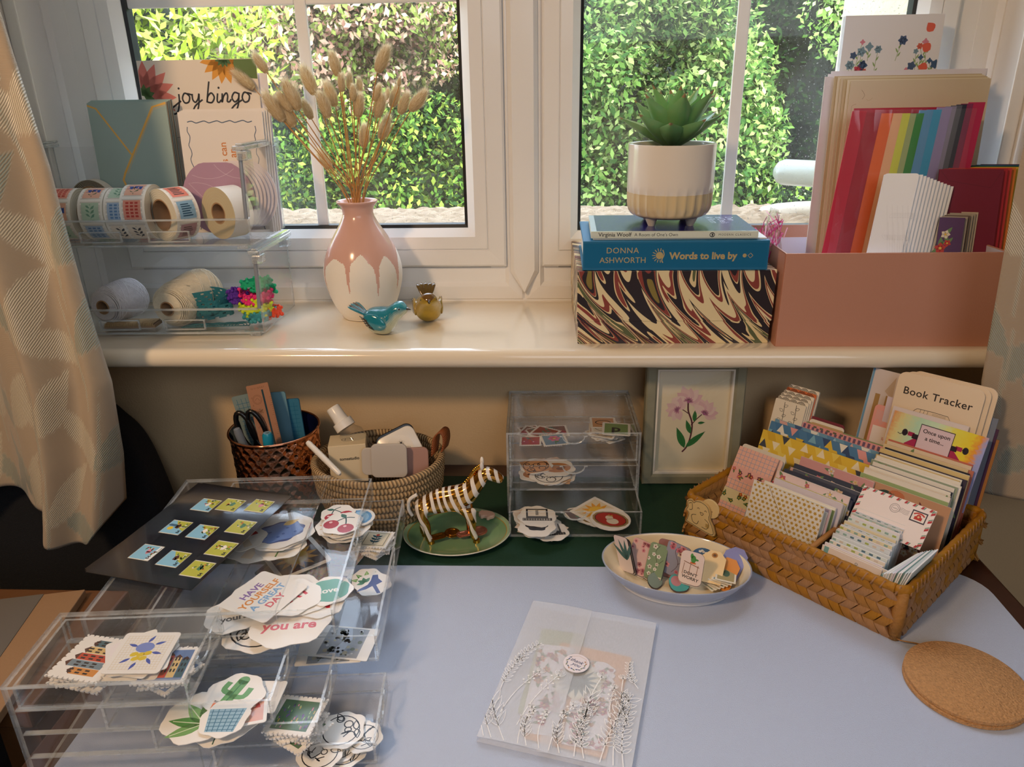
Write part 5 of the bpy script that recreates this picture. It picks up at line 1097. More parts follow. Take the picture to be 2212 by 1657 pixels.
mx_ = N.new('ShaderNodeMix'); mx_.data_type = 'RGBA'; mx_.inputs[6].default_value = rgba('#f2e8dc'); mx_.inputs[7].default_value = rgba('#c98f36'); L.new(gt.outputs[0], mx_.inputs[0]); L.new(mx_.outputs[2], b.inputs['Base Color']); L.new(gt.outputs[0], b.inputs['Metallic']); b.inputs['Roughness'].default_value = .14; b.inputs['Coat Weight'].default_value = .5
def skin(name, V, E_, R_, M, parent, sub=2):
    me = bpy.data.meshes.new(name); me.from_pydata(V, E_, []); o = bpy.data.objects.new(name, me); COL.objects.link(o); o.parent = parent
    bm = bmesh.new(); bm.from_mesh(me); ly = bm.verts.layers.skin.verify()
    for i, v in enumerate(bm.verts): r = R_[i]; v[ly].radius = (r, r) if not isinstance(r, tuple) else r; v[ly].use_root = (i == 0)
    bm.to_mesh(me); bm.free(); m1 = o.modifiers.new('skin', 'SKIN'); m1.use_smooth_shade = True; m1.branch_smoothing = .6; m2 = o.modifiers.new('sub', 'SUBSURF'); m2.levels = sub; m2.render_levels = sub; me.materials.append(M); return o
zx = PZ(958, 1150, .0)
zr = thing('zebra_figurine', 'white porcelain zebra with gold stripes standing on the green plate', 'zebra figurine', mx=TRS((-.125, .788, LEA+.0024), radians(4), sc=.97))
V = [(0, 0, .058), (-.022, 0, .058), (.022, 0, .060), (.034, 0, .072), (.044, 0, .086), (.050, 0, .095),      # trunk, neck, poll
     (.058, 0, .093), (.068, 0, .086), (.073, 0, .083),        # face, muzzle
     (-.032, .008, .050), (-.034, .009, .032), (-.030, .009, .026), (-.033, .009, .012), (-.031, .009, .002),
     (-.032, -.008, .050), (-.031, -.009, .034), (-.025, -.009, .027), (-.025, -.009, .012), (-.022, -.009, .002),
     (.026, .008, .048), (.028, .009, .030), (.028, .009, .014), (.029, .009, .002),
     (.026, -.008, .048), (.033, -.009, .031), (.032, -.009, .015), (.036, -.009, .003)]
E_ = [(0, 1), (0, 2), (2, 3), (3, 4), (4, 5), (5, 6), (6, 7), (7, 8), (1, 9), (9, 10), (10, 11), (11, 12), (12, 13), (1, 14), (14, 15), (15, 16), (16, 17), (17, 18), (2, 19), (19, 20), (20, 21), (21, 22), (2, 23), (23, 24), (24, 25), (25, 26)]
Rr = [.0165, .0170, .0165, .0135, .0105, .0100, .0092, .0068, .0054, .0120, .0074, .0056, .0044, .0052, .0120, .0074, .0056, .0044, .0052, .0100, .0060, .0046, .0050, .0100, .0060, .0046, .0050]
skin('body', V, E_, Rr, zm, zr)
wp = mat('white_porcelain', '#f3ebe0', .12, coat=.6); gp = mat('gold_lustre', '#c98f36', .15, metal=1.)
for sg in (-1, 1): s = MB(); s.ball((.047, sg*.006, .107), 1, 12, sc=(.0026, .0022, .0065), X=Matrix.Rotation(sg*-.25, 4, 'X')); s.build('ear', wp, zr, smooth='all')
s = MB(); P = smooth_path([(.020, 0, .074), (.030, 0, .086), (.038, 0, .098), (.046, 0, .1045)], 5)
for i, p in enumerate(P): s.ball(p, .0034, 8, sc=(.9, .45, 1))
s.build('mane', gp, zr, smooth='all')
s = MB(); s.tube(smooth_path([(-.036, 0, .066), (-.046, .001, .058), (-.048, .002, .044), (-.044, .003, .034)], 5), .0024, 8); s.build('tail', wp, zr, smooth='all')
for sg in (-1, 1): s = MB(); s.ball((.058, sg*.0072, .095), .0012, 8); s.build('eye', blk, zr, smooth='all')
for (vx, vy) in ((-.031, .009), (-.022, -.009), (.029, .009), (.036, -.009)): s = MB(); s.tube([(vx+.001, vy, 0), (vx+.001, vy, .004)], [.0048, .0042], 10); s.build('hoof', gp, zr, smooth=True)
def pclip(label, px, py, rz, col, M):
    p = PZ(px, py, .004); root = thing('page_clip', label, 'clip', mx=TRS((p.x, p.y, .0062), rz, radians(4)))
    s = MB(); s.prism(circ(.008, 0, .0098, 32), 0, .0009); s.prism(rrect(.022, .012, .005, 5, x0=-.022, y0=-.006), 0, .0009); s.build('disc', M, root, bevel=.0002)
    s = MB(); s.tube([(-.004, -.0035, .0012), (-.017, -.0035, .0012), (-.0195, 0, .0012), (-.017, .0035, .0012), (-.004, .0035, .0012)], .0006, 5); s.tube([(.008+.0065*cos(q), .0065*sin(q), .001) for q in (2*pi*i/20 for i in range(21))], .0003, 4); s.build('wire_loop', M, root)
rose = mat('rose_gold_clip', '#d08a70', .22, metal=.8)
pclip('gold metal page clip with a round face on the green plate', 964, 1158, radians(28), '', gp); pclip('rose-gold page clip overlapping the gold one', 1023, 1153, radians(22), '', rose)
s = MB(); p = PZ(1052, 1115, .006); c = [(-.011, -.002), (-.009, -.006), (-.006, -.006), (-.005, -.009), (-.002, -.009), (-.001, -.006), (.003, -.006), (.004, -.009), (.007, -.009), (.008, -.005), (.011, -.001), (.010, .004), (.004, .007), (-.003, .006), (-.008, .004), (-.010, .005)]
s.prism(c, 0, .005); o = s.build('bear_eraser', mat('pale_pink_rubber', '#f0c4ae', .6), bevel=.001); o.matrix_world = TRS((p.x, p.y, .0058), radians(-25)); tag(o, 'pale pink animal-shaped eraser at the right of the green plate', 'eraser')
# ================================================================== WICKER BASKET OF CARDS
BA = Vector((.170, .798, 0)); BU = Vector((.697, -.717, 0)).normalized(); BV = Vector((-BU.y, BU.x, 0))
BK = Matrix((BU, BV, Vector((0, 0, 1)))).transposed().to_4x4(); BK.translation = BA
BW, BD, BH = .257, .214, .060
straw = mat('woven_seagrass', '#a87b4a', .6, bump=.6, bscale=260, var=.22, vscale=120); N, L = nodes_of(straw)
oi = N.new('ShaderNodeObjectInfo'); hs = [x for x in N if x.type == 'HUE_SAT'][0]; mr = N.new('ShaderNodeMapRange'); mr.inputs[3].default_value = .494; mr.inputs[4].default_value = .503; L.new(oi.outputs['Random'], mr.inputs[0]); L.new(mr.outputs[0], hs.inputs['Hue'])
mr = N.new('ShaderNodeMapRange'); mr.inputs[3].default_value = .85; mr.inputs[4].default_value = 1.25; L.new(oi.outputs['Random'], mr.inputs[0]); L.new(mr.outputs[0], hs.inputs['Saturation'])
tcn = [x for x in N if x.type == 'TEX_COORD'][0]; mp = N.new('ShaderNodeMapping'); mp.inputs['Scale'].default_value = (1, .12, 1); L.new(tcn.outputs['Object'], mp.inputs[0])
for x in N:
    if x.type == 'TEX_NOISE': L.new(mp.outputs[0], x.inputs['Vector'])
basket = thing('wicker_basket', 'rectangular woven seagrass basket packed with envelopes and cards', 'basket', mx=BK.copy())
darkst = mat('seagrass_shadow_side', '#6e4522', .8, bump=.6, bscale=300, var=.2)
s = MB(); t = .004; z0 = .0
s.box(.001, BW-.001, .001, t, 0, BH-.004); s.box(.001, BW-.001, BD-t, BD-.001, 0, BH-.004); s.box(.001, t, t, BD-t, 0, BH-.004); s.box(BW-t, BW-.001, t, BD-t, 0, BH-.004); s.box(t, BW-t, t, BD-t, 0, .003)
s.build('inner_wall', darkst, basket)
def strip_mesh(slant):
    s = MB(); w, h = .0122, .0132; n = 4; V = []
    for j in range(n+1):
        for i in range(3):
            v = j/n; u = i/2; x = (u-.5)*w+slant*(v-.5)*h*.95; V.append((x, (v-.5)*h*1.22, .0004+.0030*sin(pi*v)*(1-.30*abs(u*2-1))))
    s.add(V, [(j*3+i, j*3+i+1, (j+1)*3+i+1, (j+1)*3+i) for j in range(n) for i in range(2)])
    k = len(s.v); s.add([(V[0][0], V[0][1], -.001), (V[2][0], V[2][1], -.001), (V[-1][0], V[-1][1], -.001), (V[-3][0], V[-3][1], -.001)], [(3, 2, 1, 0)])
    for a, b, c_, d_ in ((0, 3, 6, 0), ): pass
    s.f.append((0, 3, 6, 9, 12, k+3, k)); s.f.append((2, k+1, k+2, 14, 11, 8, 5)); s.c += [s.col]*2; s.m += [0, 0]
    return s
sp_ = [strip_mesh(-1).build('woven_strip', straw, basket, smooth=True), strip_mesh(1).build('woven_strip', straw, basket, smooth=True)]; used_ = [False, False]
NB = 5; hb = (BH-.004)/NB; R = random.Random(8)
for (p0, dr, L_, nrm) in ((Vector((0, 0, 0)), Vector((1, 0, 0)), BW, Vector((0, -1, 0))), (Vector((BW, 0, 0)), Vector((0, 1, 0)), BD, Vector((1, 0, 0)))):
    cnt = int(L_/.0128)+0
    for j in range(NB):
        for i in range(cnt):
            k = j % 2; x = .008+(L_-.016)*(i+.5)/cnt
            o = sp_[k] if not used_[k] else sp_[k].copy()
            if used_[k]: COL.objects.link(o); o.parent = basket
            used_[k] = True; m_ = Matrix((dr, Vector((0, 0, 1)), nrm)).transposed().to_4x4(); m_.translation = p0+dr*x+Vector((0, 0, (j+.5)*hb+.001))+nrm*(.0005*R.random())
            o.matrix_local = m_ @ Matrix.Rotation(R.uniform(-.06, .06), 4, 'Z') @ Matrix.Diagonal((R.uniform(.86, .96), R.uniform(.92, 1.0), 1, 1))
s = MB()
for (cx, cy) in ((.004, .004), (BW-.004, .004), (BW-.004, BD-.004), (.004, BD-.004)): s = MB(); s.tube([(cx, cy, .001), (cx, cy, BH*.5), (cx, cy, BH-.002)], [.0062, .0068, .0062], 12); s.build('corner_bend', straw, basket, smooth='all')
s = MB(); R = random.Random(2)      # the sides turned away, joined
for (p0, dr, L_, nrm) in ((Vector((0, BD, 0)), Vector((1, 0, 0)), BW, Vector((0, 1, 0))), (Vector((0, 0, 0)), Vector((0, 1, 0)), BD, Vector((-1, 0, 0))), (Vector((t, BD, 0)), Vector((0, -1, 0)), BD, Vector((1, 0, 0))), (Vector((0, BD-t, 0)), Vector((1, 0, 0)), BW, Vector((0, -1, 0)))):
    cnt = int(L_/.0128)
    for j in range(NB):
        for i in range(cnt):
            sl = (-1, 1)[j % 2]; x = (i+.5)*L_/cnt; m_ = Matrix((dr, Vector((0, 0, 1)), nrm)).transposed().to_4x4(); m_.translation = p0+dr*x+Vector((0, 0, (j+.5)*hb+.001)); q = strip_mesh(sl); s.add([m_ @ Vector(v) for v in q.v], q.f)
o = s.build('weave', straw, basket, smooth=True); o['kind'] = 'stuff'
rr_ = .010; P = []
for cx, cy, a in ((BW-rr_, rr_, -90), (BW-rr_, BD-rr_, 0), (rr_, BD-rr_, 90), (rr_, rr_, 180)):
    nx = {-90: (rr_, rr_), 0: (BW-rr_, rr_), 90: (BW-rr_, BD-rr_), 180: (rr_, BD-rr_)}[a]
    q0 = Vector((nx[0], nx[1], 0)) if a != -90 else Vector((rr_, rr_, 0))
    for i in range(7): q = radians(a+15*i); P.append(Vector((cx+rr_*cos(q), cy+rr_*sin(q), BH-.001)))
P.append(P[0].copy()); D = []
for a, b in zip(P, P[1:]): m_ = max(1, int((b-a).length/.0022)); D += [a.lerp(b, i/m_) for i in range(m_)]
D.append(P[-1]); s = MB(); s.tube(D, [.0040+.0007*abs(sin(i*.42)) for i in range(len(D))], 10, flat=1.15); s.build('rim', straw, basket, smooth='all')
s = MB()
for i in range(0, len(D)-4, 4): a, b = D[i], D[min(i+3, len(D)-1)]; dd = (b-a).normalized(); nn = dd.cross(Vector((0, 0, 1))); s.tube([a+nn*.0048+Vector((0, 0, -.004)), (a+b)/2+nn*.003+Vector((0, 0, .0048)), b-nn*.0046+Vector((0, 0, -.001))], .0011, 5, flat=1.)
o = s.build('rim_wrapping', straw, basket, smooth='all'); o['kind'] = 'stuff'
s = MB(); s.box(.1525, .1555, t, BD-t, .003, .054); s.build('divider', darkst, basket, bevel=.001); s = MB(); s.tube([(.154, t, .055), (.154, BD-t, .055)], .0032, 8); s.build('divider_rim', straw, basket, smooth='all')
s = MB(); s.tube(smooth_path([(BW, 0, .004), (BW+.006, -.002, .006), (BW+.014, .006, .004), (BW+.020, .012, .002)], 4), .0007, 5); s.build('loose_strand', straw, basket, smooth='all')

def bcard(name, label, cat, u0, u1, v, zb, h, lean=20, t=.0004, col='#ffffff', draw=None, group=None, roll=0., side=None, M=None, r=0., pts=None, back=None):
    w = u1-u0; o_ = pts or (rrect(w, h, r, 5) if r else [(-w/2, 0), (w/2, 0), (w/2, h), (-w/2, h)]); c = CV(o_, t, col, side=side, back=back); c.clip = (-w/2+.0003, w/2-.0003, .0003, h-.0003)
    if draw: draw(c, w, h)
    q = c.build(name, M or PRINT); a = radians(lean); m_ = Matrix(((1, 0, 0), (0, sin(a), cos(a)), (0, -cos(a), sin(a)))).transposed().to_4x4(); m_.translation = Vector(((u0+u1)/2, v, zb))
    q.matrix_world = BK @ m_ @ Matrix.Rotation(roll, 4, 'Z'); return tag(q, label, cat, group)
Z0 = .0045
def stars(c, w, h):
    g = '#c9a13e'; R = random.Random(1); n = 0
    for j in range(int(h/.0052)+1):
        for i in range(int(w/.0056)+1):
            x, y = -w/2+.0028+i*.0056+(.0028 if j % 2 else 0), .0024+j*.0052; k = R.choice([5, 6]); c.k = 1
            P = []; r = .0019+.0007*R.random()
            for q in range(k*2): a = pi*q/k+R.random()*.2; rr = r if q % 2 == 0 else r*.55; P.append((x+rr*cos(a), y+rr*sin(a)))
            c.poly(P, g)
    c.up(); c.line([(-w*.28, h), (w*.22, h*.30), (w*.30, 0)], .0006, '#8a7040'); c.line([(-w*.27, h), (w*.23, h*.30), (w*.31, 0)], .0005, '#fff8e8')
bcard('envelope', 'white envelope patterned with gold foil stars, front of the left stack', 'envelope', .062, .149, .022, .012, .081, 14, .0008, '#f1ece2', stars, M=mat('foil_paper', attr=True, rough=.28, metal=.15, var=.02))
R = random.Random(21); stack = ['#6fa3ac', '#e9e2d4', '#c9b0b8', '#e3e4c2', '#9aa86c', '#e9e2d4', '#d8cfd8', '#b23a4a', '#e8e0cc', '#c5b46a', '#e6d0cf', '#3b4256', '#4a5064', '#3b4256', '#555a6a', '#2f3448', '#e0b8b4', '#3b4256', '#b88088', '#d9a0a0']
def mini(seed, pal, n=9):
    def f(c, w, h): c.petals(w*.95, h*.95, pal, n, .0045, seed, 0)
    return f
for k, col in enumerate(stack):
    dark = col in ('#3b4256', '#4a5064', '#555a6a', '#2f3448'); lab = ('dark blue floral' if dark else 'pale patterned')+' envelope, '+ORD[k]+' behind the gold-star one in the left stack'
    if k == 19: lab = 'pink rose-print envelope at the back of the left stack'
    du = R.uniform(-.004, .006)
    bcard('envelope', lab, 'envelope', .062+du+k*.0006, .148+du*.4+k*.0008, .0262+k*.0043, .010, (.075 if k < 19 else .082)+R.uniform(-.004, .005), 15+R.uniform(-1, 1.5), .0026 if dark else .0022, col, mini(k, ['#e8d8d0', '#c96a78', '#e8c8a8'], 14) if k > 8 or k % 3 == 0 else None, None if k == 19 else ('dark blue envelopes in the left stack' if dark else 'pale envelopes in the left stack'), side=['#f4efe4', col][dark])
# sleeves of washi samples and sticker sheets at the far left
def washi(c, w, h):
    gcol = '#6f9cc0'
    for i in range(int(w/.0055)+1): c.line([(-w/2+i*.0055, 0), (-w/2+i*.0055, h)], .0004, gcol)
    for j in range(int(h/.0055)+1): c.line([(-w/2, j*.0055), (w/2, j*.0055)], .0004, gcol)
    c.up(); c.rect(-w/2, h*.60, w/2, h*.76, '#e4b0a8'); c.rect(-w/2, h*.30, w/2, h*.47, '#d8cfa6'); c.rect(-w/2, h*.02, w/2, h*.18, '#c8b868'); c.up()
    R = random.Random(3)
    for (y0, y1, pal) in ((h*.62, h*.74, ['#b24050', '#d87880', '#7c4a5c']), (h*.32, h*.45, ['#c85a30', '#8a5a40', '#486a3c']), (h*.04, h*.16, ['#8a6a2c', '#6a4a20', '#5c7a3c'])):
        for k in range(9): x, y = (R.random()-.5)*w*.95, R.uniform(y0, y1); c.leaf(x, y, .006, .0025, R.random()*6, '#5c7a4c'); c.flower(x, y, .0032, R.choice(pal), n=5); c.z -= 1.6e-5
        c.up(); c.up()
bcard('washi_samples', 'pink gridded sheet of floral washi tape samples in a sleeve at the far left', 'sticker sheet', .006, .060, .048, Z0, .104, 30, .0012, '#eab8a8', washi, M=PRINTG)
for k in range(2): bcard('sticker_sleeve', ORD[k]+' clear-edged sleeve behind the washi samples', 'sleeve', .004, .064, .056+.006*k, Z0, .100+.002*k, 29, .0014, ['#e8c4b4', '#dcd6c8', '#e6d9b8'][k], None, 'sleeves behind the washi samples', r=.004, M=PRINTG)
def tri(pal, bgc):
    def f(c, w, h):
        R = random.Random(len(pal)); a = .011; n = 0
        for j in range(int(h/a)+1):
            for i in range(-1, int(w/a)+2):
                x, y = -w/2+i*a, h-(j+1)*a; q = R.choice(pal)
                if (i+j) % 2: c.poly([(x, y), (x+a, y), (x+a/2, y+a)], q)
                else: c.poly([(x+a/2, y+a), (x+a*1.5, y+a), (x+a, y)], q)
    return f
bcard('envelope', 'yellow and white triangle-print envelope in the middle of the left row', 'envelope', .004, .146, .124, Z0, .100, 20, .0022, '#e6c23c', tri(['#ecd25c', '#f2e8c8', '#d8b030', '#e6c23c', '#3a4252'], 0))
bcard('envelope', 'blue multicolour triangle-print envelope just behind the yellow one', 'envelope', .004, .148, .140, Z0, .107, 20, .0022, '#4a7fae', tri(['#3f76a8', '#7db4d0', '#e6a0a0', '#f0ece0', '#e6c23c', '#2c4a78'], 0))
bcard('envelope', 'pale blue triangle-print envelope third in the left row', 'envelope', .005, .149, .148, Z0, .108, 20, .0016, '#6f9fbe', tri(['#5a8ab4', '#a0c8dc', '#e0b0a8', '#f0ece0', '#3f5a88'], 0))
def hearts(c, w, h):
    for i in range(int(w/.006)): c.rect(-w/2+i*.006+.001, h-.007, -w/2+i*.006+.0042, h-.0015, '#6a5070'); c.dot(-w/2+i*.006+.003, h-.012, .0018, '#b83a50', n=6)
bcard('envelope', 'pink patterned envelope at the back of the left row', 'envelope', .010, .150, .154, Z0, .113, 20, .0016, '#e29a9a', hearts)
bcard('envelope', 'rust and green patterned envelope just before the bookmarks', 'envelope', .008, .150, .160, Z0, .112, 20, .0016, '#8a9a6c', mini(5, ['#c84a3a', '#e8d0b0'], 22))
K = '#22201e'
def birdh(c, w, h):
    y = h*.30; c.line([(-w*.40, y), (0, y+.016), (w*.30, y)], .0009, K); c.line([(-w*.33, y), (-w*.33, y-.018), (w*.22, y-.018), (w*.22, y)], .0009, K); c.ring(-w*.05, y+.004, .003, .0007, K)
    for i in range(5): c.line([(-w*.3+i*.0042, y-.018), (-w*.3+i*.0042, y-.004)], .0005, K)
    for sx_ in (-.18, .2):
        c.line([(w*sx_, h*.98), (w*sx_+.002, h*.75), (w*sx_-.001, h*.5)], .0007, K, sm=5)
        for j in range(8): c.leafo(w*sx_, h*(.52+.058*j), .006, .0034, radians(25 if j % 2 else 155), K, .0005)
    c.text('RISE', w*.36, h*.33, .0055, K, rot=pi/2, bold=.02)
for k in range(6):
    def arcs(c, w, h):
        for i in range(4):
            for r_ in (.003, .0045, .006): c.line([(-w/2+i*.011+r_*cos(q), h-.007+r_*sin(q)) for q in (pi*j/8 for j in range(9))], .0008, K)
        c.petals(w, h*.9, ['#d8703a', '#3a6a4a'], 0, .004, 1)
    bcard('bookmark', 'black line-art birdhouse bookmark at the front of the tall left stack' if k == 0 else ('scallop-print bookmark topping the tall left stack' if k == 5 else 'black and white bookmark inside the tall left stack'), 'bookmark', -.003+k*.0012, .040+k*.0010, .166+k*.0035, .02, .115+k*.0032, 15, .0028, '#f1e6d2' if k != 4 else '#d8703a', birdh if k == 0 else arcs, None if k in (0, 5) else 'bookmarks in the tall left stack', side='#efe5d4', r=.002)
def stripes(c, w, h):
    for i in range(5): c.rect(-w/2+w*(.1+.2*i), 0, -w/2+w*(.2+.2*i), h, '#6b6a52')
for k in range(4): bcard('bookmark', 'pink and olive striped card right of the birdhouse bookmark' if k == 0 else ('tartan-edged card behind the striped one' if k == 3 else 'card tucked behind the striped one'), 'card', .050-k*.003, .094-k*.002, .168+k*.0045, .015, .098+k*.002, 14, .0012, ['#e89a94', '#c8a878', '#efe6d6', '#7a2a3a'][k], stripes if k == 0 else None, r=.004, group=None if k in (0, 3) else 'cards tucked behind the striped one')

# right compartment
def crabs(c, w, h):
    T = '#7fb0ae'; G = '#6f9c7c'
    c.poly([(-w*.46, h), (-w*.38, h), (-w*.40, h*.5), (-w*.44, 0), (-w*.47, 0)], T)
    x, y = -w*.12, h*.60; c.dot(x, y, .009, T, ry=.0058); c.up()
    for sg in (-1, 1):
        for j in range(3): c.line([(x+sg*.007, y+.001*j), (x+sg*.012, y+.004+.003*j), (x+sg*.0145, y+.001+.003*j)], .0008, T, sm=3)
        c.leaf(x+sg*.008, y-.003, .010, .005, -pi/2+sg*.4, T); c.line([(x+sg*.004, y+.005), (x+sg*.006, y+.010)], .0008, T)
    x, y = w*.24, h*.62; c.leaf(x-.012, y+.002, .021, .011, -.35, G); c.up(); c.poly([(x+.006, y-.004), (x+.013, y-.001), (x+.011, y-.009)], G)
    c.dot(w*.02, h*.20, .006, G, ry=.005); c.poly([(w*.1, h*.10), (w*.4, h*.25), (w*.42, 0), (w*.1, 0)], T)
    for i, (a, b) in enumerate(((-.3, .5), (-.33, .42), (.05, .8), (.1, .88), (-.28, .3), (.0, .45))): c.ring(w*a, h*b, .0013, .0005, '#5f7f94', 8)
bcard('mini_envelope', 'small sea-creature envelope with a blue crab at the front of the right stack', 'envelope', .163, .226, .008, .016, .046, 12, .0009, '#f0e0d4', crabs, side='#ffffff')
bcard('mini_envelope', 'small seahorse-print envelope just behind the crab one', 'envelope', .166, .232, .0105, .012, .050, 12, .0009, '#efe2d6', lambda c, w, h: (c.line([(w*.38, h*.85), (w*.46, h*.7), (w*.40, h*.5), (w*.47, h*.3), (w*.42, h*.12)], .0040, '#5f9a74', sm=5)), side='#ffffff')
R = random.Random(31); pal2 = ['#ece2ea', '#dfe6e2', '#e9dfcf', '#d8dfe4', '#f1ebee', '#b9ccc8', '#e4d8b4', '#c8c0d4', '#9cb8b4']
for k in range(24):
    bcard('mini_envelope', 'small pastel envelope, '+ORD[k]+' behind the seahorse one in the right stack', 'envelope', .163+R.uniform(-.001, .002), .224-.0006*k+R.uniform(-.001, .002), .0135+k*.0036, .010, .052+.0011*k+R.uniform(-.002, .002), 14+.25*k, .0017, R.choice(pal2), (lambda c, w, h: [c.rect(-w/2+.008*i, h-.0032, -w/2+.008*i+.004, h-.001, random.Random(i+int(w*1e5)).choice(['#5a7a8c', '#a8b45c', '#8fb0a8', '#d8c8b8'])) for i in range(7)]) if k % 2 else None, 'small pastel envelopes in the long right stack', side=R.choice(['#ffffff', '#e8e2ea', '#d6dcd8']))
# second row turned sideways along the right wall
for k in range(15):
    w, h = .060, .054+.0014*k; col = R.choice(['#8fb4b2', '#dfe6e2', '#cfe0e0', '#a8b8b0', '#e8e6f2', '#7aa0a0']); c = CV([(-w/2, 0), (w/2, 0), (w/2, h), (-w/2, h)], .0013, col, side=R.choice(['#ffffff', '#dfe8ea', col]))
    if k == 14: c.petals(w*.8, h*.8, ['#c8c45a', '#8fa8b8', '#b8c8b8'], 7, .006, 4)
    if k == 12: c.line([(-.02, .02), (0, .035), (.02, .03)], .003, '#e6ece4', sm=4)
    q = c.build('mini_envelope', PRINT); a = .30-.018*k; lean = radians(6+1.2*k)
    X_ = Vector((sin(a)*.5, 1, 0)).normalized(); Zn = Vector((X_.y, -X_.x, 0)); Y_ = (Vector((0, 0, 1))*cos(lean)+Zn*sin(lean)*.6).normalized(); Zc = X_.cross(Y_).normalized()
    m_ = Matrix((X_, Y_, Zc)).transposed().to_4x4(); m_.translation = Vector((.2290+.0006*k, .042-.0003*k+.001*(k % 3), .006)); q.matrix_world = BK @ m_
    tag(q, 'blue-grey leaf-print small envelope closing the sideways row at the right' if k == 14 else ORD[k]+' pale teal small envelope in the sideways row along the right wall', 'envelope', None if k == 14 else 'small envelopes in the sideways row')
# airmail card
def air(c, w, h):
    n = 9
    for i in range(n):
        for (y0, y1) in ((0, .0035), (h-.0035, h)):
            x = -w/2+w*(i+.2)/n; c.poly([(x, y0), (x+.0024, y0), (x+.0040, y1), (x+.0016, y1)], '#b8323a'); c.poly([(x+.0026, y0), (x+.0038, y0), (x+.0054, y1), (x+.0042, y1)], '#6f9a84')
    for i in range(5):
        for (x0, x1) in ((-w/2, -w/2+.004), (w/2-.004, w/2)):
            y = h*(i+.2)/5; c.poly([(x0, y), (x0, y+.0028), (x1, y+.0052), (x1, y+.0024)], '#b8323a'); c.poly([(x0, y+.0032), (x0, y+.0044), (x1, y+.0068), (x1, y+.0056)], '#6f9a84')
    x, y = w*.0, h*.73; c.ring(x, y, .0050, .0004, '#4a4040'); c.ring(x, y, .0034, .0003, '#4a4040'); c.text('PARIS', x, y-.0008, .0018, '#4a4040')
    for j in range(4): c.line([(x+.005+i*.002, y+.002-j*.0015+.0006*sin(i*1.4)) for i in range(6)], .0003, '#4a4040')
    c.rect(w*.22, h*.58, w*.42, h*.86, '#3a3442'); c.up(); c.rect(w*.235, h*.61, w*.405, h*.83, '#efe4da'); c.up(); c.rect(w*.27, h*.64, w*.37, h*.72, '#c8382c'); c.dot(w*.32, h*.73, .0024, '#c8382c'); c.up(); c.line([(w*.25, h*.76), (w*.29, h*.80), (w*.35, h*.80), (w*.39, h*.76)], .0016, '#c8382c', sm=4); c.dot(w*.32, h*.715, .0012, '#e8c090')
    c.rect(-w*.42, h*.16, -w*.12, h*.28, '#d8823a'); c.up(); c.text('SPECIAL DELIVERY', -w*.27, h*.195, .0029, '#f6ead8')
bcard('airmail_envelope', 'white airmail envelope with striped border tilted on top of the right stack', 'envelope', .160, .238, .079, .062, .046, 42, .0009, '#f2e4de', air, roll=radians(0))
def kraft(c, w, h):
    R = random.Random(6); 
    for k in range(14):
        x, y = (R.random()-.5)*w*.9, h*(.1+.85*R.random()); c.line([(x, y), (x+.004, y+.008)], .0005, '#6a3c28'); c.up(); c.flower(x, y, .0042, '#efe0c4', cen='#c8a060', n=5); c.z -= 3.2e-5
        c.leaf(x+.003, y+.006, .006, .0025, R.random()*6, '#7a3c34')
    c.up(); c.dot(-.008, h-.008, .009, '#c87850', ry=.006); c.leaf(-.012, h-.008, .02, .008, 3.3, '#2f4a44'); c.leaf(.020, .03, .028, .009, 2.6, '#222a2a')
bcard('note_card', 'tan blossom-print card behind the airmail envelope', 'card', .148, .244, .112, .004, .092, 14, .0010, '#c99a78', kraft, side='#efe6da')
bcard('note_card', 'green patterned card behind the tan blossom card', 'card', .143, .239, .1155, .004, .095, 14, .0010, '#9db47c', mini(7, ['#e8e0c8'], 12), side='#efe6da')
pal3 = [('#efe8dc', 'white-edged'), ('#e8dccb', 'white-edged'), ('#f2ecdf', 'white-edged'), ('#2f3444', 'dark'), ('#efe8dc', 'white-edged'), ('#9aa890', 'sage'), ('#efe8dc', 'white-edged'), ('#f4eee2', 'white-edged'), ('#efe8dc', 'white-edged'), ('#e2c88a', 'ochre'), ('#f2ecdf', 'white-edged'), ('#3a3448', 'dark'), ('#e2c88a', 'ochre'), ('#efe8dc', 'white-edged'), ('#1f2230', 'dark'), ('#e6cfa0', 'ochre'), ('#c87a66', 'coral'), ('#e6d6b8', 'ochre'), ('#c8705c', 'coral'), ('#d08070', 'coral'), ('#c8705c', 'coral'), ('#d89480', 'coral')]
for k, (col, nm) in enumerate(pal3):
    bcard('note_card', nm+' card, '+ORD[k]+' from the front of the tall right stack', 'card', .146+R.uniform(-.003, .003), .240+R.uniform(-.004, .002), .1195+k*.0033, .004, .0995+.0009*k+R.uniform(-.002, .002), 13-.1*k, .0016, col, mini(k+40, ['#c8a060', '#d8d0c0', '#a85040'], 10) if k % 2 else None, nm+' cards in the tall right stack', side='#f3ecde' if nm in ('white-edged', 'sage') else col)
# holographic typewriter card
holo = bpy.data.materials.new('holographic_card'); holo.use_nodes = True; N, L = nodes_of(holo); b = N['Principled BSDF']; at = N.new('ShaderNodeAttribute'); at.attribute_name = 'col'
tc = N.new('ShaderNodeTexCoord'); sx = N.new('ShaderNodeSeparateXYZ'); L.new(tc.outputs['Object'], sx.inputs[0]); nz = N.new('ShaderNodeTexNoise'); nz.inputs['Scale'].default_value = 25
rv = mth('ADD', mth('ADD', mth('MULTIPLY', sx.outputs['X'], 9.5), .47), mth('MULTIPLY', nz.outputs['Fac'], .12)); rv = mth('ADD', rv, mth('MULTIPLY', mth('SUBTRACT', .07, sx.outputs['Y']), 1.5))
cr = N.new('ShaderNodeValToRGB'); E = cr.color_ramp.elements; E[0].color = rgba('#e8925a'); E[0].position = 0; E[1].color = rgba('#a6b0e6'); E[1].position = 1
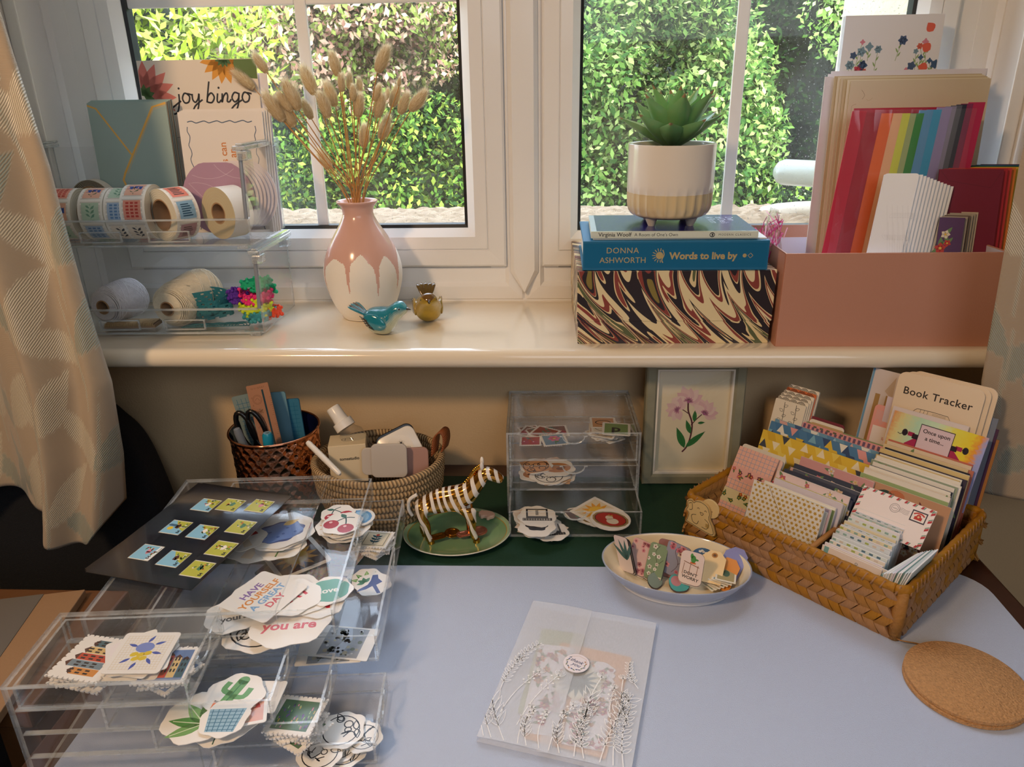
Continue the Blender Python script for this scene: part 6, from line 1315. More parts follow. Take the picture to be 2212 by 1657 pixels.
for p_, c_ in ((.12, '#e8e0a0'), (.3, '#bfe6c8'), (.5, '#d8f0d0'), (.68, '#f0e85a'), (.86, '#f2dc3c'), (.93, '#f0a040')): e = E.new(p_); e.color = rgba(c_)
L.new(rv, cr.inputs[0]); sr = N.new('ShaderNodeSeparateColor'); L.new(at.outputs['Color'], sr.inputs[0]); gt = mth('GREATER_THAN', sr.outputs[2], .985)
mx_ = N.new('ShaderNodeMix'); mx_.data_type = 'RGBA'; L.new(gt, mx_.inputs[0]); L.new(at.outputs['Color'], mx_.inputs[6]); L.new(cr.outputs[0], mx_.inputs[7]); L.new(mx_.outputs[2], b.inputs['Base Color']); b.inputs['Roughness'].default_value = .3; b.inputs['Metallic'].default_value = .1
def typew(c, w, h):
    pk_ = '#b02e5c'; y = h*.44
    c.poly([(-w*.30, y), (w*.30, y), (w*.30, y+.016), (w*.22, y+.024), (-w*.22, y+.024), (-w*.30, y+.016)], pk_); c.rect(-w*.24, y+.024, w*.24, y+.030, '#2a2230'); c.rect(-w*.29, y+.026, -w*.22, y+.031, pk_); c.rect(w*.22, y+.026, w*.29, y+.031, pk_); c.up()
    for sg in (-1, 1): c.dot(sg*w*.325, y+.0285, .0032, '#2a2230', ry=.0042); c.line([(sg*w*.29, y+.0285), (sg*w*.325, y+.0285)], .001, '#2a2230')
    c.line([(-w*.33, y+.0285), (-w*.37, y+.025), (-w*.40, y+.026)], .0008, '#2a2230')
    c.rect(-w*.182, y+.014, w*.182, h*.93, '#2a2230'); c.up(); c.rect(-w*.175, y+.0145, w*.175, h*.92, '#e6d0da'); c.up(); c.text('Once upon', 0, h*.825, .0066, '#22202a', bold=.015); c.text('a time...', 0, h*.735, .0066, '#22202a', bold=.015)
    c.poly([(-.013, y+.014)]+[(-.013*cos(q), y+.014-.010*sin(q)) for q in (pi*i/10 for i in range(1, 10))]+[(.013, y+.014)], '#f1dce4'); c.up(); [c.line([(0, y+.014), (.013*cos(q), y+.014-.010*sin(q))], .0004, pk_) for q in (pi*i/14 for i in range(1, 14))]
c_ = None
bcard('holographic_card', 'shiny rainbow card with a pink typewriter', 'card', .140, .243, .186, .066, .090, 17, .0008, (1., 1., 1.) if False else '#ffffff', typew, M=holo, roll=radians(-1))
def midori(c, w, h): c.line([(w*.12+i*.0022, h-.008+.0007*sin(i*2.2)) for i in range(9)], .0006, '#22242a'); c.text('MIDORI', w*.30, h-.0145, .0026, '#22242a', space=1.5)
bcard('note_card', 'plain pale card with small black lettering behind the rainbow card', 'card', .138, .222, .192, .070, .090, 15, .0010, '#e0d3d0', midori)
def trk(c, w, h):
    c.text('Book Tracker', .0, h-.026, .0125, '#2a2220', bold=.012, space=1.08)
    k = '#3a302c'; x0, y0 = -.018, h-.040
    for (dx, dy, ww, hh) in ((0, 0, .034, .009), (.004, -.009, .036, .008), (-.003, -.017, .042, .007)):
        c.line([(x0+dx, y0+dy), (x0+dx+ww, y0+dy), (x0+dx+ww-.002, y0+dy-hh), (x0+dx, y0+dy-hh), (x0+dx-.004, y0+dy-hh/2), (x0+dx, y0+dy)], .0006, k, sm=2)
        for i in range(3): c.line([(x0+dx+.004+.004*i, y0+dy), (x0+dx+.003+.004*i, y0+dy-hh)], .0004, k)
        for i in range(5): c.line([(x0+dx+.017, y0+dy-hh*(i+1)/6), (x0+dx+ww-.002, y0+dy-hh*(i+1)/6)], .0003, k)
for k in range(3): bcard('book_tracker', ['cream rounded book tracker card, tallest at the right', 'cream rounded card directly behind the book tracker', 'rearmost cream rounded card at the right'][k], 'card', .134+k*.006, .228+k*.005, .199+k*.004, .02, .181+k*.001, 9, .0012, '#efd9bb', trk if k == 0 else None, r=.009, side='#f6e6cc')
# things at the left behind the tracker
def bag(c, w, h):
    for i in range(3): c.rect(-w/2+.010+i*.013, 0, -w/2+.016+i*.013, h*.82, '#b08a50')
    c.rect(-w/2, 0, -w/2+.003, h, '#6fa0c4'); c.poly([(-w/2+.02, h*.85), (w*.1, h*.97), (w*.12, h*.8)], '#c9b29c')
bcard('paper_bag', 'flat paper bag with gold stripes left of the book tracker', 'bag', .096, .146, .2085, .02, .172, 12, .001, '#ddd0cc', bag)
def jp(c, w, h):
    c.rect(-w/2+.003, h*.46, w/2, h*.80, '#f1e2da'); [c.line([(-w/2+.004+i*.0016, h*.84+.003*sin(i)), (-w/2+.004+i*.0016, h*.95)], .0004, '#c8b8b8') for i in range(14)]
    c.up(); c.text('\u8cbc\u3063\u3066', .004, h*.68, .0045, '#c84a3a'); c.text('\u9054\u6210', .004, h*.60, .0050, '#3a3434')
    for y in (.10, .30): c.rect(-.004, h*y, .004, h*(y+.11), '#f1e2da'); c.rect(-.003, h*y-.004, .003, h*y, '#8a2a2a')
bcard('sticker_sheet', 'salmon pink sticker sheet with red characters beside the rainbow card', 'sticker sheet', .114, .152, .196, .02, .133, 12, .001, '#e8a094', jp, r=.005)
bcard('note_card', 'pale lilac card showing behind the salmon sticker sheet', 'card', .126, .150, .204, .02, .145, 8, .001, '#d8c8d0')
for k, (col, nm) in enumerate((('#7a8496', 'grey-blue'), ('#4a2a4c', 'plum and green'), ('#a8703a', 'brown'))): bcard('note_card', nm+' card edge right of the book tracker', 'card', .200, .244-k*.001+.004*k, .2075+.0012*k, .02, .150-k*.012, 10, .0012, col)
# round-faced bulldog clip at the basket's left front
root = thing('basket_clip', 'wooden smiling-figure clip pinched on the basket rim at left', 'clip', mx=BK @ Matrix.Translation((.026, -.0065, .030)) @ Matrix.Rotation(radians(90), 4, 'X')); wd = mat('birch_ply', '#e0c48c', .5, bump=.15, bscale=200, var=.06)
o_ = [(-.020, .0), (.018, -.004), (.019, .006), (.013, .016), (.013, .024), (.009, .032), (.0, .035), (-.008, .033), (-.011, .030), (-.015, .032), (-.020, .029), (-.019, .022), (-.021, .016), (-.017, .012)]
o_ = [(p.x, p.y) for p in smooth_path([(x, y, 0) for x, y in o_+[o_[0]]], 4)][:-1]; c = CV(o_, .0026, '#e0c48c', side='#c8a468'); k = '#2a2418'; c.line([(x*.93-.0002, y*.94+.001) for x, y in o_]+[(o_[0][0]*.93, o_[0][1]*.94+.001)], .0007, k)
c.line([(-.005, .024), (-.0035, .0255), (-.002, .024)], .0007, k, sm=3); c.line([(.005, .024), (.0065, .0255), (.008, .024)], .0007, k, sm=3); c.line([(-.001, .0205), (.0015, .017), (.004, .0205), (-.001, .0205)], .0007, k, sm=3)
c.line([(-.006, .015), (-.012, .012), (-.010, .004), (-.004, .003), (-.002, .008)], .0007, k, sm=4); c.line([(.006, .014), (.012, .010), (.010, .002), (.003, .002)], .0007, k, sm=4); c.line([(-.017, .026), (-.013, .028), (-.012, .020), (-.016, .018)], .0007, k, sm=3); c.rect(.008, .004, .013, .009, '#b89858')
c.build('figure', mat('birch_print', attr=True, rough=.5, var=.06, vscale=50), root)
s = MB(); s.prism(circ(.010, .028, .012, 24), -.0035, -.001); s.build('back_disc', wd, root, bevel=.0004)
s = MB(); s.tube([(.006, .020, -.006), (.020, .022, -.008), (.022, .016, -.014), (.006, .014, -.014)], .0008, 6); s.box(-.004, .012, .006, .020, -.012, -.0045); s.build('steel_spring', mat('steel', '#c8ccd0', .2, metal=1.), root)

# ================================================================== DISH OF BOOKMARKS
DM = TRS((.143, .706, 0), radians(-9)); dish = thing('oval_dish', 'cream oval dish with a pale blue rim holding bookmarks', 'dish', mx=DM)
prof = smooth_path([(0, .0035), (.55, .0035), (.72, .006), (.88, .015), (.985, .0262), (1.0, .0270), (1.012, .0262), (.93, .015), (.78, .004), (.70, 0), (0, 0)], 4)
s = MB(); s.lathe([(max(p.x, 0)*.081, p.y) for p in prof], 96, sy=.70, colfn=lambda i: '#f2e3c4' if i < 17 else ('#aab2c6' if i < 30 else '#e2e0e0')); s.build('dish_body', pm, dish, smooth='all')
def blossom(pal, twig=None, seed=0, n=8, zone=None):
    def f(c, w, h):
        R = random.Random(seed); c.clip = (-w/2+.0006, w/2-.0006, .001, h-.001)
        if twig: c.line([(-w*.1, .004), (w*.1, h*.4), (-w*.12, h*.75), (w*.05, h*.95)], .0005, twig, sm=5); c.line([(w*.08, h*.4), (w*.38, h*.6)], .0005, twig)
        c.up()
        for k in range(n):
            z = R.choice(zone) if zone else (.05, .95); x, y = (R.random()-.5)*w*.9, h*R.uniform(*z); c.flower(x, y, w*.14*R.uniform(.7, 1.2), R.choice(pal), cen='#8a3048', n=5, a=R.random()*6, w=.9); c.z -= 1.6e-5
        c.clip = None
    return f
def dontworry(c, w, h):
    c.dot(.001, h*.78, .0028, '#4f9448', ry=.0045); c.dot(-.001, h*.87, .0016, '#4f9448', ry=.003); c.dot(.0045, h*.78, .0022, '#4f9448', ry=.0012); c.rect(-.002, h*.64, .004, h*.69, '#d8703a'); c.poly([(-.009, h*.68), (.008, h*.58), (.0085, h*.555), (-.0085, h*.655)], '#8a5a3a')
    for x in (-.008, -.001, .007): c.line([(x, h*.62), (x-.001, h*.28)], .0006, '#8a5a3a')
    c.up(); c.text("DON'T", .0, h*.285, .0048, '#1a1818', bold=.02, rot=-.12); c.text('WORRY', .0, h*.15, .0050, '#1a1818', bold=.02, rot=-.12)
def agave(c, w, h): [c.leaf(.004, h*.35, .026, .005, a, '#3f6a6c') for a in (1.5, 1.9, 2.4, 1.1)]
def bm(label, bpx, tpx, w, col, draw=None, r=.004, zb=.0075, zt=.036, n=1, face=(-.25, -.6, 1), t=.0007, side='#2a2428', pts=None, grp=None, dx=0):
    w *= 1.14; zt += .004
    for k in range(n):
        b_, t_ = PZ(*bpx, zb), PZ(*tpx, zt); Yv = (t_-b_).normalized(); Xv = Yv.cross(Vector(face)).normalized(); off = Xv.cross(Yv)*(-.0011*k)-Yv*(.0012*k)
        c2 = [col, '#6a5a58', '#e8dcd4', '#4a4448', col, '#8a9a8c'][k % 6]
        leancard('bookmark', label if k == 0 else ORD[k-1]+' bookmark beneath '+grp, 'bookmark', b_+off, t_+off, w, t, c2, draw if k == 0 else None, None, r, side, face, group=None if k == 0 else 'bookmarks beneath '+grp)
bm('white bookmark with a blue-green agave, leftmost in the dish', (1356, 1235), (1340, 1158), .020, '#e4d4d2', agave, n=4, grp='the agave one', zt=.046, face=(-.9, -.5, .6))
bm('pale pink cherry-blossom bookmark in the oval dish', (1370, 1238), (1393, 1168), .022, '#d8b3ac', blossom(['#e8a8a8', '#d88a94'], None, 3, 18, [(.05, .32), (.68, .95)]), n=5, grp='the pink cherry one', zt=.040)
bm('sage green bookmark with white blossom', (1408, 1252), (1426, 1175), .018, '#7f9474', blossom(['#eeeae0', '#dcd8c8'], '#3c4a38', 4, 9), n=6, grp='the sage one', zt=.042)
bm('mauve-edged card peeking behind the lilac one', (1434, 1244), (1444, 1166), .018, '#a87878', None, n=2, grp='the mauve one', zt=.042, zb=.0055)
bm('lilac-grey bookmark with pink blossom on a twig', (1453, 1244), (1470, 1176), .024, '#9a9aae', blossom(['#d8788a', '#e89aa0', '#efe0c8'], '#5a3a44', 5, 9), n=2, grp='the lilac one', zt=.050, zb=.0125)
bm("white bookmark reading don't worry under a potted cactus", (1488, 1262), (1499, 1192), .022, '#ead6d0', dontworry, r=.006, n=3, grp='the cactus one', zt=.050, zb=.0165)
bm('turquoise and pink round-ended bookmark at the front of the dish', (1472, 1278), (1462, 1240), .020, '#56b0b4', lambda c, w, h: c.dot(-.003, h*.6, .006, '#c88a94'), r=.009, zb=.005, zt=.012, n=2, grp='the turquoise one', face=(0, 0, 1))
bm('grey-green round-ended bookmark at the front of the dish', (1424, 1268), (1405, 1240), .018, '#8a9a90', None, r=.008, zb=.0055, zt=.012, n=2, grp='the grey-green one', face=(0, 0, 1))
c = CV(circ(0, 0, .014, 24), .0006, '#3a5f84'); [c.dot(.010*cos(a)*random.random(), .010*sin(a), .0018, '#e8dfd0', n=6) for a in range(14)]; o = c.build('round_tag', PRINT); o.matrix_world = TRS(PZ(1520, 1206, .020), 0, radians(20)); tag(o, 'round blue daisy-print tag behind the plain cream tag', 'tag')
for k, (px, py, rz, col, lab, z) in enumerate([(1530, 1238, -.38, '#f0cf98', 'plain cream gift tag with an eyelet in the dish', .024), (1566, 1226, -.62, '#8e8fc4', 'plain lilac gift tag behind the cream one', .0215), (1548, 1250, -.62, '#e0903c', 'orange gift tag edge under the lilac one', .018)]):
    w, h = .026, .042; c = CV([(-w/2, 0), (w/2, 0), (w/2, h*.80), (w*.2, h), (-w*.2, h), (-w/2, h*.80)], .0008, col, side='#5a4a48')
    if k == 0: c.dot(0, h*.86, .0034, '#b87a34'); c.up(); c.dot(0, h*.86, .0019, '#6a4420')
    o = c.build('gift_tag', PRINT); p = PZ(px, py+22, z-.009); o.matrix_world = TRS((p.x, p.y, p.z), rz, radians(24)); tag(o, lab, 'tag')
for k in range(7):
    w, h = .030, .022; col = ['#7f9a84', '#e8e2d4', '#c8a878', '#3f5a4a', '#d8cdb8', '#8aa0a8', '#b0a070'][k]; P = []
    for i in range(int(w/.002)): P.append((-w/2+i*.002+.001, -.0004 if i % 2 else .0004))
    c = CV([(-w/2, 0), (w/2, 0), (w/2, h), (-w/2, h)], .0005, '#ece4d2'); c.rect(-w/2+.002, .002, w/2-.002, h-.002, col); c.up(); c.dot(0, h/2, .006, '#d8cfae' if k % 2 else '#4a6a58', ry=.004)
    o = c.build('stamp_sticker', PRINT); p = PZ(1560+k*5, 1268-k*3.0, .010+.001*k); o.matrix_world = TRS((p.x, p.y, .0095+.0016*k), radians(32+7*k), radians(4)); tag(o, 'green and cream stamp-shaped sticker at the right end of the dish' , 'sticker', 'stamp-shaped stickers at the right end of the dish')

# ================================================================== CORK COASTERS
cork = mat('cork', '#c4925f', .85, bump=1., bscale=500, var=.40, vscale=420)
for k, (z, lab) in enumerate(((0, 'lower round cork coaster, just showing beneath the upper one'), (.0041, 'upper round cork coaster at the right front of the mat'))):
    s = MB(); s.lathe([(0, .004), (.0505, .004), (.0515, .0034), (.0515, .0006), (.0505, 0), (0, 0)], 80); o = s.build('cork_coaster', cork, smooth=True); o.matrix_world = TRS((.3865-.001*(1-k), .5555-.001*(1-k), z)); tag(o, lab, 'coaster', 'cork coasters')

# ================================================================== VELLUM ENVELOPE
A0, A1, A2 = PZ(1030, 1603), PZ(1152, 1308), PZ(1416, 1362); ex = None
EY = (A1-A0).normalized(); EX = Vector((EY.y, -EY.x, 0)); EH = (A1-A0).length; EWd = (A2-A1).dot(EX)
EM = Matrix((EX, EY, Vector((0, 0, 1)))).transposed().to_4x4(); EM.translation = A0+Vector((0, 0, .0003))
vel = bpy.data.materials.new('vellum_paper'); vel.use_nodes = True; N, L = nodes_of(vel); b = N['Principled BSDF']; b.inputs['Base Color'].default_value = rgba('#f5f8ff'); b.inputs['Roughness'].default_value = .35
nz = N.new('ShaderNodeTexNoise'); nz.inputs['Scale'].default_value = 40; mr = N.new('ShaderNodeMapRange'); mr.inputs[3].default_value = .42; mr.inputs[4].default_value = .50; L.new(nz.outputs['Fac'], mr.inputs[0]); L.new(mr.outputs[0], b.inputs['Alpha'])
env = thing('vellum_envelope', 'translucent vellum envelope with white wildflower print lying on the mat', 'envelope', mx=EM)
def vsheet(x0, x1, z, y0=0, y1=None, r=0, bow=.0):
    y1 = EH if y1 is None else y1; s = MB(); nx, ny = 16, 12; V = [(x0+(x1-x0)*i/nx, y0+(y1-y0)*j/ny, z+bow*sin(pi*i/nx)*(1-.4*sin(pi*j/ny))) for j in range(ny+1) for i in range(nx+1)]
    s.add(V, [(j*(nx+1)+i, j*(nx+1)+i+1, (j+1)*(nx+1)+i+1, (j+1)*(nx+1)+i) for j in range(ny) for i in range(nx)]); return s
vsheet(0, EWd, .0003).build('back_panel', vel, env, smooth='all'); fl = vsheet(0, EWd*.49, .0062, bow=.0010).build('left_flap', vel, env, smooth='all'); vsheet(EWd*.40, EWd, .0050, bow=.0010).build('right_flap', vel, env, smooth='all')
s = MB(); [s.face([(x, 0, .0003), (x, EH, .0003), (x, EH, z), (x, 0, z)]) for x, z in ((0, .0062), (EWd, .0050))]; s.build('side_fold', vel, env)
inkw = mat('white_print_ink', '#ffffff', .6)
c = CV([(0, 0), (.0001, 0), (.0001, .0001)], .0001, '#ffffff'); R = random.Random(14); Wt = '#ffffff'
def sprig(x, y, l, a, kind):
    c.clip = (.0005, EWd-.0005, .0005, EH-.001)
    n = 9; lw_ = 1
    pth = [(x+l*t*cos(a)+.004*sin(t*3)*cos(a+1.57), y+l*t*sin(a)+.004*sin(t*3)*sin(a+1.57)) for t in (i/n for i in range(n+1))]; c.line(pth, .0008, Wt)
    for i in range(2, n):
        px, py = pth[i]
        for sd in (-1, 1):
            if kind == 0: c.leafo(px, py, l*.15, l*.055, a+sd*.9, Wt, .0006)
            elif kind == 1: c.leaf(px, py, l*.07, l*.03, a+sd*.8, Wt)
            elif kind == 2 and i > 5: c.line([(px, py), (px+l*.07*cos(a+sd*.7), py+l*.07*sin(a+sd*.7))], .0004, Wt); c.dot(px+l*.08*cos(a+sd*.7), py+l*.08*sin(a+sd*.7), .0011, Wt, n=6)
            elif kind == 3 and i < 6: c.leafo(px, py, l*.26, l*.06, a+sd*.5, Wt, .0005)
    if kind in (2, 3): [c.leafo(pth[-1][0], pth[-1][1], l*.10, l*.06, a-.8+.4*k, Wt, .0005) for k in range(5)]
for k in range(13): x = max(.006, EWd*(k+.4)/13+R.uniform(-.003, .003)); sprig(x, .001, (.034+.03*R.random())*(1.55 if x < .035 or x > EWd-.03 else 1), radians(90-8*(x/EWd-.5))+R.uniform(-.25, .2)+(.25 if x < .03 else 0), R.choice([0, 1, 2, 3, 0, 3]))
for x, y, l, a, kd in ((.004, .055, .05, 1.35, 0), (.006, .085, .045, 1.1, 0), (.012, .03, .06, 1.2, 2), (EWd-.008, .045, .055, 1.8, 3), (EWd-.006, .09, .035, 1.9, 0), (EWd-.02, .035, .05, 1.7, 2), (EWd*.66, .03, .065, 1.5, 3), (.03, .02, .07, 1.25, 2)): sprig(x, y, l, a, kd)
o = c.build('wildflower_print', inkw, fl); o.matrix_local = Matrix.Translation((0, 0, .0075))
def efl(seed, pal, n, bgc):
    def f(c, w, h): c.clip = (-w/2+.0003, w/2-.0003, .0003, h-.0003); c.petals(w*.95, h*.96, pal, n, .0042, seed); c.clip = None
    return f
def incard(name, label, cat, x, y, z, w, h, rz, col, draw=None, pts=None, r=.002):
    c = CV(pts or rrect(w, h, r), .0004, col)
    if draw: draw(c, w, h)
    o = c.build(name, PRINT); o.matrix_world = EM @ TRS((x, y, z), rz); return tag(o, label, cat)
incard('note_card', 'peach-bordered card inside the vellum envelope', 'card', EWd*.56, .012, .0012, .072, .125, radians(-2), '#e8b070', None)
incard('note_card', 'sage green card at the back inside the vellum envelope', 'card', EWd*.36, .04, .0008, .045, .115, radians(3), '#b9c09c')
incard('note_card', 'blossom-print left card inside the vellum envelope', 'card', EWd*.38, .020, .0018, .036, .112, radians(5), '#f1eef4', efl(1, ['#d87a8a', '#e89a6c', '#c8506c'], 26, 0))
sc_ = [(.018+.0025*(i % 2 == 0), .0+.004*i) for i in range(25)]; sc_ = [(-.016, 0)]+sc_+[(.010, .104), (-.004, .104), (-.016, .092)]
incard('gift_tag', 'scalloped heart-and-blossom tag inside the envelope at right', 'tag', EWd*.66, .016, .0024, .036, .104, radians(3), '#f3f1f6', efl(2, ['#c83a50', '#e0984a', '#d87088'], 34, 0), pts=sc_)
bl = blob(.024, .020, 7, .12, 3); c = CV(bl, .0004, '#f0efdc')
for k in range(16): c.leaf(0, 0, .021, .004, .39*k+.1, '#5f7c7c')
c.up(); c.dot(0, 0, .006, '#4f6c6c'); o = c.build('leaf_sticker', PRINT); o.matrix_world = EM @ TRS((EWd*.53, EH*.47, .0031), .4); tag(o, 'grey-green palm-leaf sticker showing through the envelope', 'sticker')
c = CV(circ(0, 0, .0125, 40), .0003, '#f6ecef'); R = random.Random(5)
for k in range(22): a = 2*pi*k/22+.2; c.leaf(.0088*cos(a), .0088*sin(a), .0032, .0014, a+1.2+.5*(k % 2), R.choice(['#6a7484', '#8a8f70', '#c09070', '#54618c'])) if not .6 < a < 2.3 else None
c.line([(-.008, .006), (-.002, .010), (.006, .009), (.009, .005)], .0003, '#c8a080'); c.up(); c.text('thank', 0, .0006, .0058, '#2c3a66', shear=.35, bold=.01); c.text('you', .001, -.0040, .0058, '#2c3a66', shear=.35, bold=.01)
o = c.build('thank_you_seal', PRINTG); o.matrix_world = EM @ TRS((EWd*.49, EH*.565, .0076), radians(-16)); tag(o, 'round white thank you seal closing the vellum envelope', 'sticker')
# ================================================================== STICKERS AND THE LEFT-HAND DRAWER UNITS
K = '#26262c'
def a_cherry(c):
    c.line([(-.45, -.1), (-.1, .5), (.35, .65)], .07, '#3a5a5c', sm=4); c.line([(.35, -.3), (.1, .2), (-.1, .5)], .07, '#3a5a5c', sm=4); c.leaf(-.1, .5, .5, .28, 2.6, '#4a7a70'); c.up()
    c.dot(.42, -.38, .42, '#b83a48'); c.dot(-.5, -.28, .40, '#b83a48'); c.up(); c.dot(.28, -.22, .09, '#f0c8c8'); c.dot(-.62, -.12, .09, '#f0c8c8')
def a_smile(c): c.dot(0, 0, .86, '#6fa6d8'); c.up(); c.dot(0, 0, .68, '#9cc8ea'); c.up(); c.dot(-.25, .1, .07, K); c.dot(.25, .1, .07, K); c.line([(-.15, -.12), (0, -.22), (.15, -.12)], .06, K, sm=3)
def a_blue(c): c.poly(blob(.86, .66, 9, .05, 3), '#4a5a94'); c.up(); c.poly(blob(.80, .58, 7, .06, 5), '#6f8fd0'); c.up(); [c.dot(-.5+.2*i, -.1+.25*sin(i*2), .06, '#4a6ab0', n=8) for i in range(6)]; c.leaf(.2, .4, .6, .3, .2, '#e8c880')
def a_mush(c): c.poly([(-.2, -.8), (.2, -.8), (.15, .1), (-.15, .1)], '#f1e0c8'); c.poly([(-.7, .05)]+[(.7*cos(q), .05+.7*sin(q)) for q in (pi-pi*i/10 for i in range(1, 10))]+[(.7, .05)], '#c8403c'); c.up(); [c.dot(x, y, .1, '#f6ead8', n=8) for x, y in ((-.3, .35), (.1, .5), (.35, .2))]
def a_flower(c): c.line([(0, -.85), (.05, 0)], .07, '#5c8a4c'); c.leaf(0, -.5, .5, .22, .6, '#5c8a4c'); c.up(); c.flower(.05, .2, .55, '#e87aa0', n=6)
def a_sun(c): [c.leaf(0, 0, .85, .25, k*pi/6, '#e8a83c') for k in range(12)]; c.up(); c.dot(0, 0, .45, '#f2c84c')
def a_cactus(c):
    for P in ([(-.1, -.5), (-.1, .7)], ): c.line(P, .42, '#6fa86a')
    c.dot(-.1, .7, .21, '#6fa86a'); c.line([(-.1, -.1), (.35, .0), (.38, .45)], .22, '#6fa86a', sm=4); c.line([(-.1, .0), (-.5, .1), (-.52, .5)], .22, '#6fa86a', sm=4); c.up(); c.line([(-.1, -.5), (-.1, .7)], .04, '#3f7a4c'); c.poly([(-.5, -.45), (.35, -.45), (.25, -.9), (-.38, -.9)], '#e0713c'); c.up(); c.poly([(-.5, -.42), (.35, -.42), (.3, -.5), (-.45, -.5)], '#2a2a2a')
def a_potblue(c):
    c.poly([(-.8, .5), (.8, .55), (.62, -.75), (-.6, -.75)], '#9cc0d4'); c.up()
    for i in range(6): c.line([(-.65+.26*i, .5), (-.5+.21*i, -.72)], .035, '#4f7f9c'); c.line([(-.75+.03*i, .35-.2*i), (.76-.03*i, .38-.2*i)], .035, '#4f7f9c')
def a_foliage(c): [c.leaf(0, -.4, 1.15, .42, a, q) for a, q in ((.3, '#7fae6a'), (.9, '#5f9a54'), (1.5, '#8fbc78'), (2.2, '#5f9a54'), (2.8, '#7fae6a'))]; c.up(); [c.line([(0, -.4), (1.0*cos(a), -.4+1.0*sin(a))], .03, '#e4ecd0') for a in (.3, .9, 1.5, 2.2, 2.8)]
def a_card(bgc, fg, fn=None):
    def f(c): c.rect(-.86, -.86, .86, .86, bgc); c.up(); (fn or a_flower)(c)
    return f
def a_lemon(c):
    for i in range(-7, 8): c.line([(i*.12, -.86), (i*.12, .86)], .015, '#e8dcc0'); c.line([(-.86, i*.12), (.86, i*.12)], .015, '#e8dcc0')
    c.up(); c.dot(0, .25, .34, '#7f94d8', ry=.26); [c.leaf(x, y, .4, .13, a, '#4a60b8') for x, y, a in ((-.3, .3, 2.8), (.3, .4, .4), (.35, .0, -.2), (-.3, -.3, 3.8), (.0, -.5, 4.4), (.3, -.3, 5.4), (0, .5, 1.2))]; c.up(); [c.dot(x, y, .15, '#e8cc40', ry=.11, rot=.4) for x, y in ((-.25, -.1), (0, -.12), (.22, -.05), (-.12, -.32), (.14, -.3))]
def a_house(c):
    cols = ['#d8924c', '#7a8f9c', '#c8503c', '#e0c080', '#4a6a74']
    for i in range(5): x = -.8+.33*i; h = .3+.35*((i*3) % 4)/3; c.rect(x, -.7, x+.31, h, cols[i]); c.up(); [c.rect(x+.05+.13*k, -.4+.32*j, x+.12+.13*k, -.22+.32*j, '#2a2a30') for k in range(2) for j in range(3)]; c.poly([(x-.02, h), (x+.33, h), (x+.155, h+.18)], '#5a3a34'); c.z -= 1.6e-5
def a_doodle(seed):
    def f(c):
        R = random.Random(seed)
        for _ in range(7):
            x, y = R.uniform(-.5, .5), R.uniform(-.5, .5); t = R.random()
            if t < .4: c.ring(x, y, R.uniform(.1, .3), .055, K, 14)
            elif t < .7: c.line([(x+R.uniform(-.35, .35), y+R.uniform(-.35, .35)) for _ in range(5)], .055, K, sm=4)
            else: c.leafo(x, y, .5, .25, R.random()*6, K, .05)
        c.ring(0, 0, .80, .05, K, 24)
    return f
def a_ball(c): c.ring(0, 0, .8, .07, K); c.poly(circ(0, 0, .28, 5), K); [c.dot(.62*cos(a), .62*sin(a), .15, K, n=5) for a in (.3, 1.55, 2.8, 4.1, 5.3)]
def a_text(lines, cols, size=.42, bgc=None, sp=None):
    def f(c):
        if bgc: c.poly(blob(.9, .84, 7, .03, 2), bgc); c.up()
        n = len(lines)
        for i, t in enumerate(lines): c.text(t, 0, (n/2-1-i)*size*.95+size*.15, size, cols[i % len(cols)], bold=.03)
    return f
def a_bw(c): c.rect(-.6, -.2, .6, .75, K); c.up(); c.rect(-.5, .0, .5, .65, '#efe8dc'); c.rect(-.08, .1, .08, .6, K); c.rect(-.8, -.45, .8, -.2, K); [c.rect(-.78+.14*i, -.42, -.70+.14*i, -.24, '#efe8dc') for i in range(11)]
def a_cat(c): c.poly(blob(.6, .4, 5, .1, 2), K); c.poly([(-.5, .2), (-.55, .7), (-.2, .35)], K); c.poly([(.1, .35), (.35, .7), (.45, .2)], K); c.up(); c.dot(-.2, .1, .05, '#f1e8d8', n=6); c.dot(.15, .1, .05, '#f1e8d8', n=6)
def a_oval(c): c.dot(0, 0, .95, '#a88a58', ry=.72); c.up(); c.dot(0, 0, .84, '#3a3028', ry=.62); c.up(); c.dot(0, 0, .80, '#b8301f', ry=.58); c.up(); c.dot(.15, -.15, .32, '#e8dcc8', ry=.26); c.dot(-.1, .12, .2, '#e8dcc8'); c.poly([(-.24, .24), (-.2, .4), (-.1, .3), (0, .42), (.02, .24)], '#d8a840')
def a_sprig(c): c.line([(-.3, -.9), (0, 0), (.1, .85)], .05, '#4a6a5c', sm=4); [c.leaf(.0, -.6+.28*i, .5, .2, .7 if i % 2 else 2.4, '#5f8a74') for i in range(5)]
def a_pap(c): c.dot(0, 0, .82, '#c88a54', ry=.6); c.up(); c.line([(-.5, .0), (-.2, .25), (.2, .25), (.5, 0)], .07, K, sm=4); c.dot(.2, -.15, .25, '#8a5a38', ry=.18)
def a_wom(c): c.poly([(-.2, .8), (.1, .85), (.2, .5), (.5, .2), (.2, -.1), (.6, -.8), (.4, -.85), (0, -.2), (-.3, -.5), (-.8, -.75), (-.7, -.5), (-.3, -.1), (-.2, .3)], '#3c4f96'); [c.leaf(-.5, .1, .5, .25, a, '#4f8a6a') for a in (1.2, 2., 2.8, 3.6)]
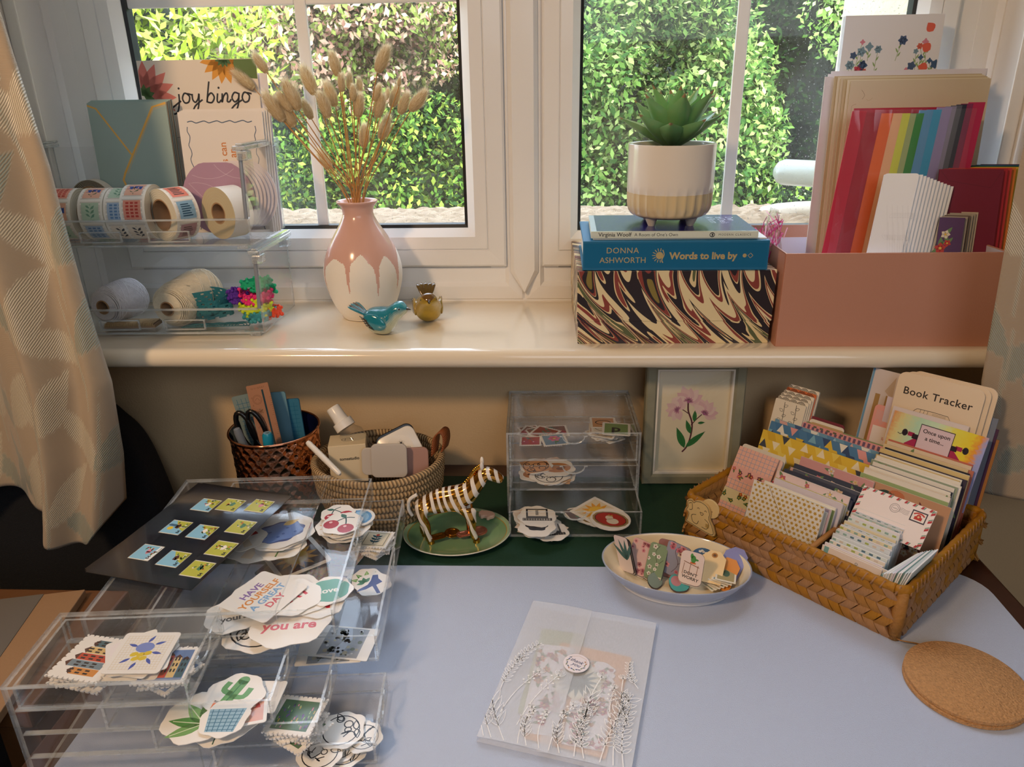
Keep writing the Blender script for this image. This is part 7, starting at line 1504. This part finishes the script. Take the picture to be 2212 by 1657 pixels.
def a_folk(c): c.rect(-.86, -.86, .86, .86, '#eadfc4'); c.up(); c.line([(-.74, -.74), (.74, -.74), (.74, .74), (-.74, .74), (-.74, -.74)], .05, '#2a4450'); c.line([(0, -.6), (0, .5)], .06, '#2a4450'); [c.leaf(0, -.4+.3*i, .45, .2, a, '#2f5560') for i in range(3) for a in (.6, 2.5)]; c.dot(0, .5, .13, '#c8503c')
def a_lake(c):      # plain painterly landscape stand-in
    R = random.Random(2); cols = ['#7a5aa0', '#4a7a5c', '#d88aa8', '#8fae6a', '#3f6a7c', '#c8b060', '#6a4a84', '#a0c090']
    c.rect(-.8, -.8, .8, .8, '#5c7a5c'); c.up()
    for i in range(60): x, y = R.uniform(-.75, .70), R.uniform(-.75, .65); c.rect(x, y, x+.05, y+R.uniform(.08, .2), R.choice(cols)) if y < .5 else None
def a_photo(c): c.rect(-.8, -.8, .8, .8, '#9aa0a8'); c.up(); R = random.Random(3); [c.dot(R.uniform(-.7, .7), R.uniform(-.7, .7), R.uniform(.04, .11), R.choice(['#6a7460', '#c8ccd0', '#7a8490', '#4a5440', '#b0a890']), n=6) for _ in range(60)]; c.poly([(-.4, -.8), (.1, -.8), (.3, .2), (.1, .8), (-.1, .8), (.05, .2)], '#b9c4d4')
def perf(w, h, n=9, a=.02):
    P = []; 
    for (x0, y0, x1, y1) in ((-w, -h, w, -h), (w, -h, w, h), (w, h, -w, h), (-w, h, -w, -h)):
        m_ = max(3, int(n*(abs(x1-x0)+abs(y1-y0))/(2*max(w, h)))); dx, dy = (x1-x0)/m_, (y1-y0)/m_; nx, ny = (-dy, dx); l = sqrt(nx*nx+ny*ny); nx, ny = nx/l*a, ny/l*a
        for i in range(m_): P += [(x0+dx*i, y0+dy*i), (x0+dx*(i+.30), y0+dy*(i+.30)), (x0+dx*(i+.5)+nx*1.5, y0+dy*(i+.5)+ny*1.5), (x0+dx*(i+.70), y0+dy*(i+.70))]
    return P
def sticker(label, p, r, rz, art, out='blob', group=None, tilt=0., t=.0004, bgc='#f6f3ee', name='sticker', cat='sticker', rx=0., ar=1., seed=1):
    if out == 'blob': o_ = blob(r, r*ar, 7, .05, seed, 32)
    elif out == 'round': o_ = circ(0, 0, r, 28, r*ar)
    elif out == 'card': o_ = rrect(2*r, 2*r*ar, r*.14, 4, y0=-r*ar)
    elif out == 'stamp': o_ = perf(r, r*ar, 10, r*.06)
    else: o_ = rrect(2*r, 2*r*ar, r*.04, 2, y0=-r*ar)
    c = CV(o_, t, bgc); c.k = r*.96 if ar >= 1 else r*.96*ar**.5
    if art: art(c)
    o = c.build(name, PRINTG); o.matrix_world = Matrix.Translation(p) @ Matrix.Rotation(tilt, 4, 'X') @ Matrix.Rotation(rx, 4, 'Y') @ Matrix.Rotation(rz, 4, 'Z'); return tag(o, label, cat, group)
def pile(where, px, py, zf, n, r, arts, tops, outs=('blob',), spread=.006, dz=.0011, seed=0, t=.0006, base_rz=0., ar=1., bgs=('#f6f3ee',), sc=1.):
    r *= sc; spread *= sc
    """n stickers heaped at one place; tops = labels (with art) of the uppermost ones, the rest share a group"""
    R = random.Random(seed); p = PZ(px, py, zf+n*dz*.8)
    for k in range(n):
        top = k-(n-len(tops)); j = (R.uniform(-spread, spread), R.uniform(-spread, spread))
        if top >= 0: lab, art, out, dx, dy, rz, rr = (tops[top]+(None,)*7)[:7]; rr = rr*sc if rr else rr; q = Vector((p.x+(dx or 0)*sc, p.y+(dy or 0)*sc, zf+k*dz)); sticker(lab, q, rr or r, rz if rz is not None else base_rz+R.uniform(-.4, .4), art, out or outs[0], seed=seed+k, tilt=R.uniform(-.03, .03), rx=R.uniform(-.03, .03), t=t, ar=ar if rr is None else 1.)
        else: sticker('white-edged sticker low in '+where, Vector((p.x+j[0], p.y+j[1], zf+k*dz)), r*R.uniform(.85, 1.08), base_rz+R.uniform(-.6, .6), R.choice(arts), R.choice(outs), 'stickers in '+where, R.uniform(-.03, .03), seed=seed+k, rx=R.uniform(-.03, .03), t=t, ar=ar, bgc=R.choice(bgs))

# --- large unit in the middle, drawers drawn to the right
def unit_side(fr, br, name, label, W_, D_, H_, nd, pulls):
    X_ = (Vector((*br, 0))-Vector((*fr, 0))).normalized(); Y_ = Vector((-X_.y, X_.x, 0)); mx = Matrix((X_, Y_, Vector((0, 0, 1)))).transposed().to_4x4(); mx.translation = Vector((*fr, .0002)); unit(name, label, mx, W_, D_, H_, nd, pulls); return mx
M2 = unit_side((-.2405, .524), (-.260, .772), 'acrylic_drawer_unit', 'long clear acrylic drawer unit left of centre with stamp sheets on top', .249, .170, .097, 3, [.050, .086, .0])
M3 = unit_side((-.280, .434), (-.2875, .520), 'acrylic_drawer_unit', 'small clear acrylic drawer unit at the front left, drawers stepped out', .087, .138, .1035, 4, [.0, .062, .096, .140])
F21, F22 = .0675, .0365; F3 = [.0795, .0545, .0295, .0045]
allart = [a_flower, a_mush, a_sun, a_smile, a_doodle(1), a_doodle(2), a_sprig, a_cherry]
pile('the heap under the lid of the long unit', 590, 1150, F21, 9, .026, [a_mush, a_blue, a_doodle(3), a_flower, a_oval], [('blue cloud-shaped sticker under the lid of the long unit', a_blue, 'blob', .006, .0, .5, .027), ('red mushroom sticker under the lid of the long unit', a_mush, 'blob', -.022, -.012, .6, .019)], seed=1, spread=.014, sc=1.2)
pile('the cherry heap of the long unit', 738, 1128, F21, 10, .020, allart, [('blue smiling bubble sticker behind the cherries', a_smile, 'round', .014, .010, .2, .017), ('upper cherry sticker, farther from the viewer', a_cherry, 'blob', -.008, .016, .5, .017), ('lower cherry sticker at the front of the heap', a_cherry, 'blob', .002, -.004, -.3, .020)], seed=2, spread=.012, sc=1.12)
pile('the lettering heap of the long unit', 600, 1300, F21, 16, .026, [a_text(['yours'], [K], .4), a_text(['LOVE', 'YOU'], ['#c83a5a', '#e8984c'], .5), a_flower, a_text(['GIRL'], ['#3a3a40'], .5), a_sprig, a_doodle(4)],
     [('white sticker lettered yours at the left of the lettering heap', a_text(['', 'yours'], [K], .42), 'blob', -.030, -.012, .4, .021), ('white script sticker reading you are, at the front of the lettering heap', a_text(['', 'you are'], ['#e07a8a'], .44), 'blob', .016, -.018, .12, .030), ('purple letter N sticker at the right of the lettering heap', a_text(['N'], ['#d83a4c'], 1.1), 'blob', .034, .000, .25, .017), ('leafy wreath sticker in the lettering heap', a_sprig, 'blob', .020, .006, .0, .020), ('teal speech-bubble sticker behind the lettering heap', a_text(['love'], ['#f1f4ee'], .5, '#6fb0a0'), 'blob', .036, .014, .3, .018), ('red daisy and day sticker in the middle of the lettering heap', a_text(['DAY'], ['#d85a6a'], .7), 'blob', .010, .004, .9, .022), ('white card lettered have yourself a great, in purple, orange and blue', a_text(['HAVE', 'YOURSELF', 'A GREAT', 'DAY'], ['#8a6ab0', '#e0903c', '#7ab0e0', '#d85a6a'], .37), 'card', -.012, .004, 1.15, .024)], seed=3, spread=.020, sc=1.22)
pile('the folk-art heap of the long unit', 812, 1168, F22, 8, .017, [a_folk, a_card('#eadfc4', K, a_sprig)], [('cream folk-art stamp card with a dark blue plant', a_folk, 'stamp', .0, .0, -.12, .0175)], ('stamp',), .003, .0016, 4, t=.0012, base_rz=-.1)
pile('the blue figure heap of the long unit', 798, 1262, F22, 5, .016, [a_sprig, a_doodle(5), a_flower], [('green leaf sticker beneath the blue figure', a_foliage, 'blob', -.006, .012, .3, .016), ('blue reclining figure sticker with leaves', a_wom, 'blob', .004, .0, .0, .019)], seed=5)
for k, (px, py, rz, lab) in enumerate(((715, 1400, .12, 'grey river photo card lying lowest in the second drawer'), (742, 1388, -.10, 'grey river photo card lying uppermost in the second drawer'))):
    sticker(lab, PZ(px, py, F22+.001*k), .030, rz, a_photo, 'rect', name='photo_card', cat='card', ar=.72)
hol = bpy.data.materials.new('iridescent_film'); hol.use_nodes = True; N, L = nodes_of(hol); b = N['Principled BSDF']; b.inputs['Roughness'].default_value = .12; b.inputs['Metallic'].default_value = .6
wv = N.new('ShaderNodeTexNoise'); wv.inputs['Scale'].default_value = 18; cr = N.new('ShaderNodeValToRGB'); E = cr.color_ramp.elements; E[0].color = rgba('#c8b0e8'); E[0].position = .3; E[1].color = rgba('#a8d8f0'); E[1].position = .7; e = E.new(.5); e.color = rgba('#f0e0c8'); L.new(wv.outputs['Fac'], cr.inputs[0]); L.new(cr.outputs[0], b.inputs['Base Color'])
c = CV([(-.026, -.034), (.026, -.034), (.026, .034), (.018, .037), (.009, .034), (0, .037), (-.009, .034), (-.018, .037), (-.026, .034)], .0005, '#ffffff'); o = c.build('foil_sheet', hol); o.matrix_world = TRS(PZ(722, 1216, F22+.001), -.25); tag(o, 'iridescent foil sheet with a scalloped edge in the long unit', 'sheet')
pile('the dark heap of the long unit', 640, 1205, F22, 6, .028, [a_card('#3a2420', K, a_sun), a_card('#7a3a2c', K, a_mush), a_card('#4a3a44', K, a_flower), a_card('#a87a5c', K, a_cat)], [('dark printed card seen through the lid of the long unit', a_card('#4a2c28', K, a_sun), 'card', 0, 0, .7, .030)], ('card',), .012, .0008, 6, bgs=('#5a3a34', '#3a2c2c'))
# --- black stamp stock sheets on top
sh = [PZ(*q, .0985) for q in ((185, 1238), (418, 1046), (625, 1075), (415, 1278))]
X_ = (sh[3]-sh[0]).normalized(); Y_ = Vector((-X_.y, X_.x, 0)); w_, h_ = (sh[3]-sh[0]).length, (sh[1]-sh[0]).dot(Y_)
blks = mat('black_stock_card', attr=True, rough=.12, coat=.9, var=.03)
stamps = []
for (ax, ay) in ((445, 1090), (498, 1090), (560, 1092), (380, 1138), (437, 1148), (520, 1137), (316, 1192), (375, 1206), (478, 1184), (427, 1228)): stamps.append(PZ(ax, ay, .101))
for k in range(3):
    mx = Matrix((X_, Y_, Vector((0, 0, 1)))).transposed().to_4x4(); mx.translation = sh[0]+Vector((-.003*(2-k) if k < 2 else 0, .004*(2-k), -.0015+.0012*k)); mx = mx @ Matrix.Rotation(radians((-1.5, 1.0, 0)[k]), 4, 'Z')
    c = CV([(0, 0), (w_, 0), (w_, h_), (0, h_)], .0006, '#15161c', side='#0b0b0e')
    if k == 2:
        c.rect(.002, .002, w_-.002, h_-.002, '#1d1f28'); c.up()
        for i in range(1, 4): x = w_*i/4; c.line([(x, .001), (x, h_-.001)], .0010, '#07070a')
    o = c.build('stamp_sheet', blks); o.matrix_world = mx; tag(o, ['lowest black stamp stock sheet on the long drawer unit', 'middle black stamp stock sheet on the long drawer unit', 'top black stamp stock sheet holding ten square stamps'][k], 'stamp sheet'); 
    if k == 2: topm = mx
def a_land(v):
    def f(c):
        yb, gb = '#8cc0d8', '#b8b84a'; base = gb if v in (1, 2, 5, 8, 9) else yb; c.rect(-.88, -.88, .88, .88, base); c.up()
        if base == yb: c.poly([(.88, -.88), (.88, .5), (.3, .1), (-.2, -.5), (-.4, -.88)], gb) if v != 6 else c.poly([(-.88, -.88), (.88, -.88), (.88, -.6), (-.88, -.5)], '#e8ecec')
        R = random.Random(v); c.up()
        if v == 3: c.dot(-.2, .4, .24, '#e8c83c'); c.poly([(.1, .1), (.4, .1), (.4, .7), (.25, .85), (.1, .7)], '#4a6a84')
        for _ in range(7): x, y = R.uniform(-.1, .75), R.uniform(-.7, .5); c.leaf(x, y, .3, .13, R.random()*6, '#4f7a3c'); c.dot(x, y, .09, R.choice(['#d8743a', '#f1ead8', '#b83a3a', '#f1ead8']), n=7)
        c.poly(blob(.32, .2, 5, .12, v, 14, .15, -.1), ['#efe6da', '#4f7f5c', '#d88a94', '#5a3a34'][v % 4]); c.text('84', -.55, -.72, .38, '#1c2430', bold=.03); c.line([(.3, -.80), (.8, -.80)], .05, '#3a4030')
    return f
slab_ = ['sky-blue stamp at the top left of the stock sheet', 'green stamp at the top middle of the stock sheet', 'green stamp at the top right under the glare', 'blue stamp with a yellow sun', 'blue and yellow stamp in the centre of the sheet', 'green stamp second down the right-hand column', 'blue stamp with a snowy foot at the left end', 'blue and yellow stamp second from the lower left', 'green stamp third down the right-hand column', 'green stamp nearest the viewer on the stock sheet']
for k, p in enumerate(stamps):
    r = .0118; c = CV(perf(r*1.06, r*1.0, 16, r*.05), .0002, '#efe9d6'); c.k = r*1.10; a_land(k)(c); o = c.build('postage_stamp', PRINTG); m_ = topm.copy(); m_.translation = Vector((p.x, p.y, topm.translation.z+.0008)); o.matrix_world = m_ @ Matrix.Rotation(radians(90), 4, 'Z') @ Matrix.Scale(1, 4); tag(o, slab_[k], 'stamp', 'square stamps on the stock sheet')
# --- small unit contents
pile('the house stamp heap of the small unit', 200, 1425, F3[0], 6, .0235, [a_house], [('white perforated card of terraced houses in the top drawer', a_house, 'stamp', .0, .0, 1.4, .0245)], ('stamp',), .002, .0018, 11, t=.0015, base_rz=1.4)
pile('the blue house stamp heap beside the lemon cards', 360, 1440, F3[0], 5, .020, [a_card('#7a94c0', K, a_house)], [('blue perforated card of houses at the right of the top drawer', a_card('#6a84b4', K, a_house), 'stamp', .0, .0, .1, .021)], ('stamp',), .002, .0018, 12, t=.0015)
pile('the lemon card heap of the small unit', 308, 1412, F3[0]+.006, 9, .0215, [a_card('#f4efe8', K, a_flower), a_card('#f1e8e8', K, a_mush), a_card('#f4f0ea', K, a_text(['S'], ['#c8304c'], 1.2))], [('red-lettered round card peeking out left of the lemon card', a_card('#f6f0f0', K, a_text(['S'], ['#c8304c'], 1.1)), 'card', -.010, .002, .5, .020), ('white gridded card with blue teapot and lemons, top of the heap', a_lemon, 'card', 0, 0, .05, .0235)], ('card',), .006, .0010, 13)
pile('the plant heap of the small unit', 480, 1530, F3[1], 10, .021, [a_foliage, a_cactus, a_card('#f1e0d0', K, a_flower), a_sprig], [('vase sticker with geometric wire outline in the plant heap', lambda c: (c.line([(-.6, -.6), (.0, .7), (.6, -.5), (-.6, -.6), (.5, .3), (-.4, .4), (-.6, -.6)], .03, K), c.dot(-.5, .3, .25, '#8fb0a0')), 'card', .022, .014, .0, .015), ('orange and pink pot sticker in the plant heap', a_card('#e8b0a0', K, a_mush), 'card', .017, .0, .3, .014), ('spreading green leaf sticker at the left of the plant heap', a_foliage, 'blob', -.014, -.008, .9, .023), ('green cactus sticker in an orange pot', a_cactus, 'blob', .004, .012, -.25, .021), ('blue gridded plant-pot sticker at the front of the plant heap', a_potblue, 'blob', .006, -.010, .05, .0165)], seed=14, spread=.010, sc=1.15)
pile('the pond stamp heap of the small unit', 640, 1550, F3[2], 8, .0195, [a_lake], [('perforated card of a painterly garden pond scene', a_lake, 'stamp', .0, .0, -.12, .0205)], ('stamp',), .002, .0018, 15, t=.0015, base_rz=-.1)
pile('the doodle heap of the small unit', 735, 1590, F3[3], 15, .018, [a_doodle(k) for k in range(6, 11)], [('doodle sticker with a loop of black line at the right', a_doodle(12), 'blob', .020, .0, .3, .016), ('doodle sticker of two round shapes at the front', a_doodle(13), 'blob', -.012, -.018, .6, .019), ('football doodle sticker at the top of the line-art heap', a_ball, 'round', .010, .014, .0, .0085), ('line-art figure sticker in the middle of the doodle heap', a_doodle(15), 'blob', .0, .004, .9, .020)], seed=16, spread=.013, dz=.0009)
# --- back unit contents
G1 = [.0800, .0430, .0052]
pile('the floral stamp heap of the back unit', 1172, 930, G1[0], 10, .0125, [a_card('#8a5a4c', K, a_cherry), a_card('#5a7a94', K, a_flower), a_card('#a04a3c', K, a_sprig)], [('red berry stamp at the front left of the top drawer', a_card('#b8402c', K, a_cherry), 'stamp', -.012, -.026, .0, .011), ('blue floral stamp at the front of the top drawer', a_card('#7a9ab8', K, a_flower), 'stamp', .012, -.024, .2, .013)], ('stamp',), .014, .0008, 21, sc=1.3)
pile('the alphabet heap of the back unit', 1308, 925, G1[0], 12, .0145, [a_card('#e8e0d0', K, a_doodle(2)), a_card('#a04a3c', K, a_bw), a_card('#c8b090', K, a_doodle(4))], [('peach square sticker with an oval outline at the back of the alphabet heap', a_card('#d8a070', K, lambda c: c.ring(0, 0, .6, .09, K, ry=.4)), 'card', -.002, .014, .0, .0155), ('green square sticker with a dark letter, top of the alphabet heap', a_card('#7fa060', K, a_text(['p'], [K], 1.4)), 'card', .012, -.006, -.1, .0165)], ('card',), .007, .0012, 22, sc=1.15)
pile('the tan line-art heap of the back unit', 1180, 1015, G1[1], 12, .021, [a_pap, a_doodle(3), a_card('#e8c09a', K, a_cat)], [('tan sticker with a curled black line in the middle drawer', a_pap, 'blob', .012, .004, .1, .021), ('peach drawing sticker at the left of the middle drawer', a_card('#e0a878', K, a_doodle(7)), 'blob', -.012, .006, .3, .019)], seed=23, spread=.013, dz=.0011, ar=.9, sc=1.15)
pile('the black and white heap of the back unit', 1168, 1125, G1[2], 14, .0195, [a_bw, a_cat, a_doodle(5), a_card('#f0e0d0', K, a_mush)], [('black cat sticker at the front of the bottom drawer', a_cat, 'blob', -.004, -.014, -.1, .020), ('piano-key sticker on top of the black and white heap', a_bw, 'blob', -.004, .006, .05, .021)], seed=24, spread=.012, dz=.0010, sc=1.15)
pile('the gilt frame heap of the back unit', 1290, 1112, G1[2], 6, .020, [a_oval, a_card('#b89a60', K, a_oval)], [('grey fluttering edge of a sticker left of the gilt frames', a_card('#7a6e74', K, a_sprig), 'blob', -.022, .004, .4, .014), ('square gilt-framed sticker set diamond-wise', a_card('#c8a868', K, a_card('#e8dcc0', K, a_sun)), 'rect', .0, .008, .8, .022), ('oval gilt-framed red portrait sticker with a crowned pale pet', a_oval, 'round', .014, -.010, -.35, .0225)], seed=25, spread=.006, dz=.0010, sc=1.15)

# ================================================================== LEFT OF THE DESK: chair, side table, folders
ch = thing('upholstered_chair', 'black woven-fabric chair with a rounded back beside the curtain', 'chair', loc=(-.945, .705, -.75)); fab = mat('black_weave', '#14161b', .9, bump=.8, bscale=700, var=.15)
s = MB(); o_ = [(p.x, p.y) for p in smooth_path([(-.42, -.2, 0), (-.42, .10, 0), (-.40, .20, 0), (-.30, .235, 0), (.22, .245, 0), (.33, .215, 0), (.375, .12, 0), (.392, .0, 0), (.395, -.2, 0)], 8)]
s.prism(o_, -.03, .03); s.build('backrest', fab, ch, mx=Matrix.Translation((0, .215, .625)) @ Matrix.Rotation(radians(82), 4, 'X') , bevel=.012, seg=3, smooth=True)
s = MB(); s.box(-.40, .38, -.36, .18, .36, .46); s.build('seat', fab, ch, bevel=.02, seg=3, smooth=True)
for x in (-.36, .34):
    for y in (-.32, .16): s = MB(); s.tube([(x, y, .37), (x*1.03, y*1.03, 0)], [.018, .011], 10); s.build('leg', wood, ch, smooth=True)
tb = thing('side_table', 'brown wooden side table lit warmly at the left edge of the picture', 'table', loc=(-.80, .50, 0)); bw_ = mat('brown_oak', '#6a4424', .45, var=.15, bump=.2, bscale=80)
s = MB(); s.box(-.70, .305, .02, .205, -.045, -.022); s.build('table_top', bw_, tb, bevel=.003)
for x in (-.67, .285):
    for y in (.045, .18): s = MB(); s.box(x-.02, x+.02, y-.02, y+.02, -.75, -.045); s.build('leg', bw_, tb)
gy = mat('grey_folder', '#6b6660', .6, var=.05); kr = mat('kraft_board', '#9c7a58', .7, bump=.15, bscale=300)
fd = thing('folder', 'grey folder with a broad kraft border lying at the far left', 'folder', mx=TRS((-.60, .605, -.0215), radians(12)))
s = MB(); s.prism([(-.24, -.20), (.06, -.23), (.078, .072), (-.24, .065)], .0, .010); s.build('kraft_cover', kr, fd, bevel=.001)
s = MB(); s.prism([(-.24, -.20), (.030, -.215), (.034, .070), (-.24, .064)], .0101, .0108); s.build('grey_panel', gy, fd)
